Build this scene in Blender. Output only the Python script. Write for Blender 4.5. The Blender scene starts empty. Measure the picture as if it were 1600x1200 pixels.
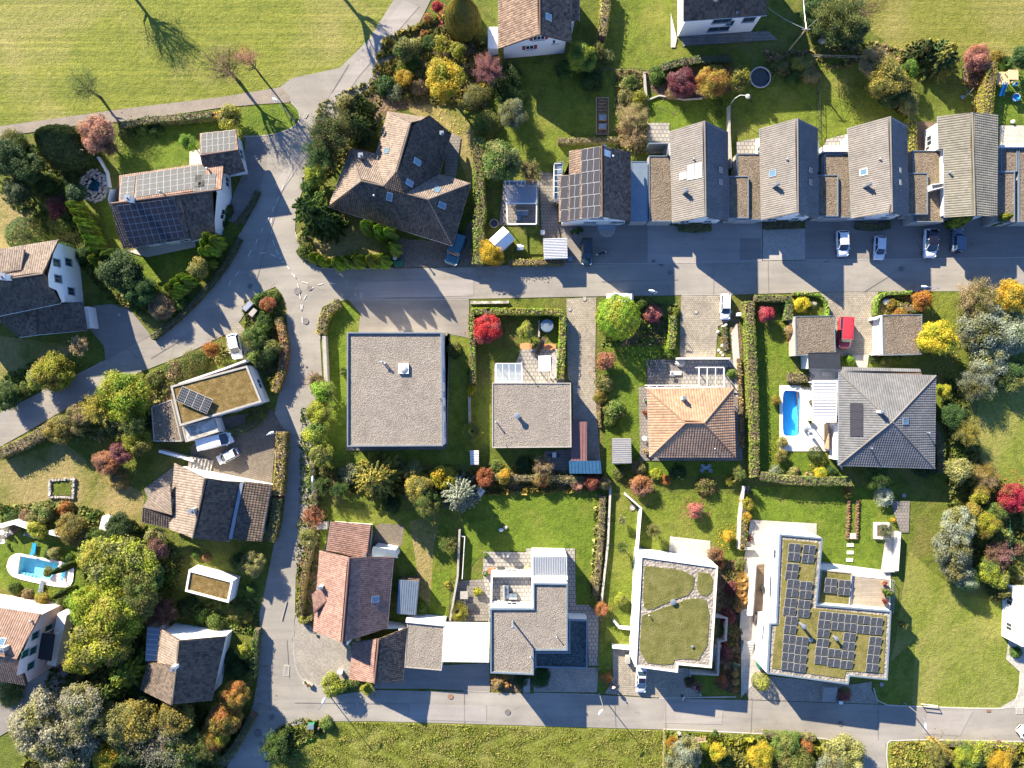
import bpy, math, random
import numpy as np
from mathutils import Vector, Matrix
random.seed(7); RNG = np.random.default_rng(7)
S = bpy.context.scene
COL = S.collection
# ---------------------------------------------------------------- camera, sky, sun, exposure
HC = 107.0                                   # flying height of the camera in metres
cam_d = bpy.data.cameras.new('camera'); cam = bpy.data.objects.new('camera', cam_d); COL.objects.link(cam)
cam.location = (0, 0, HC); cam.rotation_euler = (0, 0, 0)
cam_d.sensor_width = 36; cam_d.lens = 18 * HC / 80.0; cam_d.clip_end = 2000
S.camera = cam
SUN_ELEV = math.radians(24.5)
SUN_DX, SUN_DY = 0.61, -0.79                 # where shadows point, in plan
W = bpy.data.worlds.new('World'); S.world = W; W.use_nodes = True
nt = W.node_tree; bgn = nt.nodes['Background']
sky = nt.nodes.new('ShaderNodeTexSky'); sky.sky_type = 'NISHITA'; sky.sun_disc = False
sky.sun_elevation = SUN_ELEV
sky.sun_rotation = math.atan2(-SUN_DX, -SUN_DY)
sky.altitude = 500; sky.air_density = 0.55; sky.dust_density = 0.1; sky.ozone_density = 5.0
nt.links.new(sky.outputs[0], bgn.inputs[0]); bgn.inputs[1].default_value = 0.122
sun_d = bpy.data.lights.new('sun', 'SUN'); sun_d.energy = 5.0; sun_d.angle = math.radians(0.5); sun_d.color = (1.0, 0.87, 0.665)
sun = bpy.data.objects.new('sun', sun_d); COL.objects.link(sun); sun.location = (-60, 80, 90)
_d = Vector((SUN_DX * math.cos(SUN_ELEV), SUN_DY * math.cos(SUN_ELEV), -math.sin(SUN_ELEV)))
sun.rotation_euler = _d.to_track_quat('-Z', 'Y').to_euler()
S.view_settings.view_transform = 'Standard'; S.view_settings.look = 'None'
S.view_settings.exposure = 1.97; S.view_settings.gamma = 1; S.view_settings.use_curve_mapping = False
S.cycles.max_bounces = 5; S.cycles.diffuse_bounces = 3; S.cycles.glossy_bounces = 2; S.cycles.transmission_bounces = 3
S.cycles.use_denoising = True
# ---------------------------------------------------------------- helpers
def P(px, py, z=0.0):                        # a photo point at a known height, as a place in metres
    k = (HC - z) / HC * 0.1
    return Vector(((px - 800) * k, (600 - py) * k, z))
WL = {}                                      # world origin of each object
def wl(o): return WL.get(o.name, Vector((0, 0, 0))) if o else Vector((0, 0, 0))
def thing(name, label, cat, loc, group=None, rz=0.0):
    o = bpy.data.objects.new(name, None); COL.objects.link(o)
    o.location = loc; o.rotation_euler = (0, 0, rz); o.empty_display_size = 0.3
    WL[o.name] = Vector(loc); tag(o, label, cat, group); return o
LABELLED = []
def tag(o, label=None, cat=None, group=None, kind=None):
    if label: o['label'] = label
    if cat: o['category'] = cat
    if group: o['group'] = group
    if kind: o['kind'] = kind
    return o
def mesh(name, verts, faces, mats, midx=None, attr=None, smooth=False):
    me = bpy.data.meshes.new(name)
    me.from_pydata([tuple(v) for v in verts], [], [tuple(f) for f in faces])
    for m in (mats if isinstance(mats, (list, tuple)) else [mats]): me.materials.append(m)
    if midx is not None: me.polygons.foreach_set('material_index', midx)
    if attr is not None:
        a = me.attributes.new('tint', 'FLOAT', 'FACE'); a.data.foreach_set('value', np.asarray(attr, dtype=np.float32))
    if smooth: me.polygons.foreach_set('use_smooth', [True] * len(me.polygons))
    me.update(); return me
def link(name, me, parent=None, loc=None, mat4=None):
    o = bpy.data.objects.new(name, me); COL.objects.link(o)
    if parent: o.parent = parent
    if mat4 is not None: o.matrix_local = mat4
    elif loc is not None: o.location = loc
    return o
def obj(name, verts, faces, mats, parent=None, midx=None, attr=None, smooth=False):
    """verts in world metres; the object sits at its parent's origin"""
    b = wl(parent)
    if parent is None:
        vs = [Vector(v) for v in verts]
        b = Vector((sum(v.x for v in vs) / len(vs), sum(v.y for v in vs) / len(vs), min(v.z for v in vs)))
    o = link(name, mesh(name, [Vector(v) - b for v in verts], faces, mats, midx, attr, smooth), parent)
    if parent is None: o.location = b
    WL[o.name] = b; return o
class MB:                                    # collects simple shapes into one mesh (world metres)
    def __init__(s): s.v = []; s.f = []; s.m = []
    def add(s, vs, fs, m=0):
        b = len(s.v); s.v += [Vector(v) for v in vs]; s.f += [tuple(i + b for i in f) for f in fs]; s.m += [m] * len(fs); return s
    def box(s, c, d, rz=0.0, m=0):           # c = middle of the bottom, d = sizes
        x, y, z = d[0] / 2, d[1] / 2, d[2]; ca, sa = math.cos(rz), math.sin(rz)
        vs = [(c[0] + i * x * ca - j * y * sa, c[1] + i * x * sa + j * y * ca, c[2] + k * z) for k in (0, 1) for i, j in ((-1, -1), (1, -1), (1, 1), (-1, 1))]
        return s.add(vs, [(3, 2, 1, 0), (4, 5, 6, 7), (0, 1, 5, 4), (1, 2, 6, 5), (2, 3, 7, 6), (3, 0, 4, 7)], m)
    def bar(s, a, b, w, h=None, m=0):        # square bar from a to b
        a, b = Vector(a), Vector(b); h = h or w; t = (b - a).normalized()
        u = t.cross(Vector((0, 0, 1))); u = u.normalized() if u.length > 1e-4 else Vector((1, 0, 0)); n = u.cross(t)
        vs = [p + u * i * w / 2 + n * j * h / 2 for p in (a, b) for i, j in ((-1, -1), (1, -1), (1, 1), (-1, 1))]
        return s.add(vs, [(0, 1, 2, 3), (7, 6, 5, 4), (4, 5, 1, 0), (5, 6, 2, 1), (6, 7, 3, 2), (7, 4, 0, 3)], m)
    def tube(s, pts, rs, n=8, m=0, cap=True):
        pts = [Vector(p) for p in pts]; rs = rs if isinstance(rs, (list, tuple)) else [rs] * len(pts); vs = []; fs = []
        for i, p in enumerate(pts):
            t = (pts[min(i + 1, len(pts) - 1)] - pts[max(i - 1, 0)]).normalized()
            u = t.cross(Vector((0.13, 0.27, 1))); u = u.normalized() if u.length > 1e-3 else Vector((1, 0, 0)); w = t.cross(u)
            vs += [p + (u * math.cos(k * 2 * math.pi / n) + w * math.sin(k * 2 * math.pi / n)) * rs[i] for k in range(n)]
        for i in range(len(pts) - 1):
            for k in range(n): fs.append((i * n + k, i * n + (k + 1) % n, (i + 1) * n + (k + 1) % n, (i + 1) * n + k))
        if cap: fs += [tuple(range(n))[::-1], tuple(range((len(pts) - 1) * n, len(pts) * n))]
        return s.add(vs, fs, m)
    def lathe(s, c, prof, n=16, m=0):        # prof = (r, z) from the bottom up
        vs = []; fs = []
        for r, z in prof: vs += [(c[0] + r * math.cos(k * 2 * math.pi / n), c[1] + r * math.sin(k * 2 * math.pi / n), c[2] + z) for k in range(n)]
        for i in range(len(prof) - 1):
            for k in range(n): fs.append((i * n + k, i * n + (k + 1) % n, (i + 1) * n + (k + 1) % n, (i + 1) * n + k))
        fs += [tuple(range(n))[::-1], tuple(range((len(prof) - 1) * n, len(prof) * n))]
        return s.add(vs, fs, m)
    def prism(s, poly, z0, z1, m=0):         # poly = xy pairs in plan
        n = len(poly); poly = ccw(poly)
        vs = [(p[0], p[1], z0) for p in poly] + [(p[0], p[1], z1) for p in poly]
        return s.add(vs, [tuple(range(n))[::-1], tuple(range(n, 2 * n))] + [(i, (i + 1) % n, (i + 1) % n + n, i + n) for i in range(n)], m)
    def obj(s, name, mats, parent=None, smooth=False): return obj(name, s.v, s.f, mats, parent, s.m, None, smooth)
def area2(p): return sum(p[i][0] * p[(i + 1) % len(p)][1] - p[(i + 1) % len(p)][0] * p[i][1] for i in range(len(p)))
def ccw(p): p = [tuple(q) for q in p]; return p if area2(p) > 0 else p[::-1]
def inset(poly, d):                          # moves each edge of a ccw plan polygon inwards by d
    poly = ccw([(p[0], p[1]) for p in poly]); n = len(poly); out = []
    for i in range(n):
        a, b, c = (Vector(poly[i - 1]), Vector(poly[i]), Vector(poly[(i + 1) % n]))
        e1 = (b - a).normalized(); e2 = (c - b).normalized(); n1 = Vector((-e1.y, e1.x)); n2 = Vector((-e2.y, e2.x))
        k = 1 + n1.dot(n2); out.append(tuple(b + (n1 + n2) * (d / max(k, 0.25))))
    return out
def ring(mb, outer, inner, z0, z1, m=0):     # a kerb or parapet between two loops
    n = len(outer)
    vs = [(p[0], p[1], z) for z, l in ((z0, outer), (z1, outer), (z1, inner), (z0, inner)) for p in l]; fs = []
    for i in range(n):
        j = (i + 1) % n
        for a in range(4): b = (a + 1) % 4; fs.append((a * n + i, a * n + j, b * n + j, b * n + i))
    return mb.add(vs, fs, m)
def smoothed(pts, it=2):                     # Chaikin rounding of an open line
    for _ in range(it):
        q = [pts[0]]
        for a, b in zip(pts, pts[1:]):
            q += [tuple(a[i] * .75 + b[i] * .25 for i in range(len(a))), tuple(a[i] * .25 + b[i] * .75 for i in range(len(a)))]
        pts = q + [pts[-1]]
    return pts
# ---------------------------------------------------------------- materials
def _new(name):
    m = bpy.data.materials.new(name); m.use_nodes = True; t = m.node_tree; return m, t, t.nodes['Principled BSDF']
def N(t, kind, **kw):
    n = t.nodes.new('ShaderNode' + kind)
    for k, v in kw.items(): setattr(n, k, v)
    return n
def L(t, a, b): t.links.new(a, b)
def rgba(c): return (c[0], c[1], c[2], 1)
def noise(t, vec, scale, detail=4, rough=.6, dist=0.0):
    n = N(t, 'TexNoise'); n.inputs['Scale'].default_value = scale; n.inputs['Detail'].default_value = detail; n.inputs['Roughness'].default_value = rough
    n.inputs['Distortion'].default_value = dist
    L(t, vec, n.inputs['Vector']); return n.outputs['Fac']
def ramp(t, fac, stops):
    r = N(t, 'ValToRGB'); e = r.color_ramp.elements
    e[0].position, e[0].color = stops[0][0], rgba(stops[0][1]); e[1].position, e[1].color = stops[-1][0], rgba(stops[-1][1])
    for p, c in stops[1:-1]: x = e.new(p); x.color = rgba(c)
    L(t, fac, r.inputs[0]); return r.outputs[0]
def mix(t, fac, a, b, mode='MIX'):
    n = N(t, 'Mix', data_type='RGBA', blend_type=mode)
    for s, v in ((n.inputs[0], fac), (n.inputs[6], a), (n.inputs[7], b)):
        if hasattr(v, 'links') or hasattr(v, 'is_linked'): L(t, v, s)
        else: s.default_value = rgba(v) if isinstance(v, (tuple, list)) else v
    return n.outputs[2]
def pos(t, sx=1, sy=1, sz=1, rz=0.0, obj_space=False):
    g = N(t, 'TexCoord').outputs['Object'] if obj_space else N(t, 'NewGeometry').outputs['Position']
    if (sx, sy, sz, rz) == (1, 1, 1, 0.0): return g
    m = N(t, 'Mapping'); m.inputs['Scale'].default_value = (sx, sy, sz); m.inputs['Rotation'].default_value = (0, 0, rz); L(t, g, m.inputs[0]); return m.outputs[0]
def bump(t, bs, h, strength, dist):
    b = N(t, 'Bump'); b.inputs['Strength'].default_value = strength; b.inputs['Distance'].default_value = dist; L(t, h, b.inputs['Height']); L(t, b.outputs[0], bs.inputs['Normal'])
def m_plain(name, c, rough=.6, metal=0.0, var=.12, scale=1.5, spec=.4):
    m, t, b = _new(name); p = pos(t); f = noise(t, p, scale, 5)
    L(t, ramp(t, f, [(.3, [x * (1 - var) for x in c]), (.7, [min(1, x * (1 + var)) for x in c])]), b.inputs['Base Color'])
    b.inputs['Roughness'].default_value = rough; b.inputs['Metallic'].default_value = metal; b.inputs['Specular IOR Level'].default_value = spec; return m
def m_grass(name, c1, c2, c3, dry=.5, big=.06, stripe=None, bstr=.9, fine=5.0):
    """two-scale mottled grass: c1 dark, c2 main, c3 dry; stripe = (period, angle, amount) for mowing rows"""
    m, t, b = _new(name); p = pos(t)
    base = ramp(t, noise(t, p, .55, 6, .65), [(.3, c1), (.52, c2), (.75, [x * 1.12 for x in c2])])
    d = ramp(t, noise(t, p, big, 5, .62, .6), [(dry - .09, (0, 0, 0)), (dry + .16, (1, 1, 1))])
    base = mix(t, d, base, c3)
    f = noise(t, p, fine, 3, .7)
    base = mix(t, .55, base, ramp(t, f, [(.28, (.35, .36, .3)), (.5, (1, 1, 1)), (.72, (1.45, 1.4, 1.2))]), 'MULTIPLY')
    base = mix(t, .6, base, ramp(t, noise(t, p, 1.7, 3, .6), [(.3, (.66, .7, .6)), (.6, (1.12, 1.1, 1.05))]), 'MULTIPLY')
    if stripe:
        per, ang, amt = stripe; q = pos(t, 1, 1, 1, ang)
        for sx, sy, k in ((.03, 1.7, .9), (.02, .42, .6), (.05, 3.6, 1.0)):
            st = noise(t, pos(t, sx, sy / per * 3, 1, ang), 1.0, 3, .55, .25)
            base = mix(t, amt * k, base, ramp(t, st, [(.34, (.7, .74, .68)), (.5, (1, 1, 1)), (.66, (1.42, 1.3, 1.3))]), 'MULTIPLY')
    L(t, base, b.inputs['Base Color']); b.inputs['Roughness'].default_value = .85; b.inputs['Specular IOR Level'].default_value = .15
    a = N(t, 'Math', operation='ADD'); L(t, f, a.inputs[0]); L(t, noise(t, p, 1.3, 3), a.inputs[1])
    bump(t, b, a.outputs[0], bstr, .16); return m
def m_asphalt(name, c, var=.1, crack=True):
    m, t, b = _new(name); p = pos(t)
    base = ramp(t, noise(t, p, .12, 5, .6, .4), [(.3, [x * (1 - var) for x in c]), (.7, [x * (1 + var) for x in c])])
    base = mix(t, .5, base, ramp(t, noise(t, p, 9, 2, .8), [(.25, (.78, .78, .78)), (.75, (1.22, 1.22, 1.2))]), 'MULTIPLY')
    st = noise(t, pos(t, .08, .7, 1, .35), 1, 5, .65)
    base = mix(t, .7, base, ramp(t, st, [(.35, (.82, .82, .83)), (.65, (1.1, 1.09, 1.06))]), 'MULTIPLY'); base = mix(t, .8, base, ramp(t, noise(t, p, .9, 6, .75), [(.3, (.78, .78, .78)), (.42, (1, 1, 1)), (.62, (1, 1, 1)), (.75, (1.12, 1.11, 1.09))]), 'MULTIPLY')
    if crack:
        v = N(t, 'TexVoronoi', feature='DISTANCE_TO_EDGE'); v.inputs['Scale'].default_value = .11; L(t, p, v.inputs['Vector'])
        vm = N(t, 'Math', operation='ADD'); L(t, v.outputs['Distance'], vm.inputs[0]); L(t, ramp(t, noise(t, p, .25, 3), [(.4, (0, 0, 0)), (.7, (.2, .2, .2))]), vm.inputs[1])
        base = mix(t, ramp(t, vm.outputs[0], [(.0, (.45, .45, .45)), (.012, (0, 0, 0))]), base, [x * .45 for x in c])
    L(t, base, b.inputs['Base Color']); b.inputs['Roughness'].default_value = .9; b.inputs['Specular IOR Level'].default_value = .2
    bump(t, b, noise(t, p, 25, 2), .35, .02); return m
def m_gravel(name, c, scale=3.2, contrast=.5, patch=None, bstr=.8):
    m, t, b = _new(name); p = pos(t)
    v = N(t, 'TexVoronoi'); v.inputs['Scale'].default_value = scale; L(t, p, v.inputs['Vector'])
    base = mix(t, contrast, c, ramp(t, v.outputs['Color'], [(.1, [x * .45 for x in c]), (.9, [min(1, x * 1.7) for x in c])]))
    base = mix(t, .7, base, ramp(t, noise(t, p, .5, 5), [(.3, (.8, .8, .79)), (.7, (1.14, 1.13, 1.12))]), 'MULTIPLY')
    if patch: base = mix(t, ramp(t, noise(t, p, .35, 5, .65), [(patch[1], (0, 0, 0)), (patch[1] + .16, (1, 1, 1))]), base, patch[0])
    L(t, base, b.inputs['Base Color']); b.inputs['Roughness'].default_value = .95; b.inputs['Specular IOR Level'].default_value = .15
    bump(t, b, v.outputs['Distance'], bstr, .12); return m
def m_pavers(name, c, w=.22, h=.22, rz=0.0, joint=.45, var=.16, msize=.03):
    m, t, b = _new(name); q = pos(t, 1, 1, 1, rz)
    k = N(t, 'TexBrick'); k.inputs['Scale'].default_value = 1; k.inputs['Brick Width'].default_value = w; k.inputs['Row Height'].default_value = h; k.inputs['Mortar Size'].default_value = msize * h / .22 * .5
    k.inputs['Color1'].default_value = rgba([x * (1 - var) for x in c]); k.inputs['Color2'].default_value = rgba([x * (1 + var) for x in c]); k.inputs['Mortar'].default_value = rgba([x * joint for x in c]); L(t, q, k.inputs['Vector'])
    base = mix(t, .8, k.outputs['Color'], ramp(t, noise(t, pos(t), .35, 6, .6), [(.3, (.74, .74, .74)), (.7, (1.18, 1.16, 1.12))]), 'MULTIPLY')
    base = mix(t, .5, base, ramp(t, noise(t, pos(t), 5, 3, .7), [(.3, (.75, .75, .75)), (.7, (1.2, 1.2, 1.2))]), 'MULTIPLY')
    L(t, base, b.inputs['Base Color']); b.inputs['Roughness'].default_value = .9; b.inputs['Specular IOR Level'].default_value = .2
    i = N(t, 'Math', operation='SUBTRACT'); i.inputs[0].default_value = 1; L(t, k.outputs['Fac'], i.inputs[1]); bump(t, b, i.outputs[0], .5, .03); return m
def m_tile(name, c, c2=None, flecks=None):
    """roof tiles: a tint of its own on each tile, weathered patches, lichen and painted catchlight flecks"""
    m, t, b = _new(name); p = pos(t); a = N(t, 'Attribute', attribute_name='tint')
    c2 = c2 or [x * .55 for x in c]
    base = mix(t, a.outputs['Fac'], c2, c)
    base = mix(t, .75, base, ramp(t, noise(t, p, .4, 6, .65), [(.3, (.7, .7, .7)), (.7, (1.2, 1.18, 1.15))]), 'MULTIPLY')
    if flecks: base = mix(t, ramp(t, noise(t, p, 1.6, 6, .75), [(.56, (0, 0, 0)), (.72, (.75, .75, .75))]), base, flecks)
    base = mix(t, .4, base, ramp(t, noise(t, p, 12, 3, .7), [(.3, (.7, .7, .7)), (.7, (1.25, 1.25, 1.25))]), 'MULTIPLY')
    L(t, base, b.inputs['Base Color']); b.inputs['Roughness'].default_value = .82; b.inputs['Specular IOR Level'].default_value = .25; return m
def m_sedum(name, c1, c2, c3, s=1.0):
    m, t, b = _new(name); p = pos(t)
    base = ramp(t, noise(t, p, .8 * s, 7, .7), [(.28, c1), (.5, c2), (.72, c3)])
    base = mix(t, .7, base, ramp(t, noise(t, p, 7, 3, .8), [(.3, (.5, .5, .45)), (.7, (1.4, 1.35, 1.3))]), 'MULTIPLY')
    L(t, base, b.inputs['Base Color']); b.inputs['Roughness'].default_value = .95; b.inputs['Specular IOR Level'].default_value = .1
    bump(t, b, noise(t, p, 6, 4, .7), .9, .15); return m
LEAF = {}
def m_leaf(c, c2=None, tr=.42):
    key = tuple(round(x, 3) for x in c) + (tuple(c2) if c2 else ())
    if key in LEAF: return LEAF[key]
    m, t, b = _new('leaves'); a = N(t, 'Attribute', attribute_name='tint'); oi = N(t, 'ObjectInfo')
    lo = [x * .62 for x in c]; hi = [min(1, x * 1.55) for x in c]
    col = ramp(t, a.outputs['Fac'], [(0, lo), (.5, c), (1, hi)])
    if c2: col = mix(t, ramp(t, noise(t, pos(t), .42, 3, .6), [(.42, (0, 0, 0)), (.6, (1, 1, 1))]), col, mix(t, a.outputs['Fac'], [x * .5 for x in c2], [x * 1.4 for x in c2]))
    h = N(t, 'HueSaturation'); L(t, col, h.inputs['Color'])
    mr = N(t, 'MapRange'); mr.inputs[3].default_value = .485; mr.inputs[4].default_value = .515; L(t, oi.outputs['Random'], mr.inputs[0]); L(t, mr.outputs[0], h.inputs['Hue'])
    mv = N(t, 'MapRange'); mv.inputs[3].default_value = .82; mv.inputs[4].default_value = 1.2; L(t, oi.outputs['Random'], mv.inputs[0]); L(t, mv.outputs[0], h.inputs['Value'])
    L(t, h.outputs[0], b.inputs['Base Color']); b.inputs['Roughness'].default_value = .6; b.inputs['Specular IOR Level'].default_value = .25
    tl = N(t, 'BsdfTranslucent'); L(t, h.outputs[0], tl.inputs[0]); mx = N(t, 'MixShader'); mx.inputs[0].default_value = tr
    L(t, b.outputs[0], mx.inputs[1]); L(t, tl.outputs[0], mx.inputs[2]); L(t, mx.outputs[0], t.nodes['Material Output'].inputs[0])
    LEAF[key] = m; return m
def m_glass(name, c=(.02, .035, .05), rough=.06):
    m, t, b = _new(name); b.inputs['Base Color'].default_value = rgba(c); b.inputs['Roughness'].default_value = rough; b.inputs['Specular IOR Level'].default_value = .8; return m
def m_clear(name, tint=(.75, .85, .9), f=.55):
    m, t, b = _new(name); b.inputs['Base Color'].default_value = rgba(tint); b.inputs['Roughness'].default_value = .1
    tr = N(t, 'BsdfTransparent'); tr.inputs[0].default_value = rgba((.93, .96, .97)); mx = N(t, 'MixShader'); mx.inputs[0].default_value = f
    L(t, b.outputs[0], mx.inputs[1]); L(t, tr.outputs[0], mx.inputs[2]); L(t, mx.outputs[0], t.nodes['Material Output'].inputs[0]); return m
def m_cells(name, c, line, nx, ny, w=.03):
    """photovoltaic cells: thin printed lines on dark glass, laid out over the panel's own unit square"""
    m, t, b = _new(name); k = N(t, 'TexBrick'); k.offset = 0.0; uv = N(t, 'TexCoord').outputs['Generated']
    k.inputs['Scale'].default_value = 1; k.inputs['Brick Width'].default_value = 1 / nx; k.inputs['Row Height'].default_value = 1 / ny; k.inputs['Mortar Size'].default_value = w / max(nx, ny)
    k.inputs['Color1'].default_value = rgba(c); k.inputs['Color2'].default_value = rgba([x * 1.25 for x in c]); k.inputs['Mortar'].default_value = rgba(line); L(t, uv, k.inputs['Vector'])
    L(t, k.outputs['Color'], b.inputs['Base Color']); b.inputs['Roughness'].default_value = .6; b.inputs['Specular IOR Level'].default_value = .1; return m
def m_paint(name, c, rough=.25, metal=0.0):
    m, t, b = _new(name); b.inputs['Base Color'].default_value = rgba(c); b.inputs['Roughness'].default_value = rough; b.inputs['Metallic'].default_value = metal
    b.inputs['Coat Weight'].default_value = .6; b.inputs['Coat Roughness'].default_value = .05
    L(t, ramp(t, noise(t, pos(t), 3, 4), [(.3, [x * .92 for x in c]), (.7, [min(1, x * 1.04) for x in c])]), b.inputs['Base Color']); return m
def m_water(name, c, c2):
    m, t, b = _new(name); p = pos(t); L(t, ramp(t, noise(t, p, .35, 3, .5, 1.5), [(.35, c), (.65, c2)]), b.inputs['Base Color'])
    b.inputs['Roughness'].default_value = .05; b.inputs['Specular IOR Level'].default_value = .5
    v = N(t, 'TexVoronoi', feature='SMOOTH_F1'); v.inputs['Scale'].default_value = 1.3; L(t, p, v.inputs['Vector']); bump(t, b, v.outputs['Distance'], .25, .08); return m
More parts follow.
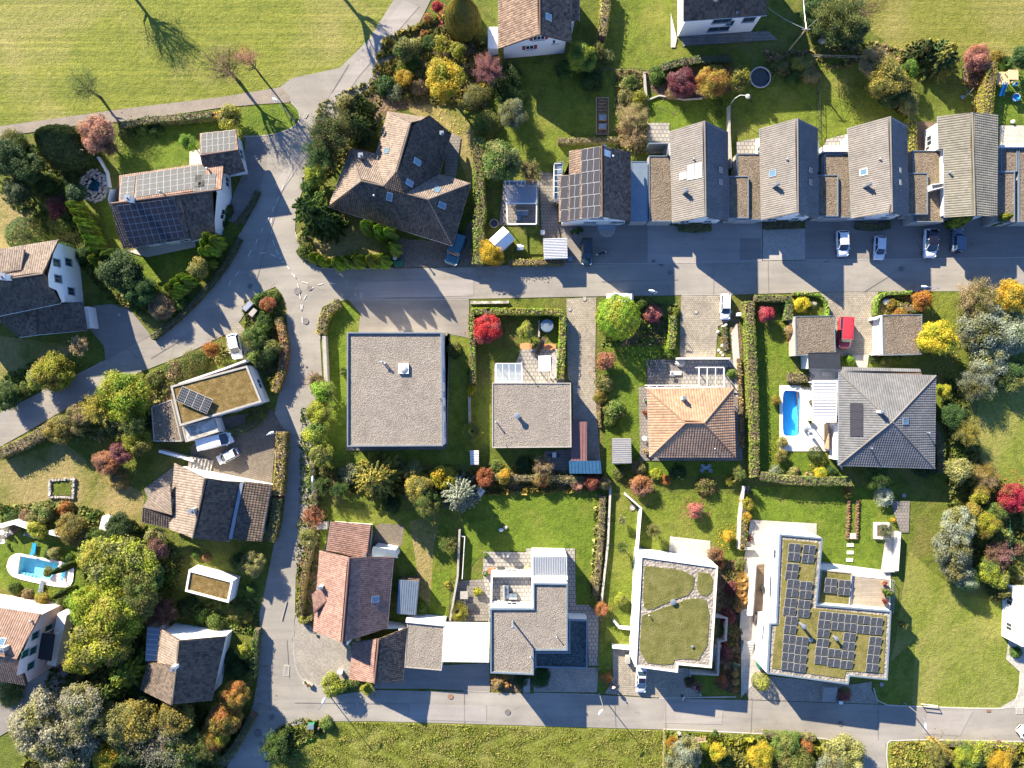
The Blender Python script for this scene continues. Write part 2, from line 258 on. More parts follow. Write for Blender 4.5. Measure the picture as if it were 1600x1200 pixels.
M = dict(
    meadow=m_grass('meadow_grass', (.11, .14, .02), (.16, .18, .03), (.24, .22, .08), dry=.58, stripe=(3.4, .17, .42)),
    meadow2=m_grass('meadow_grass_two', (.12, .14, .02), (.165, .17, .035), (.24, .21, .08), dry=.55, stripe=(3.2, -.05, .36)),
    rough=m_grass('rough_meadow', (.09, .12, .015), (.165, .19, .03), (.24, .235, .07), dry=.55, big=.25, bstr=1.0, fine=4.0),
    lawn=m_grass('lawn_grass', (.065, .09, .013), (.118, .153, .02), (.185, .18, .045), dry=.6, big=.14),
    lush=m_grass('lush_lawn', (.06, .1, .012), (.1, .148, .016), (.16, .17, .035), dry=.62, big=.2),
    dry=m_grass('dry_lawn', (.08, .095, .02), (.145, .15, .035), (.25, .2, .09), dry=.46, big=.16),
    paledeck=m_pavers('bleached_decking', (.36, .31, .24), 3.0, .16, .0, .6, .15, .1), garden=m_grass('garden_ground', (.055, .075, .013), (.1, .128, .02), (.15, .135, .045), dry=.56, big=.18),
    slope=m_grass('sloping_meadow', (.09, .12, .015), (.15, .178, .03), (.22, .21, .065), dry=.52, big=.09),
    soil=m_gravel('garden_soil', (.13, .09, .055), 3.0, .6, ((.09, .09, .03), .52)),
    bark=m_plain('bark', (.1, .075, .05), .95, var=.4, scale=6),
    asphalt=m_asphalt('asphalt', (.245, .23, .207), .17),
    asphalt2=m_asphalt('asphalt_patch', (.275, .255, .24), crack=False),
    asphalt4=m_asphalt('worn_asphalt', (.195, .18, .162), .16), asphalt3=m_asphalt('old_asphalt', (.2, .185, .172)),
    track=m_gravel('track_gravel', (.235, .205, .175), 14, .25, ((.15, .15, .06), .6), .4),
    pave=m_pavers('grey_pavers', (.3, .277, .243), .24, .2, .2),
    pave2=m_pavers('warm_pavers', (.3, .27, .22), .3, .3, 0.0),
    pave3=m_pavers('brown_pavers', (.175, .15, .122), .3, .3, .3),
    slabs=m_pavers('patio_slabs', (.3, .288, .268), .62, .62, .0, .5, .08, .04),
    slabs2=m_pavers('grey_slabs', (.2, .185, .17), .5, .5, .0, .6, .08, .04),
    white_floor=m_pavers('pale_terrace_slabs', (.4, .375, .335), .9, .9, .0, .8, .03, .02),
    deck=m_pavers('timber_decking', (.19, .14, .1), 3.0, .16, .03, .45, .2, .1),
    concrete=m_plain('concrete', (.3, .285, .26), .9, var=.15, scale=2),
    pale=m_plain('pale_stone', (.4, .375, .34), .9, var=.12, scale=2),
    white=m_plain('white_render', (.66, .65, .63), .85, var=.04, scale=.8),
    cream=m_plain('cream_render', (.72, .67, .58), .85, var=.05),
    pink=m_plain('pink_render', (.62, .48, .45), .85, var=.05),
    stone=m_gravel('field_stone', (.33, .31, .28), 1.6, .8),
    zinc=m_plain('zinc_sheet', (.3, .335, .37), .35, .6, .1),
    bluezinc=m_plain('blue_grey_metal', (.19, .245, .3), .35, .4, .1),
    steel=m_plain('galvanised_steel', (.55, .56, .57), .35, .8, .1),
    darkmetal=m_plain('dark_metal', (.06, .065, .07), .4, .5, .1),
    black=m_plain('black_rubber', (.02, .02, .022), .8, var=.2, scale=8),
    wood=m_plain('weathered_wood', (.3, .22, .14), .85, var=.3, scale=4),
    darkwood=m_plain('dark_wood', (.09, .06, .04), .8, var=.3, scale=4),
    newwood=m_plain('pale_timber', (.55, .38, .22), .8, var=.15, scale=4),
    glass=m_glass('window_glass'), skyglass=m_glass('skylight_glass', (.09, .16, .22), .08), clear=m_clear('clear_panes', (.3, .37, .45), .5),
    greyroof=m_gravel('roof_gravel', (.225, .2, .172), 8, .4, ((.17, .15, .125), .57)),
    brownroof=m_gravel('brown_roof_gravel', (.16, .13, .1), 7, .6, ((.1, .09, .045), .56)),
    blackroof=m_gravel('black_roof_gravel', (.055, .075, .08), 5, .8),
    palegravel=m_gravel('pale_gravel', (.25, .225, .195), 3.0, .5),
    sedum=m_sedum('sedum_roof', (.075, .08, .025), (.135, .135, .042), (.19, .175, .075)),
    sedum2=m_sedum('brown_sedum', (.09, .065, .025), (.16, .115, .045), (.25, .19, .09), 1.4),
    sedum3=m_sedum('green_sedum', (.1, .1, .03), (.17, .155, .05), (.22, .19, .085)),
    t_brown=m_tile('brown_tiles', (0.228, 0.162, 0.12), (0.108, 0.072, 0.054)), t_pink=m_tile('pinkish_tiles', (0.28, 0.193, 0.151), (0.189, 0.123, 0.0952)),
    t_mott=m_tile('mottled_brown_tiles', (.18, .13, .1), (.055, .042, .035), (.33, .27, .22)),  # dark base with pale flecks painted for sun catching the tile edges
    t_orange=m_tile('orange_tiles', (.35, .232, .155), (.25, .155, .102)), t_grey=m_tile('grey_tiles', (.15, .153, .16), (.115, .118, .123)),
    t_taupe=m_tile('taupe_tiles', (.185, .173, .163), (.15, .14, .131)), t_sage=m_tile('grey_green_tiles', (.215, .203, .168), (.165, .157, .128), (.13, .12, .07)),
    t_shade=m_tile('shaded_brown_tiles', (.13, .1, .078), (.055, .044, .036)), t_beige=m_tile('beige_tiles', (.245, .198, .162), (.15, .12, .098)),  # dark brown is the beige roofs' tile with slope shade in its colour
    t_red=m_tile('red_brown_tiles', (0.285, 0.177, 0.144), (0.173, 0.102, 0.0855)),
    pv_black=m_cells('black_solar_cells', (.03, .03, .038), (.05, .05, .06), 6, 10), pv_grey=m_cells('solar_cells', (.022, .025, .034), (.16, .17, .18), 4, 6, .09), pv_glare=m_cells('glare_grey_solar_cells', (.052, .056, .062), (.085, .088, .092), 3, 5, .05),  # greyish cells carry the sun glare on the upper slope in their colour
    pv_frame=m_plain('solar_panel_frame', (.32, .33, .34), .6, 0.0, spec=.2), pv_dark=m_plain('black_panel_frame', (.05, .05, .06), .4, .4),
    paintline=m_plain('road_paint', (.5, .485, .46), .8, var=.12, scale=5), iron=m_plain('cast_iron', (.16, .15, .145), .7, .3, .25, 6), rust=m_plain('rusty_iron', (.28, .13, .07), .8, .2, .3, 6),
    water=m_water('pool_water', (.06, .36, .72), (.2, .55, .86)), water2=m_water('pale_pool_water', (.12, .5, .8), (.62, .8, .9)), pondwater=m_water('pond_water', (.015, .05, .055), (.04, .09, .09)),
    redp=m_plain('red_shutter_paint', (.25, .02, .03), .6), blue=m_plain('blue_plastic', (.02, .28, .6), .4), bluetarp=m_plain('blue_sheet_roof', (.025, .085, .17), .5, var=.15),  # blue sheet darkened in its colour to stand for the shade on it
    greenp=m_plain('green_plastic', (.03, .16, .1), .5), orange=m_plain('orange_clay', (.5, .22, .1), .8), brownsheet=m_plain('red_brown_sheet', (.17, .085, .08), .6),
    fabric=m_plain('grey_fabric', (.3, .3, .31), .9), skin=m_plain('skin', (.5, .3, .22), .6, var=.03), hair=m_plain('dark_hair', (.05, .03, .02), .7),
)
def m_clearwater(name, tint):
    m, t, b = _new(name); b.inputs['Base Color'].default_value = rgba((.03, .1, .14)); b.inputs['Roughness'].default_value = .04
    tr = N(t, 'BsdfTransparent'); tr.inputs[0].default_value = rgba(tint); mx = N(t, 'MixShader'); mx.inputs[0].default_value = .93
    v = noise(t, pos(t), 2.2, 3, .6, 1.0); bump(t, b, v, .3, .05)
    L(t, b.outputs[0], mx.inputs[1]); L(t, tr.outputs[0], mx.inputs[2]); L(t, mx.outputs[0], t.nodes['Material Output'].inputs[0]); return m
M['clearwater'] = m_clearwater('clear_pool_water', (.5, .86, .97)); M['basin'] = m_plain('pool_basin_lining', (.2, .55, .85), .5, var=.12, scale=.9); M['basin2'] = m_plain('pale_basin_lining', (.66, .85, .92), .5, var=.15, scale=.7)
# ---------------------------------------------------------------- ground sheets
LAY = [0]
def sheet(name, poly, m, kind='structure', z=None, parent=None, it=0, lift=0.0, **kw):
    """a flat surface in the ground; every later sheet lies a little above the one before"""
    LAY[0] += 1; zz = 0.0012 * LAY[0] + lift if z is None else z
    if it: poly = smoothed(list(poly) + [poly[0]], it)[:-1]
    pts = [P(x, y, zz) for x, y in poly]
    if area2([(p.x, p.y) for p in pts]) < 0: pts = pts[::-1]
    o = obj(name, pts, [tuple(range(len(pts)))], M[m] if isinstance(m, str) else m, parent)
    if parent is None: tag(o, kind=kind, **kw)
    return o
def strip_pts(pts, w, z0, z1, mb, m=0, closed=False):
    """a solid band of width w along a line of world xy points"""
    pts = [Vector((p[0], p[1])) for p in pts]; n = len(pts); a = []; b = []
    for i in range(n):
        p0 = pts[i - 1] if (i or closed) else pts[0]; p1 = pts[(i + 1) % n] if (i < n - 1 or closed) else pts[-1]
        t = (p1 - p0).normalized(); nn = Vector((-t.y, t.x)) * w / 2; a.append(pts[i] + nn); b.append(pts[i] - nn)
    vs = []; fs = []
    for i in range(n): vs += [(a[i].x, a[i].y, z0), (b[i].x, b[i].y, z0), (b[i].x, b[i].y, z1), (a[i].x, a[i].y, z1)]
    for i in range(n if closed else n - 1):
        j = (i + 1) % n
        for k in range(4): fs.append((i * 4 + k, j * 4 + k, j * 4 + (k + 1) % 4, i * 4 + (k + 1) % 4))
    if not closed: fs += [(0, 1, 2, 3), ((n - 1) * 4 + 3, (n - 1) * 4 + 2, (n - 1) * 4 + 1, (n - 1) * 4)]
    mb.add(vs, fs, m)
def low_wall(name, label, line, w, h, m, cat='wall', closed=False, it=0, group=None, z0=0.0):
    if it: line = smoothed(line, it)
    mb = MB(); strip_pts([P(x, y, h) for x, y in line], w, z0, h, mb, 0, closed)
    o = mb.obj(name, M[m]); tag(o, label, cat, group); return o
def kerb(line, w=.16, h=.1, m='pale', it=1):
    if it: line = smoothed(line, it)
    mb = MB(); strip_pts([P(x, y, h) for x, y in line], w, 0, h, mb); return tag(mb.obj('kerb', M[m]), kind='structure')
# ---------------------------------------------------------------- roofs and walls
class Plane:
    def __init__(s, pts):                    # pts = (px, py, z), eave first; flattened onto one plane
        p = [P(*q) for q in pts]; c = sum(p, Vector()) / len(p); n = Vector()
        for i in range(len(p)): a, b = p[i], p[(i + 1) % len(p)]; n += Vector(((a.y - b.y) * (a.z + b.z), (a.z - b.z) * (a.x + b.x), (a.x - b.x) * (a.y + b.y)))
        n.normalize()
        if n.z < 0: n = -n; p = [p[1], p[0]] + p[2:][::-1]
        s.n = n; s.c = c; s.p = [Vector((q.x, q.y, s.z(q.x, q.y))) for q in p]
        u = (s.p[1] - s.p[0]); u -= n * u.dot(n); s.u = u.normalized(); s.v = n.cross(s.u).normalized()
        if s.v.z < 0: s.v = -s.v; s.u = -s.u
        s.xy = [(q.x, q.y) for q in s.p]
    def z(s, x, y): return s.c.z - (s.n.x * (x - s.c.x) + s.n.y * (y - s.c.y)) / s.n.z
    def pix(s, px, py):                      # where the sight line through a photo point meets the plane
        d = Vector(((px - 800) * .1 / HC, (600 - py) * .1 / HC, -1)); o = Vector((0, 0, HC)); return o + d * ((s.c - o).dot(s.n) / d.dot(s.n))
    def has(s, x, y):
        inside = False; q = s.xy
        for i in range(len(q)):
            a, b = q[i], q[i - 1]
            if (a[1] > y) != (b[1] > y) and x < (b[0] - a[0]) * (y - a[1]) / (b[1] - a[1]) + a[0]: inside = not inside
        return inside
    def frame(s): return Matrix((s.u, s.v, s.n)).transposed().to_4x4()
def level(z):
    p = Plane([(0, 0, z), (100, 0, z), (100, -100, z)]); p.u, p.v = Vector((1, 0, 0)), Vector((0, 1, 0)); return p
def roof_plane(pl, parent, tile, tw=.34, th=.4, thick=.22, slab='roof_slab'):
    p = pl.p; n = len(p); dn = Vector((0, 0, -thick)); lo = Vector((0, 0, -.02))
    r = obj('roof', [q + lo for q in p] + [q + dn for q in p], [tuple(range(n)), tuple(range(n, 2 * n))[::-1]] + [(i, i + n, (i + 1) % n + n, (i + 1) % n) for i in range(n)], M['darkwood'], parent)
    o = p[0]; uv = [((q - o).dot(pl.u), (q - o).dot(pl.v)) for q in p]; v0 = min(b for a, b in uv); v1 = max(b for a, b in uv)
    def span(v):
        xs = []
        for i in range(n):
            (a, b), (c, d) = uv[i], uv[(i + 1) % n]
            if (b - v) * (d - v) <= 0 and abs(b - d) > 1e-6: xs.append(a + (c - a) * (v - b) / (d - b))
            elif abs(b - d) <= 1e-6 and abs(b - v) < 1e-4: xs += [a, c]
        return (min(xs), max(xs)) if len(xs) > 1 else None
    rows = max(1, round((v1 - v0) / th)); h = (v1 - v0) / rows; V = []; F = []; T = []
    prof = ((0, .0), (.22, .05), (.5, .065), (.78, .05))
    for k in range(rows):
        a = span(v0 + h * k + 1e-3); b = span(v0 + h * (k + 1) - 1e-3)
        if not a or not b: continue
        c0 = math.floor(min(a[0], b[0]) / tw); c1 = math.ceil(max(a[1], b[1]) / tw); us = [(c + f) * tw for c in range(c0, c1 + 1) for f, _ in prof]; hs = [q[1] for c in range(c0, c1 + 1) for q in prof]
        base = len(V); m = 0; keep = []
        for i, (x, z) in enumerate(zip(us, hs)):
            xa = min(max(x, a[0]), a[1]); xb = min(max(x, b[0]), b[1])
            vb = v0 + h * k; vt = vb + h
            for uu, vv, zz in ((xa, vb, -.03), (xa, vb, .05 + z), (xb, vt, .0 + z * .9)): V.append(o + pl.u * uu + pl.v * vv + pl.n * zz)
            keep.append((xa, xb))
        tint = {}
        for i in range(len(us) - 1):
            if abs(keep[i + 1][0] - keep[i][0]) < 1e-5 and abs(keep[i + 1][1] - keep[i][1]) < 1e-5: continue
            t = tint.setdefault(i // 4, random.random() ** .8); q = base + i * 3
            F += [(q, q + 3, q + 4, q + 1), (q + 1, q + 4, q + 5, q + 2)]; T += [t * .5, t]
    if F: tag(obj('roof_tiles', V, F, M[tile], r, None, T), kind='stuff')
    return r
def caps(a, b, parent, m, r=.14, step=.42):  # a row of half-round ridge tiles
    mb = MB(); a, b = Vector(a), Vector(b); n = max(2, int((b - a).length / step)); t = (b - a).normalized(); u = t.cross(Vector((0, 0, 1))).normalized(); w = u.cross(t)
    for i in range(n):
        q0 = a + (b - a) * (i / n); q1 = a + (b - a) * ((i + 1.12) / n); vs = []
        for q, rr in ((q0, r), (q1, r * .82)): vs += [q + u * math.cos(k * math.pi / 4) * rr + w * (math.sin(k * math.pi / 4) * rr + .0) for k in range(5)]
        mb.add(vs, [(k, k + 1, k + 6, k + 5) for k in range(4)] + [(0, 1, 2, 3, 4)])
    return mb.obj('ridge_cap', M[m], parent)
def gutter(a, b, parent, m='zinc', r=.08):
    d = Vector((0, 0, -.05)); mb = MB(); mb.tube([a + d, b + d], r, 6); return mb.obj('gutter', M[m], parent)
def window_on(root, wall, base, n, w, h, m='white', shut=None, pane='glass', sill=True, name='window', bars=1):
    """base = middle of the sill line on the wall face; n = outward normal"""
    n = Vector((n.x, n.y, 0)).normalized(); u = Vector((-n.y, n.x, 0)); b = Vector(base); R = Matrix((u, n, Vector((0, 0, 1)))).transposed(); up = Vector((0, 0, 1))
    def bx(mb, cu, cn, cz, su, sn, sz):
        vs = [b + u * (cu + i * su / 2) + n * (cn + j * sn / 2) + up * (cz + k * sz) for k in (0, 1) for i, j in ((-1, -1), (1, -1), (1, 1), (-1, 1))]
        mb.add(vs, [(3, 2, 1, 0), (4, 5, 6, 7), (0, 1, 5, 4), (1, 2, 6, 5), (2, 3, 7, 6), (3, 0, 4, 7)])
    f = MB(); bx(f, -w / 2, .02, 0, .09, .1, h); bx(f, w / 2, .02, 0, .09, .1, h); bx(f, 0, .02, h - .045, w + .09, .096, .09); bx(f, 0, .02, -.045, w + .09, .096, .09)
    for k in range(1, bars + 1): bx(f, -w / 2 + w * k / (bars + 1), .015, .045, .06, .07, h - .09)
    fr = f.obj(name, M[m], root)
    g = MB(); bx(g, 0, -.0, .0, w, .05, h); g.obj('pane', M[pane], fr)
    if sill: q = MB(); bx(q, 0, .1, -.1, w + .25, .2, .05); q.obj('sill', M['pale'], fr)
    if shut:
        for s in (-1, 1): q = MB(); bx(q, s * (w / 2 + .3), .05, -.02, .46, .06, h + .04); q.obj('shutter', M[shut], fr)
    return fr
def walls(root, foot, top, m, over=None, auto=True, wm='white', pane='glass', shut=None, storeys=None, skip=()):
    """foot = ccw plan polygon; top(x, y) = height there. Windows go into the faces the photograph can see."""
    foot = ccw(foot); n = len(foot); V = []; F = []; info = []
    for i in range(n):
        a, b = Vector(foot[i]), Vector(foot[(i + 1) % n]); k = max(1, int((b - a).length / .3)); idx = []
        for j in range(k + 1): q = a + (b - a) * (j / k); idx.append(len(V)); V += [(q.x, q.y, 0), (q.x, q.y, top(q.x, q.y))]
        F.append([x for x in (idx[0], idx[-1])] + [x + 1 for x in idx[::-1]]); info.append((a, b))
    w = obj('wall', V, F, M[m], root)
    if auto:
        for i, (a, b) in enumerate(info):
            d = b - a; ln = d.length; nn = Vector((d.y, -d.x, 0)).normalized(); c = (a + b) / 2
            if i in skip or ln < 2.2 or nn.x * c.x + nn.y * c.y > -8: continue
            hh = min(top(*(a + d * .15)), top(*(a + d * .85))); st = storeys or (2 if hh > 4.6 else 1)
            cnt = max(1, int(ln / 3.2))
            for s in range(st):
                z = .95 + 2.6 * s
                if z + 1.25 > hh - .2: continue
                for j in range(cnt): q = a + d * ((j + .5) / cnt); window_on(root, w, (q.x, q.y, z), nn, 1.15 if j % 2 else 1.5, 1.2, wm, shut, pane)
    return w
def house(name, label, planes, wall_m, tile, foot, tw=.34, th=.4, over=.45, ridges=(), gut=True, auto=True, cap=None, cat='house', shut=None, group=None, storeys=None, wm='white', zfoot=None, foot_w=None):
    pls = [Plane(p) for p in planes]; allp = [q for p in pls for q in p.p]
    c = sum(allp, Vector()) / len(allp); root = thing(name, label, cat, (c.x, c.y, 0), group)
    for i, p in enumerate(pls):
        t = tile[i] if isinstance(tile, (list, tuple)) else tile
        r = roof_plane(p, root, t, tw, th)
        if gut: gutter(p.p[0], p.p[1], root)
    for a, b in ridges:
        A = P(*a); B = P(*b)
        zs = lambda q: max([p.z(q.x, q.y) for p in pls if p.has(q.x, q.y)] or [q.z])
        caps(A + Vector((0, 0, .05)), B + Vector((0, 0, .05)), root, cap or (tile if isinstance(tile, str) else tile[0]))
    if foot_w is None: foot_w = inset([(q.x, q.y) for q in (P(*f) for f in foot)], over)
    def top(x, y):
        z = [p.z(x, y) for p in pls if p.has(x, y)]
        if z: return max(.5, max(z) - .2)
        best = min(pls, key=lambda p: min((Vector((x, y)) - Vector(q)).length for q in p.xy)); return max(.5, min(best.z(x, y) - .2, max(q.z for q in best.p)))
    if foot_w: walls(root, foot_w, top, wall_m, auto=auto, shut=shut, storeys=storeys, wm=wm)
    return root, pls
def flat_house(name, label, poly, z, roof_m, para_m='white', wall_m='white', ph=.35, pw=.3, group=None, cat='house', auto=True, over=0.0, foot=None, storeys=None, fall=.28):
    pts = [P(x, y, z) for x, y in poly]; out = ccw([(p.x, p.y) for p in pts]); inn = inset(out, pw)
    c = sum(pts, Vector()) / len(pts); root = thing(name, label, cat, (c.x, c.y, 0), group)
    mb = MB(); ring(mb, out, inn, z - ph - .12, z); mb.obj('parapet', M[para_m], root)
    i2 = inset(out, pw - .02); obj('roof', [(q[0], q[1], z - fall) for q in i2] + [(q[0], q[1], z - fall - .2) for q in i2], [tuple(range(len(i2))), tuple(range(len(i2), 2 * len(i2)))[::-1]] , M[roof_m], root)
    ft = inset(out, over + .02); walls(root, foot or ft, lambda x, y: z - ph - .1, wall_m, auto=auto, storeys=storeys)
    return root, level(z - fall)
def skylight(root, pl, px, py, w, h, m='zinc', pane='skyglass', name='skylight'):
    c = pl.pix(px, py); F = pl.frame(); b = wl(root); f = MB()
    for cx, cy, sx, sy in ((-w / 2, 0, .1, h + .1), (w / 2, 0, .1, h + .1), (0, -h / 2, w - .1, .1), (0, h / 2, w - .1, .1)): f.box((cx, cy, 0), (sx, sy, .17))
    fr = f.obj(name, M[m], None); tag(fr); vs = [F @ v + c - b for v in f.v]
    me = fr.data; o0 = wl(fr); fr.parent = root; fr.location = (0, 0, 0)
    for v, q in zip(me.vertices, vs): v.co = q
    WL[fr.name] = b
    g = MB(); g.box((0, 0, .1), (w - .08, h - .08, .04)); obj('pane', [F @ v + c for v in g.v], g.f, M[pane], fr); return fr
def panels(root, pl, o, u, v, nx, ny, cell='pv_black', frame='pv_frame', gap=.02, name='solar_panel', tilt=0.0, lift=.12, keep=None):
    """a field of nx x ny separate panels between three photo points on a roof plane"""
    O, U, V = pl.pix(*o), pl.pix(*u), pl.pix(*v); du = (U - O) / nx; dv = (V - O) / ny; w = du.length - gap; h = dv.length - gap
    mb = MB(); mb.box((0, 0, 0), (w, h, .035)); mb.box((0, 0, .036), (w - .05, h - .05, .006), 0, 1)
    me = mesh(name, mb.v, mb.f, [M[frame], M[cell]], mb.m); x = du.normalized(); nn = pl.n; y = nn.cross(x)
    if y.dot(dv) < 0: y = -y; x = -x
    R = Matrix((x, y, nn)).transposed().to_4x4() @ Matrix.Rotation(tilt, 4, 'X')
    for j in range(ny):
        for i in range(nx):
            if keep and not keep(i, j): continue
            link(name, me, root, mat4=Matrix.Translation(O + du * (i + .5) + dv * (j + .5) + nn * lift - wl(root)) @ R)
def chimney(root, pl, px, py, w=.6, d=.6, h=1.2, m='concrete', rz=0.0, pipe=True, name='chimney'):
    c = pl.pix(px, py); mb = MB(); mb.box((c.x, c.y, c.z - .6), (w, d, h + .6), rz); o = mb.obj(name, M[m], root)
    k = MB(); k.box((c.x, c.y, c.z + h), (w + .12, d + .12, .08), rz)
    if pipe: k.lathe((c.x, c.y, c.z + h + .08), [(.14, 0), (.14, .25), (.18, .25), (.18, .3)], 10)
    k.obj('chimney_cap', M['zinc'], o); return o
def vent(root, pl, px, py, r=.09, h=.7, m='zinc', name='vent_pipe'):
    c = pl.pix(px, py); mb = MB(); mb.lathe((c.x, c.y, c.z - .2), [(r, 0), (r, h + .2), (r * 1.6, h + .2), (r * 1.6, h + .3), (r * .6, h + .36)], 10); return mb.obj(name, M[m], root)
# ---------------------------------------------------------------- plants
def quads(c, n, s, el=1.3, bend=.25):
    """leaf faces: centres c, normals n, sizes s -> verts (4 per face) with a slight fold"""
    k = len(c); r = RNG.normal(size=(k, 3)); t = np.cross(n, r); t /= np.linalg.norm(t, axis=1, keepdims=True) + 1e-9; b = np.cross(n, t); s = s[:, None]
    v = np.stack([c - t * s * el * .5, c - b * s * .45 + n * s * bend * .5, c + t * s * el * .5 - n * s * bend * .6, c + b * s * .45 + n * s * bend * .5], 1); return v.reshape(-1, 3)
def leaf_mesh(name, c, n, s, tint, extra=None):
    n = n / (np.linalg.norm(n, axis=1, keepdims=True) + 1e-9); v = quads(c, n, s); k = len(c)
    me = bpy.data.meshes.new(name); me.vertices.add(4 * k); me.vertices.foreach_set('co', v.astype(np.float32).ravel()); me.loops.add(4 * k); me.loops.foreach_set('vertex_index', np.arange(4 * k, dtype=np.int32))
    me.polygons.add(k); me.polygons.foreach_set('loop_start', np.arange(0, 4 * k, 4, dtype=np.int32)); me.polygons.foreach_set('loop_total', np.full(k, 4, dtype=np.int32))
    a = me.attributes.new('tint', 'FLOAT', 'FACE'); a.data.foreach_set('value', np.clip(tint, 0, 1).astype(np.float32)); me.materials.append(None); me.update(calc_edges=True); return me
def sph(k):
    d = RNG.normal(size=(k, 3)); return d / np.linalg.norm(d, axis=1, keepdims=True)
def crown_round(nl, leaf, k, flat=1.0, half=False, lump=(.24, .42), spread=.7):
    """lumpy broad crown of radius 1: leaves on k rounded boughs"""
    lc = sph(k) * (RNG.uniform(.25, 1, size=(k, 1)) ** .5) * spread
    if half: lc[:, 2] = np.abs(lc[:, 2]) * .8 - .05
    lr = RNG.uniform(*lump, size=k); lt = RNG.normal(.5, .13, size=k)
    i = RNG.choice(k, nl, p=lr ** 2 / (lr ** 2).sum()); d = sph(nl); d[:, 2] = np.where(RNG.random(nl) < .65, np.abs(d[:, 2]), d[:, 2])
    c = lc[i] + d * (lr[i] * RNG.uniform(.55, 1.12, nl))[:, None]; c *= np.array([1, 1, flat])
    return c, d + sph(nl) * .75 + np.array([0, 0, .3]), leaf * RNG.uniform(.6, 1.3, nl), lt[i] + RNG.normal(0, .16, nl) + d[:, 2] * .06
def crown_dense(nl, leaf, half=False, noisef=.09):
    d = sph(nl)
    if half: d[:, 2] = np.where(d[:, 2] < 0, d[:, 2] * .3, d[:, 2])
    f = np.sin(d[:, 0] * 7 + 1) * np.sin(d[:, 1] * 8 + 2) * np.sin(d[:, 2] * 7) + .6 * np.sin(d[:, 0] * 17) * np.sin(d[:, 1] * 15 + 1)
    c = d * (1 + noisef * f - np.abs(RNG.normal(0, .06, nl)))[:, None]
    return c, d + sph(nl) * .5, leaf * RNG.uniform(.6, 1.3, nl), .5 + f * .14 + RNG.normal(0, .15, nl)
def crown_airy(nl, leaf, k=46):
    """twigs with loose leaves: clusters strung along radiating branches"""
    e = sph(k); e[:, 2] = e[:, 2] * .75 + .25; e *= RNG.uniform(.55, 1, size=(k, 1)); i = RNG.integers(0, k, nl); t = RNG.uniform(.35, 1.08, nl)
    c = e[i] * t[:, None] + RNG.normal(0, .085, size=(nl, 3)); lt = RNG.normal(.5, .14, k)
    return c, sph(nl) + np.array([0, 0, .5]), leaf * RNG.uniform(.5, 1.3, nl), lt[i] + RNG.normal(0, .15, nl)
def crown_conifer(nl, leaf, levels=9, droop=.22, up=0.0, full=0):
    """tiers of flat needle sprays on a spire, base at z 0, top at z 1, radius 1"""
    cs = []; ns = []; ts = []; per = nl // (levels * 10)
    for q in range(levels):
        z = q / levels; R = (1 - z) ** .8; nb = int((6 + 4 * (1 - z)) * (1 + full)); off = RNG.uniform(0, 6.28)
        for b in range(nb):
            a = off + b * 6.283 / nb + RNG.normal(0, .12); r = R * RNG.uniform(.68 + .12 * full, 1.12); m = int(per * (.45 + .9 * R)) + 4; t = RNG.uniform(.12, 1, m) ** .8
            w = (.135 + .06 * full) * r * (1.1 - t * .95); s = RNG.uniform(-1, 1, m) * w; ca, sa = math.cos(a), math.sin(a)
            x = t * r * ca - s * sa; y = t * r * sa + s * ca; zz = z + .06 + up * t * r - droop * (t * r) ** 2 * .55 - np.abs(s) * .22 + RNG.normal(0, .012, m)
            cs.append(np.stack([x, y, zz], 1)); ns.append(np.stack([.45 * ca + RNG.normal(0, .35, m), .45 * sa + RNG.normal(0, .35, m), np.ones(m)], 1)); ts.append(RNG.normal(.36 + .12 * RNG.normal(), .12, m) + t * .26)
    c = np.concatenate(cs); return c, np.concatenate(ns), leaf * RNG.uniform(.6, 1.3, len(c)), np.concatenate(ts)
def crown_thuja(nl, leaf, ribs=7):
    """flame-shaped upright evergreen: base z 0, top z 1, radius 1"""
    z = RNG.random(nl) ** .9; a = RNG.uniform(0, 6.283, nl); rr = np.sin(np.clip((z * .86 + .14), 0, 1) * math.pi) ** .62; rib = np.sin(a * ribs + z * 5)
    r = rr * (1 + .13 * rib) * RNG.uniform(.84, 1.04, nl); c = np.stack([r * np.cos(a), r * np.sin(a), z], 1)
    n = np.stack([np.cos(a), np.sin(a), np.full(nl, .3)], 1) + sph(nl) * .45; return c, n, leaf * RNG.uniform(.6, 1.3, nl), .48 + .17 * rib + RNG.normal(0, .13, nl)
def crown_cone(nl, leaf):
    z = RNG.random(nl) ** 1.2; a = RNG.uniform(0, 6.283, nl); rr = np.minimum(1, ((1 - z) * 1.5)) ** .6 * np.clip(z * 9 + .75, 0, 1)
    f = np.sin(a * 6 + z * 9) * np.sin(z * 23 + a * 3); r = rr * (1 + .05 * f) * RNG.uniform(.9, 1.02, nl)
    c = np.stack([r * np.cos(a), r * np.sin(a), z], 1); n = np.stack([np.cos(a), np.sin(a), np.full(nl, .5)], 1) + sph(nl) * .4; return c, n, leaf * RNG.uniform(.6, 1.3, nl), .5 + .1 * f + RNG.normal(0, .12, nl)
def crown_tuft(nl, leaf):
    a = RNG.uniform(0, 6.283, nl); t = RNG.uniform(.1, 1, nl); k = RNG.uniform(.35, 1, nl)
    c = np.stack([np.cos(a) * t * k, np.sin(a) * t * k, .95 * np.sin(t * 2.0) * (1.15 - k * .5)], 1); n = np.stack([-np.cos(a) * .5, -np.sin(a) * .5, np.ones(nl)], 1) + sph(nl) * .3
    return c, n, leaf * RNG.uniform(.6, 1.3, nl), .35 + t * .35 + RNG.normal(0, .13, nl)
KINDS = {}
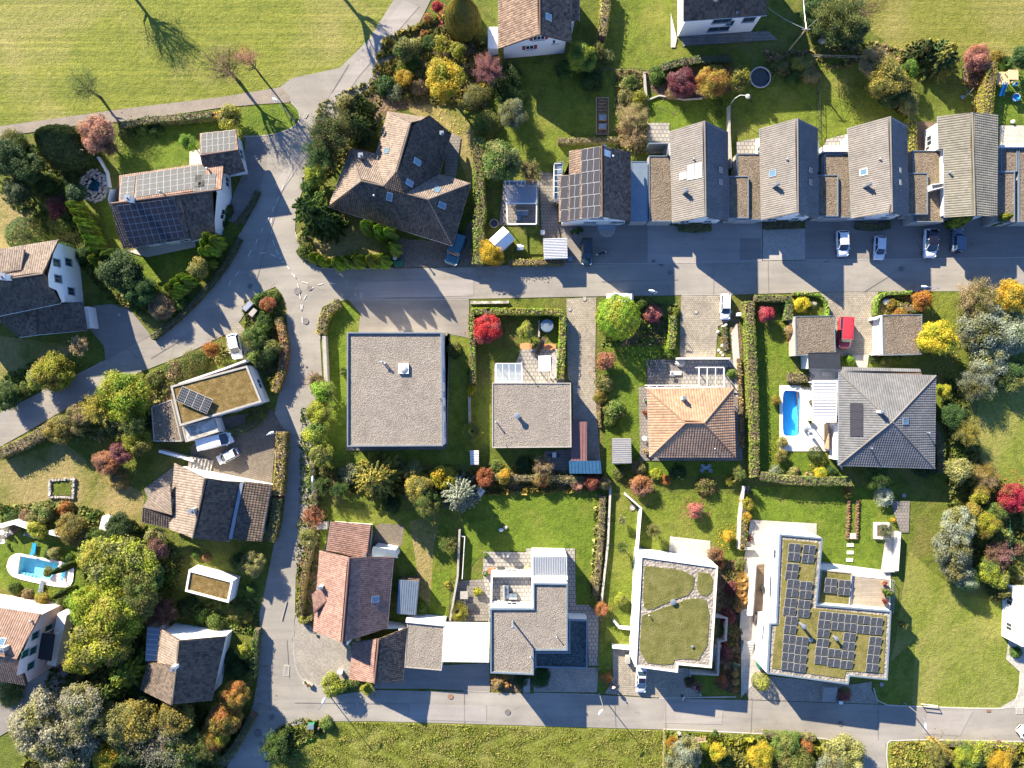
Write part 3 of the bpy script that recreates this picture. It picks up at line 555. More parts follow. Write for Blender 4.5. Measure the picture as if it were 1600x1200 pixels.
def foliage(kind, size, var):                # leaf meshes are built once each and shared
    key = kind, size, var
    if key in KINDS: return KINDS[key]
    nl, lf, kk = {'s': (950, .145, 12), 'm': (3600, .078, 42), 'l': (12000, .045, 105)}[size]
    f = {'round': lambda: crown_round(int(nl * 1.5), lf, kk, .9, lump=(.2, .4) if size != 'l' else (.1, .3)), 'shrub': lambda: crown_round(int(nl * 1.4), lf, max(8, kk - 4), 1, True), 'airy': lambda: crown_airy(int(nl * 2.3), lf * .75, 80),
         'dense': lambda: crown_dense(int(nl * 1.5), lf * .9), 'dome': lambda: crown_dense(int(nl * 1.3), lf * .85, True, .06), 'conifer': lambda: crown_conifer(int(nl * 1.6), lf, {'s': 5, 'm': 7, 'l': 9}[size]), 'cedar': lambda: crown_conifer(int(nl * 1.6), lf * 1.05, {'s': 4, 'm': 6, 'l': 7}[size], .05, .12, 1.0),
         'thuja': lambda: crown_thuja(int(nl * 1.3), lf), 'cone': lambda: crown_cone(int(nl * 1.7), lf * .85), 'tuft': lambda: crown_tuft(int(nl * .7), lf * 1.1), 'twig': lambda: crown_airy(int(nl * .55), lf * .62, 90), 'bare': lambda: crown_airy(int(nl * .25), lf * .6)}[kind]
    KINDS[key] = leaf_mesh('needles' if kind in ('conifer', 'cedar') else 'foliage', *f()); return KINDS[key]
def limb_mesh(k, airy, seed):
    """trunk from z 0 to 1 that tapers and forks into boughs; used at crown scale"""
    r = random.Random(seed); mb = MB(); mb.tube([(0, 0, 0), (.03, .02, .25), (-.02, .03, .55), (.0, .0, .8)], [.085, .06, .045, .025], 7)
    for i in range(k):
        a = i * 2.4 + r.uniform(-.3, .3); z = r.uniform(.32, .62); e = r.uniform(.5, .85); q = Vector((math.cos(a) * e, math.sin(a) * e, min(1.05, z + r.uniform(.15, .42)))); s = Vector((0, 0, z)); mid = (s + q) / 2 + Vector((0, 0, -.05))
        mb.tube([s, mid, q], [.034, .02, .006] if not airy else [.022, .012, .004], 5, cap=False)
        if airy:
            for j in range(4):
                f = r.uniform(.35, .9); b = s + (q - s) * f; aa = a + r.uniform(-1, 1); mb.tube([b, b + Vector((math.cos(aa) * .3, math.sin(aa) * .3, r.uniform(.05, .22)))], [.007, .002], 4, cap=False)
    return mesh('trunk', mb.v, mb.f, M['bark'])
LIMBS = [limb_mesh(9, False, s) for s in range(3)]; LIMBS_AIRY = [limb_mesh(16, True, s + 9) for s in range(2)]
STEM = []
for s in range(2):
    mb = MB()
    for i in range(5): a = i * 1.26 + s; mb.tube([(0.03 * math.cos(a), .03 * math.sin(a), 0), (.35 * math.cos(a), .35 * math.sin(a), .6)], [.05, .015], 5, cap=False)
    STEM.append(mesh('stem', mb.v, mb.f, M['bark']))
PC = dict(th=(.13, .165, .03), dk=(0.033, 0.063, 0.021), dg=(0.0508, 0.0943, 0.0261), g=(0.098, 0.161, 0.0308), bg=(0.176, 0.297, 0.0243), yg=(0.276, 0.299, 0.0287), ol=(0.163, 0.169, 0.0455), lo=(0.258, 0.252, 0.09), go=(.29, .24, .045), y=(.52, .375, .035), yo=(.48, .28, .03),
          o=(.37, .17, .05), ru=(0.315, 0.131, 0.063), pk=(0.399, 0.2, 0.158), pb=(0.315, 0.158, 0.105), r=(0.441, 0.0368, 0.0473), cr=(.16, .045, .055), pr=(0.2, 0.0945, 0.105), tn=(0.336, 0.257, 0.137), sv=(0.252, 0.284, 0.21), sg=(0.196, 0.23, 0.127), br=(0.176, 0.105, 0.066), gy=(.27, .26, .185), pe=(0.441, 0.263, 0.0945), hp=(.4, .105, .11))
CN = dict(th='fresh green', dk='very dark green', dg='dark green', g='mid green', bg='bright green', yg='yellow-green', ol='olive', lo='pale olive', go='golden olive', y='bright yellow', yo='amber yellow', o='orange', ru='rust coloured', pk='pink-brown', pb='reddish brown', r='red', cr='crimson', pr='mauve', tn='tan', sv='silver-green', sg='grey-green', br='brown', gy='ash grey', pe='straw orange', hp='pinkish red')
KN = dict(twig='wispy half-bare tree', round='broadleaf tree', shrub='loose shrub', airy='thin-leaved tree', dense='dense globe tree', dome='clipped dome bush', conifer='spruce', cedar='spreading conifer', thuja='columnar thuja', cone='cone-shaped evergreen', tuft='grass tuft', bare='almost bare tree')
KO = dict(twig='sparse_tree', round='broadleaf_tree', shrub='shrub', airy='sparse_tree', dense='globe_tree', dome='clipped_bush', conifer='spruce_tree', cedar='conifer_tree', thuja='thuja', cone='evergreen_tree', tuft='ornamental_grass', bare='bare_tree')
FALL = []
TONE = dict(y='yg', yo='ol', o='ol', r='cr', hp='cr', bg='g', ru='br', pk='br', yg='ol', g='dg', ol='g', lo='ol', cr='br')
PEND = []                                    # plants waiting for a label of their own
def plant(kind, col, px, py, r, h=None, group=None, label=None, near=None, sq=1.0, rz=None):
    """px, py = middle of the crown in the photo, r = its radius there (photo units), h = height in metres"""
    kd = kind; c, c2 = (col.split('/') + [None])[:2]; R = r * (.114 if kd in ('shrub', 'round') else .104)
    h = h or {'round': R * 2.1 + .8, 'shrub': R * 1.25 + .2, 'airy': R * 2 + 1.5, 'twig': R * 2 + 1.5, 'dense': R * 1.8 + .6, 'dome': R * 1.1 + .2, 'conifer': R * 2.0 + 1, 'cedar': R * 1.7 + 1, 'thuja': R * 3.2, 'cone': R * 2.2, 'tuft': R * 1.3, 'bare': R * 2 + 1.5}[kd]
    tree = kd in ('round', 'airy', 'dense', 'bare', 'twig'); zc = h - R * .75 if tree else h * .45
    R *= (HC - zc) / HC; zc = max(zc, R * .55) if tree else zc; p = P(px, py, zc); var = random.randrange(3); rot = random.uniform(0, 6.28) if rz is None else rz
    if rz is None and sq != 1.0: rot = 0.0
    size = 's' if R < 1.0 else ('m' if R < 2.3 else 'l'); me = foliage(kd, size, var)
    root = thing(KO[kd], None, {'shrub': 'shrub', 'dome': 'bush', 'tuft': 'grass', 'thuja': 'thuja'}.get(kd, 'tree'), (p.x, p.y, 0), group, rot)
    fo = link('crown' if tree or kd in ('conifer', 'cedar', 'cone') else 'foliage', me, root); fo.material_slots[0].link = 'OBJECT'; fo.material_slots[0].material = m_leaf(PC[c], PC[c2 or TONE.get(c, c)], .42 if kd not in ('conifer', 'thuja', 'cone', 'dome', 'cedar') else .2)
    if tree:
        fo.location = (0, 0, zc); Rz = min(R * .95, max(h - zc, R * .6)); fo.scale = (R * random.uniform(.88, 1.12), R * sq * random.uniform(.88, 1.12), Rz)
        tr = link('trunk', random.choice(LIMBS_AIRY if kd in ('airy', 'bare', 'twig') else LIMBS), root); ts = zc + Rz * (.75 if kd in ('airy', 'bare', 'twig') else .45); tr.scale = (R * .95, R * .95, ts)
    else:
        fo.location = (0, 0, .0); fo.scale = (R, R * sq, h if kd != 'dome' else h * .9)
        if kd in ('shrub', 'dome', 'tuft'): fo.scale[2] = h * .85
        st = link('trunk' if kd in ('conifer', 'cedar', 'cone') else 'stem', random.choice(LIMBS if kd in ('conifer', 'cedar', 'cone') else STEM), root)
        st.scale = (R * .5, R * .5, h * .9) if kd in ('conifer', 'cedar', 'cone') else (R, R * sq, h * .8)
    if c in ('y', 'yo', 'o', 'ru', 'pb', 'pk', 'r', 'hp', 'go', 'pr') and kd == 'round': FALL.append((p.x, p.y, R, c))
    PEND.append((root, p, r, c, c2, kd, label, near)); return root
def hedge(col, line, w, h, it=1, label=None, near=None, loose=.0, dens=26, name='hedge', closed=False, leaf=.2):
    """a clipped hedge: a woody core under leaf faces on top and sides; line and w in photo units at the hedge top"""
    c, c2 = (col.split('/') + [None])[:2]
    if it: line = smoothed(line, it)
    pts = [P(x, y, h) for x, y in line]; W2 = w * .1 * (HC - h) / HC
    mid = pts[len(pts) // 2]; root = thing(name, None, 'hedge', (mid.x, mid.y, 0))
    core = MB(); strip_pts(pts, W2 * .78, 0, h * .9, core); core.obj('stem', M['bark'], root)
    C = []; Nn = []; T = []
    for a, b in zip(pts, pts[1:]):
        d = b - a; ln = math.hypot(d.x, d.y)
        if ln < 1e-4: continue
        t = np.array([d.x / ln, d.y / ln]); nn = np.array([-t[1], t[0]])
        for side in (0, 1, 2):
            k = int(dens * ln * (W2 if side == 0 else h)) + 2; s = RNG.uniform(0, 1, k)[:, None]; q = np.array([[a.x, a.y]]) + np.array([[d.x, d.y]]) * s
            ph = (q[:, 0] * 2.1 + q[:, 1] * 1.7); wob = np.sin(ph) * .5 + np.sin(ph * 2.7 + 1) * .5
            if side == 0:
                e = RNG.uniform(-1, 1, k); edge = np.clip((np.abs(e) - .7) / .3, 0, 1); xy = q + nn * (e * W2 / 2)[:, None]; z = h * (1 - .12 * edge ** 2) + wob * (.05 + loose * .35) + RNG.normal(0, .05 + loose * .18, k); n = np.stack([nn[0] * e * .5, nn[1] * e * .5, np.ones(k)], 1)
            else:
                sg = 1 if side == 1 else -1; z = RNG.uniform(.03, .98, k) * h; xy = q + nn * sg * (W2 / 2 * (1 + .05 * wob + loose * .25 * RNG.normal(0, 1, k)) - .04)[:, None]; n = np.stack([np.full(k, nn[0] * sg), np.full(k, nn[1] * sg), np.full(k, .35)], 1)
            C.append(np.concatenate([xy, z[:, None]], 1)); Nn.append(n + sph(k) * .6); T.append(.5 + wob * .14 + RNG.normal(0, .15, k))
    C = np.concatenate(C) - np.array([[mid.x, mid.y, 0]]); me = leaf_mesh('foliage', C, np.concatenate(Nn), leaf * RNG.uniform(.6, 1.3, len(C)), np.concatenate(T))
    fo = link('foliage', me, root); me.materials[0] = m_leaf(PC[c], PC[c2] if c2 else None, .3)
    PEND.append((root, mid, w, c, c2, 'hedge', label, near)); return root
# ---------------------------------------------------------------- vehicles
PAINT = {}
def paint(c):
    if c not in PAINT: PAINT[c] = m_paint('car_paint', c)
    return PAINT[c]
M['lamp_lens'] = m_paint('lamp_lens', (.7, .72, .75), .15); M['tail_lens'] = m_paint('tail_lens', (.3, .01, .01), .2); M['carglass'] = m_glass('car_glass', (.015, .03, .05), .05); M['sunroof'] = m_glass('dark_sunroof', (.01, .01, .02), .08)
CAR = {  # length, width, height, then stations along the car from the tail: rear glass foot, roof rear, roof front, windscreen foot; belt height
    'hatch': (4.1, 1.78, 1.48, -.46, -.36, .06, .24, .93), 'sedan': (4.5, 1.8, 1.42, -.36, -.2, .07, .25, .92), 'suv': (4.5, 1.86, 1.66, -.47, -.4, .08, .25, 1.04),
    'van': (5.2, 2.0, 1.98, -.495, -.47, .2, .36, 1.15), 'wagon': (4.7, 1.82, 1.5, -.47, -.4, .06, .24, .94), 'offroad': (4.2, 1.84, 1.85, -.44, -.42, .1, .19, 1.12), 'pickup': (4.9, 2.0, 1.9, -.49, -.47, .19, .29, 1.2)}
def car(kind, col, px, py, deg, label, scale=1.0, roof=None, group='cars parked along the streets', cat=None, bonnet=None):
    """deg = heading of the bonnet in the picture, anticlockwise from the right"""
    Ln, Wd, Ht, r0, r1, f1, f0, belt = CAR[kind]; name = {'van': 'van', 'offroad': 'off_road_car', 'pickup': 'pickup_van'}.get(kind, 'parked_car'); p = P(px, py, .9)
    root = thing(name, label, cat or {'van': 'van', 'pickup': 'van'}.get(kind, 'car'), (p.x, p.y, 0), group); pm = paint(col)
    def pt(x, y, z): return (x * Ln * scale, y * Wd * .5 * scale, z * scale)
    def mk(nm, vs, fs, m, par=root, smooth=False): return link(nm, mesh(nm, vs, fs, m, smooth=smooth), par)
    nose = .62 if kind != 'van' else .72
    st = [(-.5, .74, .62), (-.485, .9, belt * .92), (-.4, .98, belt), (-.2, 1, belt), (.1, 1, belt), (.25, .99, belt * .97), (.36, .97, belt * .9), (.45, .9, belt * .82), (.485, .8, belt * .7), (.5, .66, .55)]
    V = []; F = []
    for x, w, zt in st:
        V += [pt(x, w * .86, .2), pt(x, w, .34), pt(x, w, zt * .72), pt(x, w * .93, zt - .03), pt(x, w * .6, zt + .025), pt(x, 0, zt + .04), pt(x, -w * .6, zt + .025), pt(x, -w * .93, zt - .03), pt(x, -w, zt * .72), pt(x, -w, .34), pt(x, -w * .86, .2)]
    for i in range(len(st) - 1):
        for k in range(10): F.append((i * 11 + k, i * 11 + k + 1, (i + 1) * 11 + k + 1, (i + 1) * 11 + k))
    F += [tuple(range(11)), tuple(range((len(st) - 1) * 11, len(st) * 11))[::-1]]; mk('body', V, F, pm, smooth=True)
    # glasshouse: feet at the belt, roof above
    zb = belt + .0; zr = Ht; a0, a1, b1, b0 = r0 + .005, r1, f1, f0; wb, wr = .92, .74 if kind not in ('van', 'offroad', 'pickup') else .84
    q = lambda x, w, z: pt(x, w, z); wm = (wb + wr) / 2
    for s in (1, -1):
        mk('side_window', [q(a0 + .02, s * wb, zb), q(b0 - .02, s * wb, zb), q(b1 + .0, s * wr, zr - .05), q(a1, s * wr, zr - .05)], [(0, 1, 2, 3) if s < 0 else (3, 2, 1, 0)], M['carglass'] if kind != 'van' else pm)
    mk('rear_window', [q(a0, wb * .96, zb), q(a0, -wb * .96, zb), q(a1, -wr, zr - .04), q(a1, wr, zr - .04)], [(3, 2, 1, 0)], M['carglass'])
    ws = []; wf = []
    for j in range(7):
        y = 1 - j / 3; k = .02 * (1 - y * y); ws += [q(b0 + k, y * wb * .95, zb + .01), q(b1 + k * .6, y * wr, zr - .04)]
    for j in range(6): wf.append((2 * j, 2 * j + 1, 2 * j + 3, 2 * j + 2))
    mk('windscreen', ws, wf, M['carglass'])
    rv = []; rf = []; nx = 8
    for i in range(nx + 1):
        x = a1 - .012 + (b1 + .02 - a1 + .012) * i / nx; e = 1 - abs(2 * i / nx - 1) ** 4
        for y in (-1, -.86, -.45, 0, .45, .86, 1): rv.append(q(x, y * wr * (1.0 + .03 * e), zr - .07 + (.07 * (1 - abs(y) ** 3) + .02) * (.45 + .55 * e)))
    for i in range(nx):
        for j in range(6): rf.append((i * 7 + j, (i + 1) * 7 + j, (i + 1) * 7 + j + 1, i * 7 + j + 1))
    mk('roof', rv, rf, roof if roof else pm, smooth=True)
    for s in (1, -1):                         # pillars between the panes
        mb = MB(); A, B = Vector(q(b0, s * wb * .95, zb)), Vector(q(b1 + .005, s * wr, zr - .03)); mb.bar(A, B, .07); mb.bar(q(a0, s * wb * .95, zb), q(a1, s * wr, zr - .03), .1); x = (a0 + b0) / 2 + .01; mb.bar(q(x, s * wb * .99, zb), q(x, s * wr * 1.005, zr - .05), .07)
        mk('pillar', mb.v, mb.f, pm)
        mb = MB(); mb.box(q(f0 - .035, s * 1.07, belt - .06), (.13, .2, .14)); mk('wing_mirror', mb.v, mb.f, pm)
    if kind == 'van':
        for s in (1, -1): mk('cab_window', [q(b1 - .09, s * (wb + .01), zb + .05), q(b0 - .02, s * (wb + .01), zb + .05), q(b1 + .01, s * (wr + .02), zr - .16), q(b1 - .09, s * (wr + .02), zr - .16)], [(0, 1, 2, 3) if s < 0 else (3, 2, 1, 0)], M['carglass'])
    if kind in ('pickup', 'van', 'offroad'):  # pressed ribs on the roof
        mb = MB()
        for j in range(5): y = (-.8 + .4 * j) * wr * .9; mb.bar(q(a1 + .02, y, zr + .015), q(b1 - .03, y, zr + .015), .05, .03)
        mk('roof_rib', mb.v, mb.f, roof if roof else pm)
    for x in (-.3, .31):
        for s in (1, -1):
            c = Vector(pt(x, s * .9, .32)); R = .32 * scale; mb = MB(); n = 16; y0, y1 = -.11 * scale, .11 * scale
            prof = [(R * .6, y0), (R * .94, y0), (R, y0 * .6), (R, y1 * .6), (R * .94, y1), (R * .6, y1)]; vs = []; fs = []
            for r_, y_ in prof: vs += [c + Vector((r_ * math.cos(k * 6.2832 / n), y_, r_ * math.sin(k * 6.2832 / n))) for k in range(n)]
            for i in range(5):
                for k in range(n): fs.append((i * n + k, i * n + (k + 1) % n, (i + 1) * n + (k + 1) % n, (i + 1) * n + k))
            t = mk('wheel', vs, fs, M['black']); vs = [c + Vector((R * .6 * math.cos(k * 6.2832 / n), s * .09 * scale, R * .6 * math.sin(k * 6.2832 / n))) for k in range(n)] + [c + Vector((0, s * .05, 0))]
            mk('rim', vs, [(k, (k + 1) % n, n) for k in range(n)], M['steel'], t)
    for s in (1, -1):
        mb = MB(); mb.bar(pt(.46, s * .62, belt * .74), pt(.42, s * .9, belt * .8), .16, .12); mk('headlight', mb.v, mb.f, M['lamp_lens'])
        mb = MB(); mb.bar(pt(-.488, s * .58, belt * .84), pt(-.47, s * .88, belt * .84), .1, .14); mk('taillight', mb.v, mb.f, M['tail_lens'])
    mb = MB(); mb.box(pt(.497, 0, .3), (.07, .9, .18)); mk('grille', mb.v, mb.f, M['black'])
    mb = MB(); mb.bar(pt(f0 + .02, .55, belt + .03), pt(f0 + .03, -.55, belt + .03), .12, .02); mk('wiper_panel', mb.v, mb.f, M['black'])
    if kind == 'offroad': mb = MB(); mb.tube([pt(-.53, 0, .9), pt(-.49, 0, .9)], .34, 14); mk('spare_wheel', mb.v, mb.f, M['black'])
    root.rotation_euler[2] = math.radians(deg); return root
# ---------------------------------------------------------------- people
def skin_chain(name, verts, edges, rad, m, parent):
    me = bpy.data.meshes.new(name); me.from_pydata(verts, edges, []); me.materials.append(m); o = link(name, me, parent)
    md = o.modifiers.new('skin', 'SKIN'); md.use_smooth_shade = True
    if not me.skin_vertices: 
        o.data.update()
    sv = me.skin_vertices[0].data if me.skin_vertices else None
    if sv:
        for i, r in enumerate(rad): sv[i].radius = (r, r)
        sv[0].use_root = True
    s = o.modifiers.new('sub', 'SUBSURF'); s.levels = 1; s.render_levels = 1; return o
def person(px, py, deg, label, top, legs, hair='hair', h=1.72, pz=0.0, bend=.16, arms=(.25, -.2)):
    p = P(px, py, pz); root = thing('person', label, 'person', (p.x, p.y, pz), None, math.radians(deg)); k = h / 1.72
    V = []; E = []; R = []
    def v(x, y, z, r, par=None):
        V.append((x * k, y * k, z * k)); R.append(r * k); i = len(V) - 1
        if par is not None: E.append((par, i))
        return i
    pel = v(0, 0, .95, .14); ch = v(.02, 0, 1.25, .15, pel); nk = v(.03, 0, 1.45, .06, ch); hd = v(.05, 0, 1.6, .095, nk); v(.05, 0, 1.68, .07, hd); tops = []; legi = []
    for s, st in ((1, bend), (-1, -bend)):
        hp = v(0, s * .1, .9, .1, pel); kn = v(st * .9 + .02, s * .1, .5, .065, hp); an = v(st * 1.3 - .03, s * .1, .09, .045, kn); v(st * 1.3 + .12, s * .11, .04, .04, an)
        sh = v(.0, s * .19, 1.38, .07, ch); el = v(arms[0] * .2, s * .25, 1.12, .05, sh); wr = v(arms[0], s * .23, .93, .035, el); pa = v(arms[0] + .06, s * .23, .88, .035, wr)
        for f in range(4): a = v(arms[0] + .11, s * (.2 + .02 * f), .85 - .004 * f, .009, pa); v(arms[0] + .14, s * (.2 + .02 * f), .81 + .004 * f, .008, a)
        a = v(arms[0] + .09, s * .19, .9, .01, pa); v(arms[0] + .12, s * .185, .87, .009, a)
    skin_chain('body', V, E, R, M['skin'], root)
    def sub(nm, pts, eds, rr, m): skin_chain(nm, [tuple(c * k for c in q) for q in pts], eds, [x * k for x in rr], m, root)
    a0 = arms[0]
    sub('jacket', [(0, 0, .93), (.02, 0, 1.25), (.03, 0, 1.42), (0, .19, 1.38), (a0 * .2, .25, 1.12), (a0, .23, .96), (0, -.19, 1.38), (a0 * .2, -.25, 1.12), (a0, -.23, .96)], [(0, 1), (1, 2), (1, 3), (3, 4), (4, 5), (1, 6), (6, 7), (7, 8)], [.165, .175, .08, .09, .07, .05, .09, .07, .05], top)
    sub('trousers', [(0, 0, .98), (0, .1, .88), (bend * .9 + .02, .1, .5), (bend * 1.3 - .03, .1, .13), (0, -.1, .88), (-bend * .9 + .02, -.1, .5), (-bend * 1.3 - .03, -.1, .13)], [(0, 1), (1, 2), (2, 3), (0, 4), (4, 5), (5, 6)], [.15, .115, .08, .065, .115, .08, .065], legs)
    mb = MB(); mb.lathe((.03 * k, 0, 1.6 * k), [(.108 * k, 0), (.115 * k, .05 * k), (.09 * k, .11 * k), (.03 * k, .14 * k)], 12)
    link('hair', mesh('hair', mb.v, mb.f, M[hair], smooth=True), root)
    f = MB(); f.box((.145 * k, 0, 1.585 * k), (.04, .03, .04)); link('nose', mesh('nose', f.v, f.f, M['skin']), root)
    for s in (1, -1):
        f = MB(); f.box((.125 * k, s * .035 * k, 1.62 * k), (.02, .025, .015)); link('eye', mesh('eye', f.v, f.f, M['black']), root)
        f = MB(); f.box((bend * 1.3 * s + .06, s * .105, 0), (.27, .1, .09)); link('shoe', mesh('shoe', f.v, f.f, M['black']), root)
    return root
# ---------------------------------------------------------------- street furniture
def lamp(bx, by, h, tx, ty, label, arm=.9):
    """column foot at (bx, by) on the ground; the arm points to the photo point (tx, ty)"""
    b = P(bx, by); q = P(tx, ty, h); d = Vector((q.x - b.x, q.y - b.y)); ln = min(max(d.length, .3), 3.2); d.normalize(); root = thing('street_lamp', label, 'street lamp', (b.x, b.y, 0), 'street lamps')
    mb = MB(); mb.tube([b, b + Vector((0, 0, h * .5)), b + Vector((0, 0, h - .4))], [.085, .07, .055], 10); mb.tube([b, b + Vector((0, 0, .5))], .11, 10); mb.obj('pole', M['steel'], root)
    e = b + Vector((d.x * ln, d.y * ln, h)); mb = MB(); mb.tube([b + Vector((0, 0, h - .45)), b + Vector((d.x * ln * .25, d.y * ln * .25, h - .1)), e], .04, 8); mb.obj('arm', M['steel'], root)
    mb = MB(); t = Vector((d.x, d.y, 0)); n = Vector((-d.y, d.x, 0)); vs = []
    for s, w, z in ((-.1, .09, .0), (.2, .19, .02), (.65, .16, .02), (.8, .07, 0)): vs += [e + t * s + n * w + Vector((0, 0, z - .06)), e + t * s + Vector((0, 0, z + .09)), e + t * s - n * w + Vector((0, 0, z - .06))]
    fs = [(i * 3 + a, (i + 1) * 3 + a, (i + 1) * 3 + (a + 1) % 3, i * 3 + (a + 1) % 3) for i in range(3) for a in range(3)] + [(0, 1, 2), (11, 10, 9)]
    mb.add(vs, fs); mb.obj('lamp_head', M['white'], root); return root
def manhole(px, py, r, label, m='iron', z=None):
    p = P(px, py); z = ROADTOP if z is None else z; root = thing('manhole_cover', label, 'manhole cover', (p.x, p.y, 0), 'covers set in the roads'); R = r * .1
    mb = MB(); o = [(p.x + R * 1.25 * math.cos(k * .393), p.y + R * 1.25 * math.sin(k * .393)) for k in range(16)]; i = [(p.x + R * math.cos(k * .393), p.y + R * math.sin(k * .393)) for k in range(16)]
    ring(mb, o, i, z - .05, z + .02); mb.obj('frame', M['iron'], root); mb = MB(); mb.lathe((p.x, p.y, z - .05), [(R - .005, 0), (R - .005, .064), (R * .7, .064), (R * .68, .056), (R * .3, .056), (R * .28, .064)], 16); mb.obj('lid', M[m], root); return root
def grate(px, py, w, h, label, rz=0.0, m='iron'):
    p = P(px, py); root = thing('drain_grate', label, 'drain grate', (p.x, p.y, 0), 'covers set in the roads', rz); mb = MB(); w *= .1; h *= .1; z = ROADTOP
    for s in (-1, 1): mb.box((s * w / 2, 0, z - .04), (.06, h, .055)); mb.box((0, s * h / 2, z - .04), (w - .06, .06, .05))
    link('frame', mesh('frame', mb.v, mb.f, M['pale' if m == 'concrete' else 'iron']), root); mb = MB(); n = max(3, int(w / .12))
    for k in range(n): mb.box((-w / 2 + w * (k + .5) / n, 0, z - .03), (w / n * .7, h - .08, .036))
    link('bar', mesh('bar', mb.v, mb.f, M[m]), root); return root
def bin_(px, py, label, m='greenp', s=1.0, rz=0.0, z=0.0):
    p = P(px, py, z + .5); root = thing('wheelie_bin', label, 'bin', (p.x, p.y, z), None, rz); mb = MB()
    mb.add([(x * (.27 if k == 0 else .34) * s, y * (.27 if k == 0 else .36) * s, .08 + k * .95 * s) for k in (0, 1) for x, y in ((-1, -1), (1, -1), (1, 1), (-1, 1))], [(3, 2, 1, 0), (4, 5, 6, 7), (0, 1, 5, 4), (1, 2, 6, 5), (2, 3, 7, 6), (3, 0, 4, 7)])
    link('body', mesh('body', mb.v, mb.f, M[m]), root); mb = MB(); mb.box((0, 0, 1.03 * s), (.72 * s, .78 * s, .06)); mb.box((0, 0, 1.09 * s), (.5 * s, .55 * s, .04)); link('lid', mesh('lid', mb.v, mb.f, M[m]), root)
    for q in (-1, 1): mb = MB(); mb.tube([(q * .3 * s, -.25 * s, .1), (q * .24 * s, -.25 * s, .1)], .1, 10); link('wheel', mesh('wheel', mb.v, mb.f, M['black']), root)
    return root
def pot(px, py, r, label, m='orange', col='g', h=.5, z=0.0, kind='shrub'):
    p = P(px, py, z); root = thing('plant_pot', label, 'potted plant', (p.x, p.y, z), None); R = r * .1; mb = MB(); mb.lathe((p.x, p.y, z), [(R * .6, 0), (R * .9, h), (R, h), (R, h + .06), (R * .85, h + .06), (R * .8, h - .05)], 12); mb.obj('pot', M[m], root)
    f = link('foliage', foliage(kind, 's', random.randrange(3)), root, (0, 0, h)); f.scale = (R * 1.5, R * 1.5, R * 1.6); f.material_slots[0].link = 'OBJECT'; f.material_slots[0].material = m_leaf(PC[col]); return root
def table(px, py, w, d, label, m='white', rz=0.0, h=.74, round_=False, z=0.0, group=None):
    p = P(px, py, z + h); root = thing('garden_table', label, 'table', (p.x, p.y, z), group, rz); mb = MB(); w *= .1; d *= .1
    if round_: mb.lathe((0, 0, h - .04), [(w / 2 - .02, 0), (w / 2, .02), (w / 2 - .01, .045)], 20)
    else:
        n = max(3, int(d / .14))
        for k in range(n): mb.box((0, -d / 2 + d * (k + .5) / n, h - .04), (w, d / n * .9, .04))
    link('tabletop', mesh('tabletop', mb.v, mb.f, M[m]), root)
    for x, y in ((-1, -1), (1, -1), (1, 1), (-1, 1)): mb = MB(); mb.bar((x * w * .36, y * d * .36, 0), (x * w * .36, y * d * .36, h - .04), .05); link('leg', mesh('leg', mb.v, mb.f, M['darkmetal']), root)
    return root
def chair(px, py, rz, label, m='white', z=0.0, group=None, s=1.0):
    p = P(px, py, z + .5); root = thing('garden_chair', label, 'chair', (p.x, p.y, z), group, rz); k = s
    def a(nm, c, d): mb = MB(); mb.box(c, d); link(nm, mesh(nm, mb.v, mb.f, M[m]), root)
    a('seat', (0, 0, .42 * k), (.5 * k, .5 * k, .05)); a('backrest', (-.25 * k, 0, .46 * k), (.05, .48 * k, .45 * k))
    for y in (-1, 1):
        for x in (-1, 1): a('leg', (x * .21 * k, y * .21 * k, 0), (.04, .04, .42 * k))
        a('armrest', (0, y * .26 * k, .62 * k), (.45 * k, .05, .04))
    return root
def lounger(px, py, rz, label, m='white', cush=None, z=0.0, group=None):
    p = P(px, py, z + .3); root = thing('sun_lounger', label, 'sun lounger', (p.x, p.y, z), group, rz)
    mb = MB()
    for y in (-.3, .3): mb.bar((-.95, y, .32), (.95, y, .32), .06)
    link('frame', mesh('frame', mb.v, mb.f, M[m]), root); mb = MB()
    for k in range(9): mb.box((-.25 + k * .14, 0, .35), (.12, .56, .03))
    link('seat', mesh('seat', mb.v, mb.f, M[cush or m]), root); mb = MB()
    for k in range(5): x = -.33 - k * .12; mb.bar((x, -.28, .38 + k * .09), (x, .28, .38 + k * .09), .1, .03)
    link('backrest', mesh('backrest', mb.v, mb.f, M[cush or m]), root)
    for x in (-.8, .8):
        for y in (-.28, .28): mb = MB(); mb.box((x, y, 0), (.05, .05, .3)); link('leg', mesh('leg', mb.v, mb.f, M[m]), root)
    return root
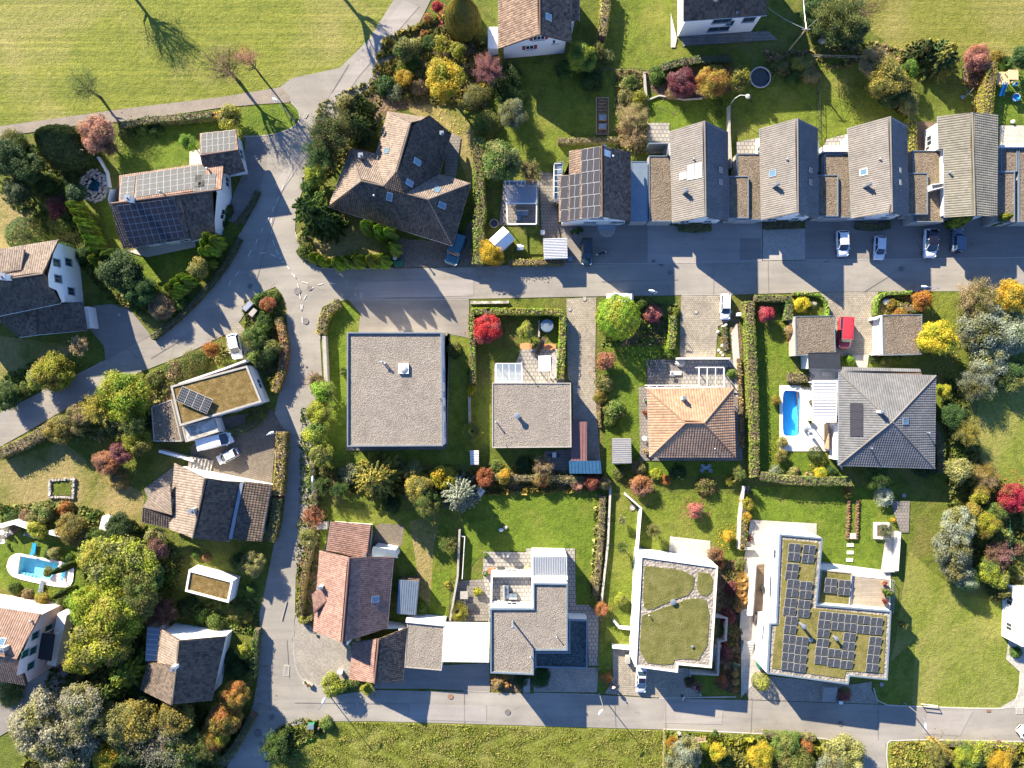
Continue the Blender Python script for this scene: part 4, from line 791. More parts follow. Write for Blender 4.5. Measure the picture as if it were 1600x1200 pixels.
def shed(name, label, poly, h, roof_m, wall_m='darkwood', ribs=0, cat='shed', slope=0.25, rib_m=None, walls_=True, group=None, along=0):
    """small lean-to: poly = roof corners in the photo, the first edge being the high one"""
    zs = [h + slope, h + slope, h, h]; pts = [P(x, y, z) for (x, y), z in zip(poly, zs)]; c = sum(pts, Vector()) / 4; root = thing(name, label, cat, (c.x, c.y, 0), group)
    dn = Vector((0, 0, -.09)); n = 4; f = [(0, 1, 2, 3), (7, 6, 5, 4)] + [(i, i + 4, (i + 1) % 4 + 4, (i + 1) % 4) for i in range(4)]
    if area2([(p.x, p.y) for p in pts]) < 0: f = [q[::-1] for q in f]
    r = obj('roof', pts + [p + dn for p in pts], f, M[roof_m], root)
    if ribs:
        mb = MB()
        for k in range(ribs):
            t = (k + .5) / ribs
            a, b = (pts[0].lerp(pts[1], t), pts[3].lerp(pts[2], t)) if along == 0 else (pts[0].lerp(pts[3], t), pts[1].lerp(pts[2], t))
            mb.bar(a + Vector((0, 0, .015)), b + Vector((0, 0, .015)), .07, .07)
        tag(mb.obj('roof_rib', M[rib_m or roof_m], r))
    ft = inset([(p.x, p.y) for p in pts], .15)
    if walls_: walls(root, ft, lambda x, y: h - .08, wall_m, auto=False)
    else:
        for q in ft: mb = MB(); mb.box((q[0], q[1], 0), (.12, .12, h - .08)); mb.obj('post', M[wall_m], root)
    return root
# ================================================================ THE GROUND
g = obj('ground', [(-400, -400, 0), (400, -400, 0), (400, 400, 0), (-400, 400, 0)], [(0, 1, 2, 3)], M['garden']); tag(g, kind='structure')
# fields and lawns
sheet('meadow', [(-700, -900), (900, -900), (760, -200), (620, 0), (576, 62), (531, 106), (456, 122), (438, 135), (350, 151), (200, 169), (0, 197), (-700, 270)], 'meadow')
sheet('meadow', [(1340, -900), (2300, -900), (2300, 110), (1600, 92), (1530, 88), (1450, 82), (1400, 78), (1362, 50), (1345, 0)], 'meadow2')
sheet('meadow', [(455, 1135), (482, 1127), (590, 1127), (800, 1133), (1037, 1140), (1036, 1500), (300, 1500), (420, 1200), (437, 1150)], 'rough')
sheet('slope', [(1420, 860), (1470, 905), (1530, 940), (1600, 930), (1597, 1000), (1572, 1030), (1594, 1050), (1594, 1085), (1575, 1106), (1550, 1108), (1425, 1104), (1368, 1100), (1360, 1078), (1392, 1050)], 'slope', it=1)
sheet('meadow', [(1530, 620), (1560, 600), (2300, 560), (2300, 1000), (1600, 930), (1560, 760), (1515, 740)], 'slope')
LAWNS = [
    ('lawn', [(175, 215), (280, 195), (345, 185), (372, 200), (312, 208), (310, 250), (212, 268), (186, 270), (178, 245)], 'lush'),
    ('lawn', [(150, 300), (190, 330), (200, 395), (305, 378), (345, 385), (330, 410), (262, 445), (245, 470), (222, 430), (172, 380)], 'lush'),
    ('lawn', [(380, 170), (400, 164), (452, 161), (466, 172), (468, 187), (455, 200), (420, 211), (384, 212), (372, 200)], 'lush'),
    ('lawn', [(-40, 300), (40, 305), (75, 375), (0, 390), (-40, 395)], 'dry'),
    ('lawn', [(-40, 520), (40, 530), (120, 540), (60, 600), (-40, 640)], 'dry'),
    ('lawn', [(-60, 740), (100, 690), (160, 740), (225, 770), (225, 830), (150, 840), (60, 800), (-60, 790)], 'dry'),
    ('lawn', [(-60, 830), (40, 815), (115, 845), (128, 920), (110, 945), (0, 920), (-60, 900)], 'lush'),
    ('lawn', [(575, 160), (640, 150), (720, 165), (745, 215), (735, 300), (705, 205), (630, 170)], 'dry'),
    ('lawn', [(475, 345), (540, 330), (600, 350), (612, 400), (490, 405)], 'dry'),
    ('lawn', [(740, 100), (940, 100), (990, 200), (985, 235), (880, 240), (850, 285), (740, 280)], 'lawn'),
    ('lawn', [(945, -60), (1050, -60), (1050, 60), (1085, 90), (1020, 110), (970, 110), (945, 90)], 'lawn'),
    ('lawn', [(1010, 150), (1140, 150), (1140, 240), (1010, 250)], 'lush'), ('lawn', [(1142, 140), (1275, 130), (1276, 230), (1142, 240)], 'lawn'),
    ('lawn', [(1277, 80), (1400, 90), (1420, 180), (1420, 250), (1277, 250)], 'lawn'), ('lawn', [(1430, 110), (1545, 105), (1545, 190), (1430, 240)], 'garden'), ('lawn', [(1550, 110), (1800, 110), (1800, 195), (1550, 195)], 'lush'),
    ('lawn', [(505, 480), (540, 472), (562, 490), (556, 520), (545, 540), (545, 720), (508, 720), (506, 560)], 'lush'),
    ('lawn', [(540, 500), (735, 520), (735, 725), (540, 725)], 'lawn'), ('lawn', [(742, 490), (885, 490), (885, 600), (890, 742), (742, 742)], 'garden'),
    ('lawn', [(942, 540), (1052, 540), (1010, 570), (1010, 720), (1165, 715), (1160, 745), (945, 745)], 'lush'), ('lawn', [(1182, 490), (1300, 490), (1300, 560), (1265, 580), (1265, 735), (1182, 748)], 'lush'),
    ('lawn', [(1430, 454), (1500, 454), (1495, 520), (1430, 520)], 'lawn'),
    ('lawn', [(500, 790), (620, 800), (720, 790), (715, 960), (640, 960), (618, 870), (500, 860)], 'lawn'), ('lawn', [(725, 765), (945, 765), (938, 945), (890, 945), (890, 860), (755, 862), (725, 900)], 'lush'),
    ('lawn', [(950, 770), (1162, 770), (1165, 870), (1122, 1060), (1010, 870), (990, 1040), (945, 1040)], 'lawn'), ('lawn', [(1175, 760), (1400, 760), (1400, 840), (1388, 890), (1282, 890), (1282, 840), (1175, 812)], 'lush'),
    ('lawn', [(1362, 1062), (1430, 1000), (1425, 1103), (1372, 1100)], 'lawn'), ('lawn', [(1065, 1055), (1140, 1050), (1150, 1085), (1078, 1087)], 'lawn'), ('lawn', [(933, 1010), (955, 1000), (954, 1060), (944, 1084), (934, 1082)], 'lush'),
    ('lawn', [(1037, 1141), (1275, 1151), (1330, 1165), (1345, 1500), (1037, 1500)], 'rough'), ('lawn', [(1390, 1156), (1600, 1160), (2000, 1170), (2000, 1500), (1385, 1500), (1382, 1170)], 'rough'),
    ('lawn', [(462, 900), (490, 830), (500, 870), (488, 970), (465, 970)], 'garden'), ('lawn', [(632, 900), (705, 890), (700, 968), (632, 970)], 'lush'),
    ('lawn', [(210, 930), (420, 870), (405, 1000), (360, 1120), (200, 1120)], 'garden'),
]
for n_, p_, m_ in LAWNS: sheet(n_, p_, m_)
for p_ in ([(640, 815), (690, 800), (678, 850), (672, 950), (655, 930), (650, 880)], [(590, 818), (632, 820), (628, 853), (580, 853)]): sheet('garden_path', p_, 'dry' if p_[0][0] == 640 else 'pave3')
BEDS = [[(1010, 110), (1060, 92), (1150, 100), (1160, 135), (1100, 158), (1040, 152), (1012, 140)], [(600, 60), (700, 20), (780, 90), (760, 170), (640, 160), (560, 210), (500, 215), (575, 140)], [(960, 470), (1060, 475), (1055, 540), (940, 540)], [(1140, 500), (1158, 470), (1165, 745), (1150, 700)], [(1240, 500), (1250, 745), (1245, 500)],
        [(505, 745), (945, 742), (945, 768), (505, 770)], [(1120, 880), (1165, 870), (1155, 1085), (1120, 1075)], [(1378, 460), (1440, 460), (1440, 495), (1376, 495)], [(380, 470), (430, 455), (446, 500), (445, 560), (425, 615), (398, 560), (385, 520)], [(835, 1040), (858, 1042), (858, 1080), (835, 1080)], [(766, 1055), (833, 1057), (833, 1082), (766, 1080)], [(230, 600), (265, 590), (280, 690), (230, 690)], [(470, 720), (500, 720), (500, 1000), (462, 960)]]
for p_ in BEDS: sheet('flower_bed', p_, 'soil', it=1)
# streets
sheet('road', [(620, -8), (640, -80), (720, -80), (674, -2), (650, 46), (615, 87), (598, 108), (574, 137), (535, 170), (500, 235), (480, 280), (463, 322), (461, 362), (470, 392), (488, 414), (505, 421), (640, 419), (740, 417), (850, 412), (940, 413), (1060, 411), (1190, 408), (1300, 406), (1400, 405), (1600, 402), (2200, 395),
    (2200, 449), (1600, 453), (1500, 455), (1290, 456), (1160, 460), (930, 463), (733, 467), (545, 468), (520, 472), (504, 480), (497, 502), (500, 530), (504, 600), (492, 640), (486, 700), (487, 790), (477, 850), (462, 900), (461, 962), (457, 1000), (462, 1050), (500, 1072), (525, 1086), (582, 1078), (765, 1082), (937, 1086), (1025, 1091), (1170, 1094), (1372, 1101), (1425, 1104), (1550, 1108), (1576, 1106), (1592, 1090), (1600, 1085), (2200, 1090),
    (2200, 1190), (1600, 1159), (1395, 1155), (1384, 1163), (1385, 1300), (1350, 1300), (1335, 1168), (1275, 1151), (1037, 1140), (800, 1133), (590, 1127), (482, 1127), (455, 1135), (437, 1150), (420, 1200), (405, 1300), (290, 1300), (345, 1200), (375, 1150), (396, 1100), (404, 1050), (405, 960), (412, 930), (428, 850), (440, 760), (448, 680), (425, 665), (437, 608), (447, 565), (450, 525), (447, 480), (441, 460), (430, 448), (412, 456), (396, 468), (376, 500), (355, 521), (325, 536), (285, 556), (220, 581), (150, 616), (87, 648), (45, 673), (0, 698), (-300, 850),
    (-300, 770), (0, 645), (65, 612), (95, 597), (160, 565), (235, 523), (262, 507), (300, 471), (350, 414), (376, 364), (400, 318), (415, 262), (420, 214), (455, 202), (469, 188), (467, 172), (455, 160), (438, 136), (456, 122), (531, 106), (576, 62)], 'asphalt')
sheet('track', [(-500, 270), (0, 197), (200, 169), (350, 151), (438, 136), (455, 152), (452, 160), (400, 163), (340, 169), (210, 188), (120, 196), (0, 214), (-500, 290)], 'track')
sheet('driveway', [(384, 213), (420, 212), (416, 262), (400, 318), (380, 350), (352, 345), (366, 300), (378, 275)], 'asphalt3')
sheet('forecourt', [(545, 469), (733, 468), (733, 528), (692, 520), (560, 519), (563, 490)], 'asphalt4')
sheet('driveway', [(615, 372), (720, 380), (742, 330), (743, 416), (640, 418), (616, 419)], 'pave3')
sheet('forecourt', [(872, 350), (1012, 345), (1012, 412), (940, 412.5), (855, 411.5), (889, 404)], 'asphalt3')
sheet('forecourt', [(1012, 340), (1191, 335), (1191, 407.5), (1012, 411.5)], 'asphalt2')
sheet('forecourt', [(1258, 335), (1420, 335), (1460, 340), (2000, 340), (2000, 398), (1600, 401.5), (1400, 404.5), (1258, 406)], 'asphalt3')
sheet('driveway', [(1192, 358), (1258, 357), (1258, 406), (1192, 407)], 'concrete')
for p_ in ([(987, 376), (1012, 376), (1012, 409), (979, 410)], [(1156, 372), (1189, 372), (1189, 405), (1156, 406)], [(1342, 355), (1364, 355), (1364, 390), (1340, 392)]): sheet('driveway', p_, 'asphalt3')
sheet('driveway', [(885, 467), (932, 464), (930, 560), (932, 640), (940, 742), (895, 742), (895, 600), (887, 590)], 'pave2')
sheet('driveway', [(1064, 462), (1142, 461), (1142, 500), (1122, 510), (1118, 560), (1062, 560)], 'pave2')
sheet('driveway', [(1281, 457), (1372, 456), (1369, 492), (1370, 556), (1305, 556), (1305, 495), (1294, 492), (1290, 470)], 'pave2')
sheet('driveway', [(336, 655), (425, 640), (447, 676), (430, 690), (425, 757), (380, 750), (300, 728), (297, 700)], 'pave3')
sheet('driveway', [(142, 478), (172, 475), (200, 480), (236, 524), (165, 563), (162, 540), (140, 514)], 'asphalt3')
sheet('driveway', [(352, 521), (372, 503), (386, 518), (392, 552), (384, 562), (362, 560), (355, 545)], 'pave2')
sheet('forecourt', [(463, 964), (494, 985), (535, 1003), (549, 1008), (549, 1060), (505, 1074), (476, 1065), (462, 1050), (457, 1018)], 'pave')
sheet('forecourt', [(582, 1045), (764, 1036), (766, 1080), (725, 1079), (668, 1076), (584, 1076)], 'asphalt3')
sheet('forecourt', [(834, 1043), (935, 1043), (933, 1082), (834, 1081)], 'pave')
sheet('driveway', [(957, 1012), (994, 1012), (992, 1044), (1075, 1044), (1080, 1065), (1095, 1088), (1025, 1090), (945, 1084), (958, 1060)], 'pave2')
sheet('driveway', [(1170, 1040), (1188, 1040), (1200, 1056), (1326, 1070), (1362, 1065), (1362, 1078), (1373, 1100), (1170, 1093), (1160, 1070)], 'pave')
sheet('driveway', [(0 - 40, 1040), (100, 1010), (106, 1060), (70, 1110), (0, 1150), (-40, 1165)], 'asphalt3')
sheet('driveway', [(1588, 900), (1800, 900), (1800, 1100), (1560, 1107), (1592, 1088), (1594, 1050), (1572, 1030)], 'white_floor')
for p_ in ([(630, 0), (655, 10), (560, 120), (480, 240), (440, 300), (428, 290), (500, 170)], [(560, 440), (740, 436), (740, 462), (560, 466)], [(1040, 1098), (1130, 1102), (1128, 1132), (1036, 1130)], [(640, 1100), (760, 1102), (760, 1128), (640, 1124)], [(428, 700), (440, 800), (425, 850), (450, 790)], [(1450, 1110), (1520, 1112), (1500, 1150), (1440, 1146)]): sheet('road_patch', p_, 'asphalt2')
for a_, b_ in (((545, 100), (497, 180)), ((497, 180), (440, 300)), ((440, 300), (400, 440)), ((640, 40), (560, 150)), ((1200, 406), (1201, 458)), ((1115, 410), (1115, 461)), ((1420, 412), (1350, 456)), ((940, 440), (1060, 437)), ((600, 466), (733, 466)), ((468, 600), (500, 601)), ((448, 1000), (452, 1060)), ((960, 1088), (962, 1136)), ((1175, 1094), (1173, 1146)), ((1372, 1102), (1372, 1155)), ((725, 1082), (726, 1130)), ((300, 520), (235, 560)), ((195, 540), (230, 575)), ((1040, 1100), (1040, 1140)), ((640, 1100), (460, 1098))):
    A_, B_ = Vector(a_), Vector(b_); n_ = Vector((-(B_ - A_).y, (B_ - A_).x)).normalized() * .45; sheet('road_seam', [tuple(A_ - n_), tuple(B_ - n_), tuple(B_ + n_), tuple(A_ + n_)], 'asphalt3')
ROADTOP = .0012 * LAY[0] + .003
# terraces and other paved ground
sheet('patio', [(296, 236), (318, 232), (320, 258), (296, 262)], 'pale')
sheet('patio', [(755, 862), (822, 863), (822, 857), (898, 857), (900, 945), (920, 945), (935, 960), (935, 1040), (920, 1040), (918, 966), (766, 966), (755, 940)], 'slabs')
sheet('patio', [(712, 908), (756, 905), (765, 970), (700, 972)], 'slabs2')
sheet('patio', [(1010, 562), (1145, 562), (1160, 610), (1160, 720), (1148, 720), (1000, 720), (998, 604), (1012, 604)], 'slabs2')
sheet('patio', [(1065, 563), (1142, 563), (1145, 610), (1065, 610)], 'slabs')
sheet('path', [(1142, 520), (1152, 505), (1160, 620), (1150, 620)], 'pale')
sheet('patio', [(1218, 602), (1264, 602), (1264, 576), (1312, 576), (1316, 735), (1297, 705), (1218, 705)], 'cream')
sheet('path', [(1330, 555), (1358, 554), (1355, 575), (1342, 575)], 'white_floor')
sheet('patio', [(1173, 812), (1276, 818), (1276, 838), (1222, 836), (1210, 980), (1180, 980), (1160, 975), (1163, 870)], 'white_floor')
sheet('patio', [(1158, 950), (1205, 960), (1190, 1055), (1158, 1090)], 'white_floor')
sheet('deck', [(1183, 882), (1206, 880), (1203, 960), (1178, 960)], 'deck')
sheet('patio', [(1284, 878), (1392, 892), (1391, 915), (1281, 905)], 'pale')
sheet('patio', [(1391, 783), (1422, 783), (1420, 832), (1407, 832)], 'slabs2')
sheet('path', [(1385, 830), (1400, 830), (1398, 895), (1376, 892)], 'pale')
sheet('patio', [(1047, 838), (1110, 845), (1110, 872), (1045, 868)], 'white_floor')
sheet('patio', [(786, 282), (842, 282), (842, 352), (780, 352)], 'slabs2')
sheet('path', [(842, 268), (866, 270), (872, 345), (880, 410), (850, 410), (846, 350)], 'slabs2')
sheet('patio', [(815, 545), (880, 545), (882, 598), (772, 598), (772, 568), (805, 568)], 'slabs')
sheet('patio', [(850, 705), (893, 702), (893, 740), (850, 742)], 'slabs2')
sheet('patio', [(1012, 192), (1046, 192), (1046, 240), (1012, 240)], 'slabs'); sheet('patio', [(1290, 218), (1328, 208), (1328, 240), (1286, 240)], 'slabs'); sheet('patio', [(1432, 190), (1466, 190), (1468, 235), (1428, 235)], 'deck'); sheet('patio', [(1562, 196), (1800, 196), (1800, 230), (1562, 230)], 'white_floor'); sheet('patio', [(1150, 222), (1186, 215), (1186, 240), (1150, 240)], 'slabs')
sheet('patio', [(196, 392), (305, 376), (306, 386), (230, 402)], 'pale'); sheet('path', [(1048, 20), (1058, 60), (1055, 74), (1048, 74)], 'pale'); sheet('patio', [(1062, 58), (1200, 48), (1215, 62), (1068, 72)], 'slabs2'); sheet('path', [(698, 205), (720, 215), (712, 280), (694, 275)], 'slabs2')
sheet('patio', [(540, 698), (700, 697), (702, 520), (696, 520), (696, 702), (540, 704)], 'slabs2'); sheet('patio', [(225, 764), (270, 730), (300, 728), (300, 745), (240, 800)], 'slabs2'); sheet('patio', [(0 - 30, 845), (22, 812), (30, 830), (-30, 860)], 'slabs2')
# kerbs
for k_ in ([(380, 213), (420, 212), (455, 202), (469, 188), (467, 172), (455, 160)], [(461, 362), (470, 392), (488, 414), (505, 421), (615, 419)], [(497, 502), (500, 530)], [(376, 364), (350, 414), (300, 471), (262, 507), (236, 523)], [(160, 565), (130, 582), (65, 612)], [(1037, 1139.5), (1275, 1150.5), (1335, 1167), (1345, 1230)], [(1600, 1159), (1395, 1155), (1384, 1164), (1390, 1230)], [(1365, 1075), (1373, 1101), (1425, 1104), (1550, 1108), (1577, 1106), (1592, 1090), (1595, 1050)], [(1077, 1046), (1081, 1066), (1096, 1088)], [(1150, 1089), (1030, 1091)]):
    kerb(k_, .16, .1, 'pale' if k_[0][1] > 1000 else 'concrete')
for k_ in ([(463, 962), (457, 1000), (462, 1050), (478, 1066), (500, 1073)], [(545, 468.4), (733, 467.4)], [(856, 411.6), (1012, 411.8), (1190, 408)], [(1260, 406), (1400, 405), (1600, 402)], [(724, 1079.6), (765, 1081)], [(835, 1083), (937, 1085.6)], [(1065, 461), (1140, 460)]): kerb(k_, .12, .095, 'concrete', 1 if len(k_) > 4 else 0)
# painted markings, each its own piece of the road
roads = [o for o in COL.objects if o.name == 'road']
def dash(x0, y0, x1, y1, w=.13):
    a, b = P(x0, y0), P(x1, y1); z = ROADTOP + .003; d = (b - a).normalized(); n = Vector((-d.y, d.x, 0)) * w / 2
    q = [a - n, b - n, b + n, a + n]; obj('marking', [Vector((v.x, v.y, z)) for v in q], [(0, 1, 2, 3)], M['paintline'], roads[0])
for d_ in ((443.5, 289, 441, 297), (437, 307, 433, 315), (429, 323, 425, 332), (421, 340, 417, 348), (424.5, 341, 424, 349), (424.5, 359, 425, 366), (427, 375, 429, 383), (432, 391, 436, 398), (437, 403, 445, 411), (440, 405, 442, 411), (449, 416, 453, 421), (456, 427, 463, 435), (460, 429, 463, 435), (465, 443, 467, 450), (468, 459, 470, 467), (479, 461, 475, 468), (470.5, 476, 471.5, 486), (472, 495, 473, 505), (473.5, 476, 471.5, 486), (406, 396, 415, 395), (423, 397, 431, 401), (403, 374, 400, 381), (411, 356, 408, 364), (393, 391, 388, 401), (374, 424, 368, 432), (472, 440, 482, 443), (497, 445, 505, 443.5), (514, 443, 525, 443.5), (490, 449, 484, 454), (361, 438, 359, 446), (443, 402, 437, 403)): dash(*d_)
# ================================================================ THE HOUSES
# -- house by the track, under solar panels
h1, q1 = house('solar_house', 'long brown tiled house covered in grey and black solar panels below the gravel track', [
    [(187, 275, 3.6), (350, 251, 3.6), (346, 296, 5.8), (186, 316, 5.8)], [(192, 389, 3.0), (297, 373, 3.0), (282, 305, 5.8), (172, 318, 5.8)], [(299, 377, 2.8), (336, 366, 2.8), (331, 297, 5.4), (283, 304, 5.5)]],
    'white', ['t_pink', 't_mott', 't_mott'], [(186, 276, 3.5), (350, 252, 3.5), (352, 300, 3.5), (337, 365, 3), (298, 375, 3), (192, 388, 3), (178, 318, 3.5)], ridges=[((174, 318, 5.8), (345, 296, 5.8))], cap='t_pink')  # pinkish tiles paint the sunlit slope, mottled dark ones the shaded slopes
panels(h1, q1[0], (191, 278), (212, 275), (188, 312), 2, 4, 'pv_glare', 'pv_frame'); panels(h1, q1[0], (214, 274), (320, 258), (213, 309), 10, 4, 'pv_glare', 'pv_frame'); panels(h1, q1[0], (306, 275), (338, 272), (303, 300), 3, 3, 'pv_glare')
panels(h1, q1[1], (183, 321), (272, 310), (203, 381), 9, 6, 'pv_black')
chimney(h1, q1[1], 207, 313, .7, .7, 1.4, 'white'); vent(h1, q1[0], 327, 266, .12, .8); vent(h1, q1[1], 256, 303, .1, 1.2)
h1b, q = house('solar_garage', 'small brown tiled garage with ten grey solar panels on its upper slope', [[(312, 209, 3.2), (369, 203, 3.2), (372, 234, 4.8), (313, 243, 4.8)], [(360, 274, 3.0), (383, 268, 3.0), (372, 234, 4.8), (313, 243, 4.8), (316, 258, 4.2)]], 'white', ['t_pink', 't_mott'], [(313, 210, 3), (369, 204, 3), (382, 267, 3), (322, 275, 3)], ridges=[((313, 243, 4.8), (372, 234, 4.8))], cat='garage')  # lower slope tiled darker, its shade put into the colour
panels(h1b, q[0], (315, 210), (367, 204), (315, 241), 6, 3, 'pv_glare')
# -- large hipped house in the middle
h2, q2 = house('hipped_house', 'sprawling brown hipped house with several ridges beside the tall spruce', [
    [(514, 322, 2.8), (548, 232, 2.8), (565, 283, 6.5)], [(548, 232, 2.8), (588, 241, 2.8), (599, 291, 6.5), (565, 283, 6.5)], [(588, 241, 2.8), (606, 175, 2.8), (642, 192, 7.8), (620, 269, 7.8), (599, 291, 6.5)], [(606, 175, 2.8), (672, 185, 3.6), (642, 192, 7.8)],
    [(686, 272, 2.8), (704, 205, 2.8), (672, 185, 3.6), (642, 192, 7.8), (620, 269, 7.8), (631, 302, 6.5)], [(735, 287, 3), (686, 272, 2.8), (631, 302, 6.5), (669, 312, 6.5)], [(735, 287, 3), (707, 384, 3), (669, 312, 6.5)], [(707, 384, 3), (514, 324, 3), (565, 283, 6.5), (599, 291, 6.5), (631, 302, 6.5), (669, 312, 6.5)], [(599, 291, 6.5), (631, 302, 6.5), (620, 269, 7.8)]],
    'cream', ['t_beige', 't_beige', 't_beige', 't_beige', 't_shade', 't_beige', 't_shade', 't_shade', 't_shade'], [(516, 321, 3), (549, 234, 3), (588, 243, 3), (607, 177, 3), (672, 187, 3), (703, 206, 3), (686, 273, 3), (733, 288, 3), (706, 382, 3)], tw=.3, th=.34,  # beige for sunlit slopes; the darker tile paints shade on the others
    ridges=[((642, 192, 7.8), (620, 269, 7.8)), ((514, 322, 2.8), (565, 283, 6.5)), ((735, 287, 3), (669, 312, 6.5)), ((707, 384, 3), (669, 312, 6.5)), ((565, 283, 6.5), (599, 291, 6.5)), ((631, 302, 6.5), (669, 312, 6.5))], cap='t_beige')
for x_, y_, i_ in ((605, 236, 2), (651, 253, 4), (639, 286, 4), (683, 297, 5), (690, 321, 6), (609, 307, 7)): skylight(h2, q2[i_], x_, y_, .8, 1.2)
chimney(h2, q2[1], 567, 248, .6, .6, 1.6, 'zinc'); chimney(h2, q2[4], 691, 211, .5, .5, .9, 'zinc'); vent(h2, q2[7], 586, 308, .1, .8)
# -- house with black panels
h3, q3 = house('panel_house', 'white gabled house with black solar panels on its left slope beside the row houses', [[(890, 345, 5.0), (890, 236, 5.0), (940, 228, 9.3), (941, 338, 9.3)], [(874, 347, 3.5), (874, 274, 3.5), (890, 273, 5.0), (890, 346, 5.0)], [(985, 237, 4.7), (985, 346, 4.7), (941, 338, 9.3), (940, 228, 9.3)]], 'white', ['t_brown', 't_brown', 't_mott'], [(876, 273, 5), (890, 237, 5), (984, 238, 5), (984, 344, 5), (876, 346, 5)], ridges=[((940, 228, 9.3), (941, 338, 9.3))], auto=False)  # right slope's dark flecked tiles paint grazing sun and shade
panels(h3, q3[0], (909, 234), (938, 229), (910, 342), 3, 6, 'pv_black', 'pv_frame'); panels(h3, q3[1], (877, 275), (889, 274), (877, 346), 1, 4, 'pv_black'); panels(h3, q3[0], (891, 273), (907, 271), (891, 344), 2, 4, 'pv_black')
skylight(h3, q3[2], 948, 240, .8, 1.3, 'white', 'white'); vent(h3, q3[2], 957, 247, .11, .8)
_w = [o for o in h3.children if o.name.startswith('wall')][0]
for x_, z_ in ((933, 5.0), (963, 5.0), (922, 2.0), (965, 2.0)): c_ = P(x_, 343, z_); window_on(h3, _w, (c_.x, 24.65 + (x_ - 876) * .00176, z_ - .3), Vector((0, -1, 0)), 2.0, 1.0, 'white')
_ca, _q = flat_house('conservatory', 'narrow blue glazed lean-to roof along the panel house', [(866, 254), (880, 252), (876, 310), (866, 312)], 3.0, 'bluezinc', 'zinc', 'white', .1, .08, auto=False, cat='conservatory')
for i_ in range(6): mb = MB(); a_ = P(866, 256 + i_ * 9, 3.05); b_ = P(877, 255 + i_ * 9, 3.05); mb.bar(a_, b_, .06, .05); mb.obj('glazing_bar', M['white'], _ca)
mb = MB(); p_ = P(948, 358); mb.lathe((p_.x, p_.y, 0), [(1.3, 0), (1.3, .15), (1.25, .16)], 20); st = mb.obj('entrance_step', M['concrete']); tag(st, 'round grey doorstep below the canopy of the panel house', 'doorstep')
shed('entrance_canopy', 'grey flat canopy over the door of the panel house', [(934, 351), (962, 351), (962, 359), (934, 359)], 2.6, 'bluezinc', 'steel', 0, 'canopy', .05, walls_=False)
shed('side_canopy', 'pale blue glazed canopy beside the panel house', [(985, 313), (1002, 313), (1002, 344), (985, 344)], 2.6, 'bluezinc', 'steel', 3, 'canopy', .1, walls_=False)
flat_house('link_garage', 'flat dark grey garage between panel house and first row house', [(986, 252), (1012, 252), (1012, 346), (986, 346)], 2.7, 'bluezinc', 'bluezinc', 'concrete', .08, .1, auto=False, cat='garage', fall=.06)
# -- three matching row houses and their garages
ROW = [('row house with three white collector plates on its pale slope, first in the row', 1101, 1103, 189, 338, 1047, 1051, 205, 348, 1137, 1137, 206, 346), ('row house with one small skylight above the slab driveway, second in the row', 1246, 1247, 185, 332, 1187, 1190, 201, 344, 1277, 1277, 200, 342), ('row house beside the deep garden with hedge strip, third in the row', 1391, 1394, 182, 331, 1325, 1331, 200, 342, 1417, 1419, 196, 340)]
rows = []
for lb, r0, r1, yt, yb, w0, w1, wt, wb, e0, e1, et, eb in ROW:
    h_, q_ = house('row_house', lb, [[(w1, wb, 3.6), (w0, wt, 3.6), (r0, yt, 7.6), (r1, yb, 7.6)], [(e0, et, 3.9), (e1, eb, 3.9), (r1, yb, 7.6), (r0, yt, 7.6)]], 'white', ['t_taupe', 't_grey'], [(w0 + 2, wt + 2, 3.8), (e0 - 1, et + 2, 4), (e1 - 1, eb - 2, 4), (w1 + 2, wb - 2, 3.8)], tw=.32, th=.38, ridges=[((r0, yt, 7.6), (r1, yb, 7.6))], cap='t_taupe', group='row houses on the upper street', storeys=2)  # right slopes get blue-grey tiles that colour in their shade
    chimney(h_, q_[0], (r0 + w0) / 2 - 5 if r0 < 1200 else (r0 + w0) / 2 - 7, 302 if r0 < 1200 else 292, .5, .3, 1.5, 'zinc'); skylight(h_, q_[1], e0 - 12, 266, .7, .9); skylight(h_, q_[1], e0 - 12, 285, .7, .9); vent(h_, q_[0], r0 - 18, 250, .08, .5); rows.append((h_, q_))
panels(rows[0][0], rows[0][1][0], (1074, 258), (1098, 253), (1074, 283), 2, 1, 'white', 'zinc', .15); skylight(rows[0][0], rows[0][1][0], 1068, 275, .9, 1.0, 'white', 'white'); skylight(rows[1][0], rows[1][1][0], 1208, 271, .9, 1.0); skylight(rows[2][0], rows[2][1][0], 1350, 269, .9, 1.0, 'white')
GAR = [(1014, 243, 1051, 346, 2.9, 'brown gravel garage roof left of the first row house'), (1151, 240, 1190, 343, 2.9, 'brown gravel garage roof left of the second row house'), (1138, 275, 1170, 341, 3.3, 'narrow dark garage roof against the first row house'), (1288, 240, 1330, 340, 2.9, 'brown gravel garage roof left of the third row house'), (1278, 273, 1310, 338, 3.3, 'narrow dark garage roof against the second row house'),
    (1426, 235, 1474, 347, 2.9, 'mossy gravel garage roof left of the sage tiled house'), (1419, 270, 1450, 335, 3.3, 'narrow dark garage roof against the third row house'), (1564, 231, 1590, 268, 2.9, 'reddish gravel roof right of the sage tiled house'), (1557, 268, 1586, 347, 3.2, 'brown gravel garage roof right of the sage tiled house'), (1592, 231, 1700, 347, 2.9, 'last brown gravel roof at the right edge of the row')]
for x0, y0, x1, y1, z_, lb in GAR: flat_house('garage', lb, [(x0, y0), (x1, y0), (x1, y1), (x0, y1)], z_, 'brownroof', 'bluezinc', 'concrete', .2, .12, 'garages between the row houses', 'garage', auto=False, fall=.12)
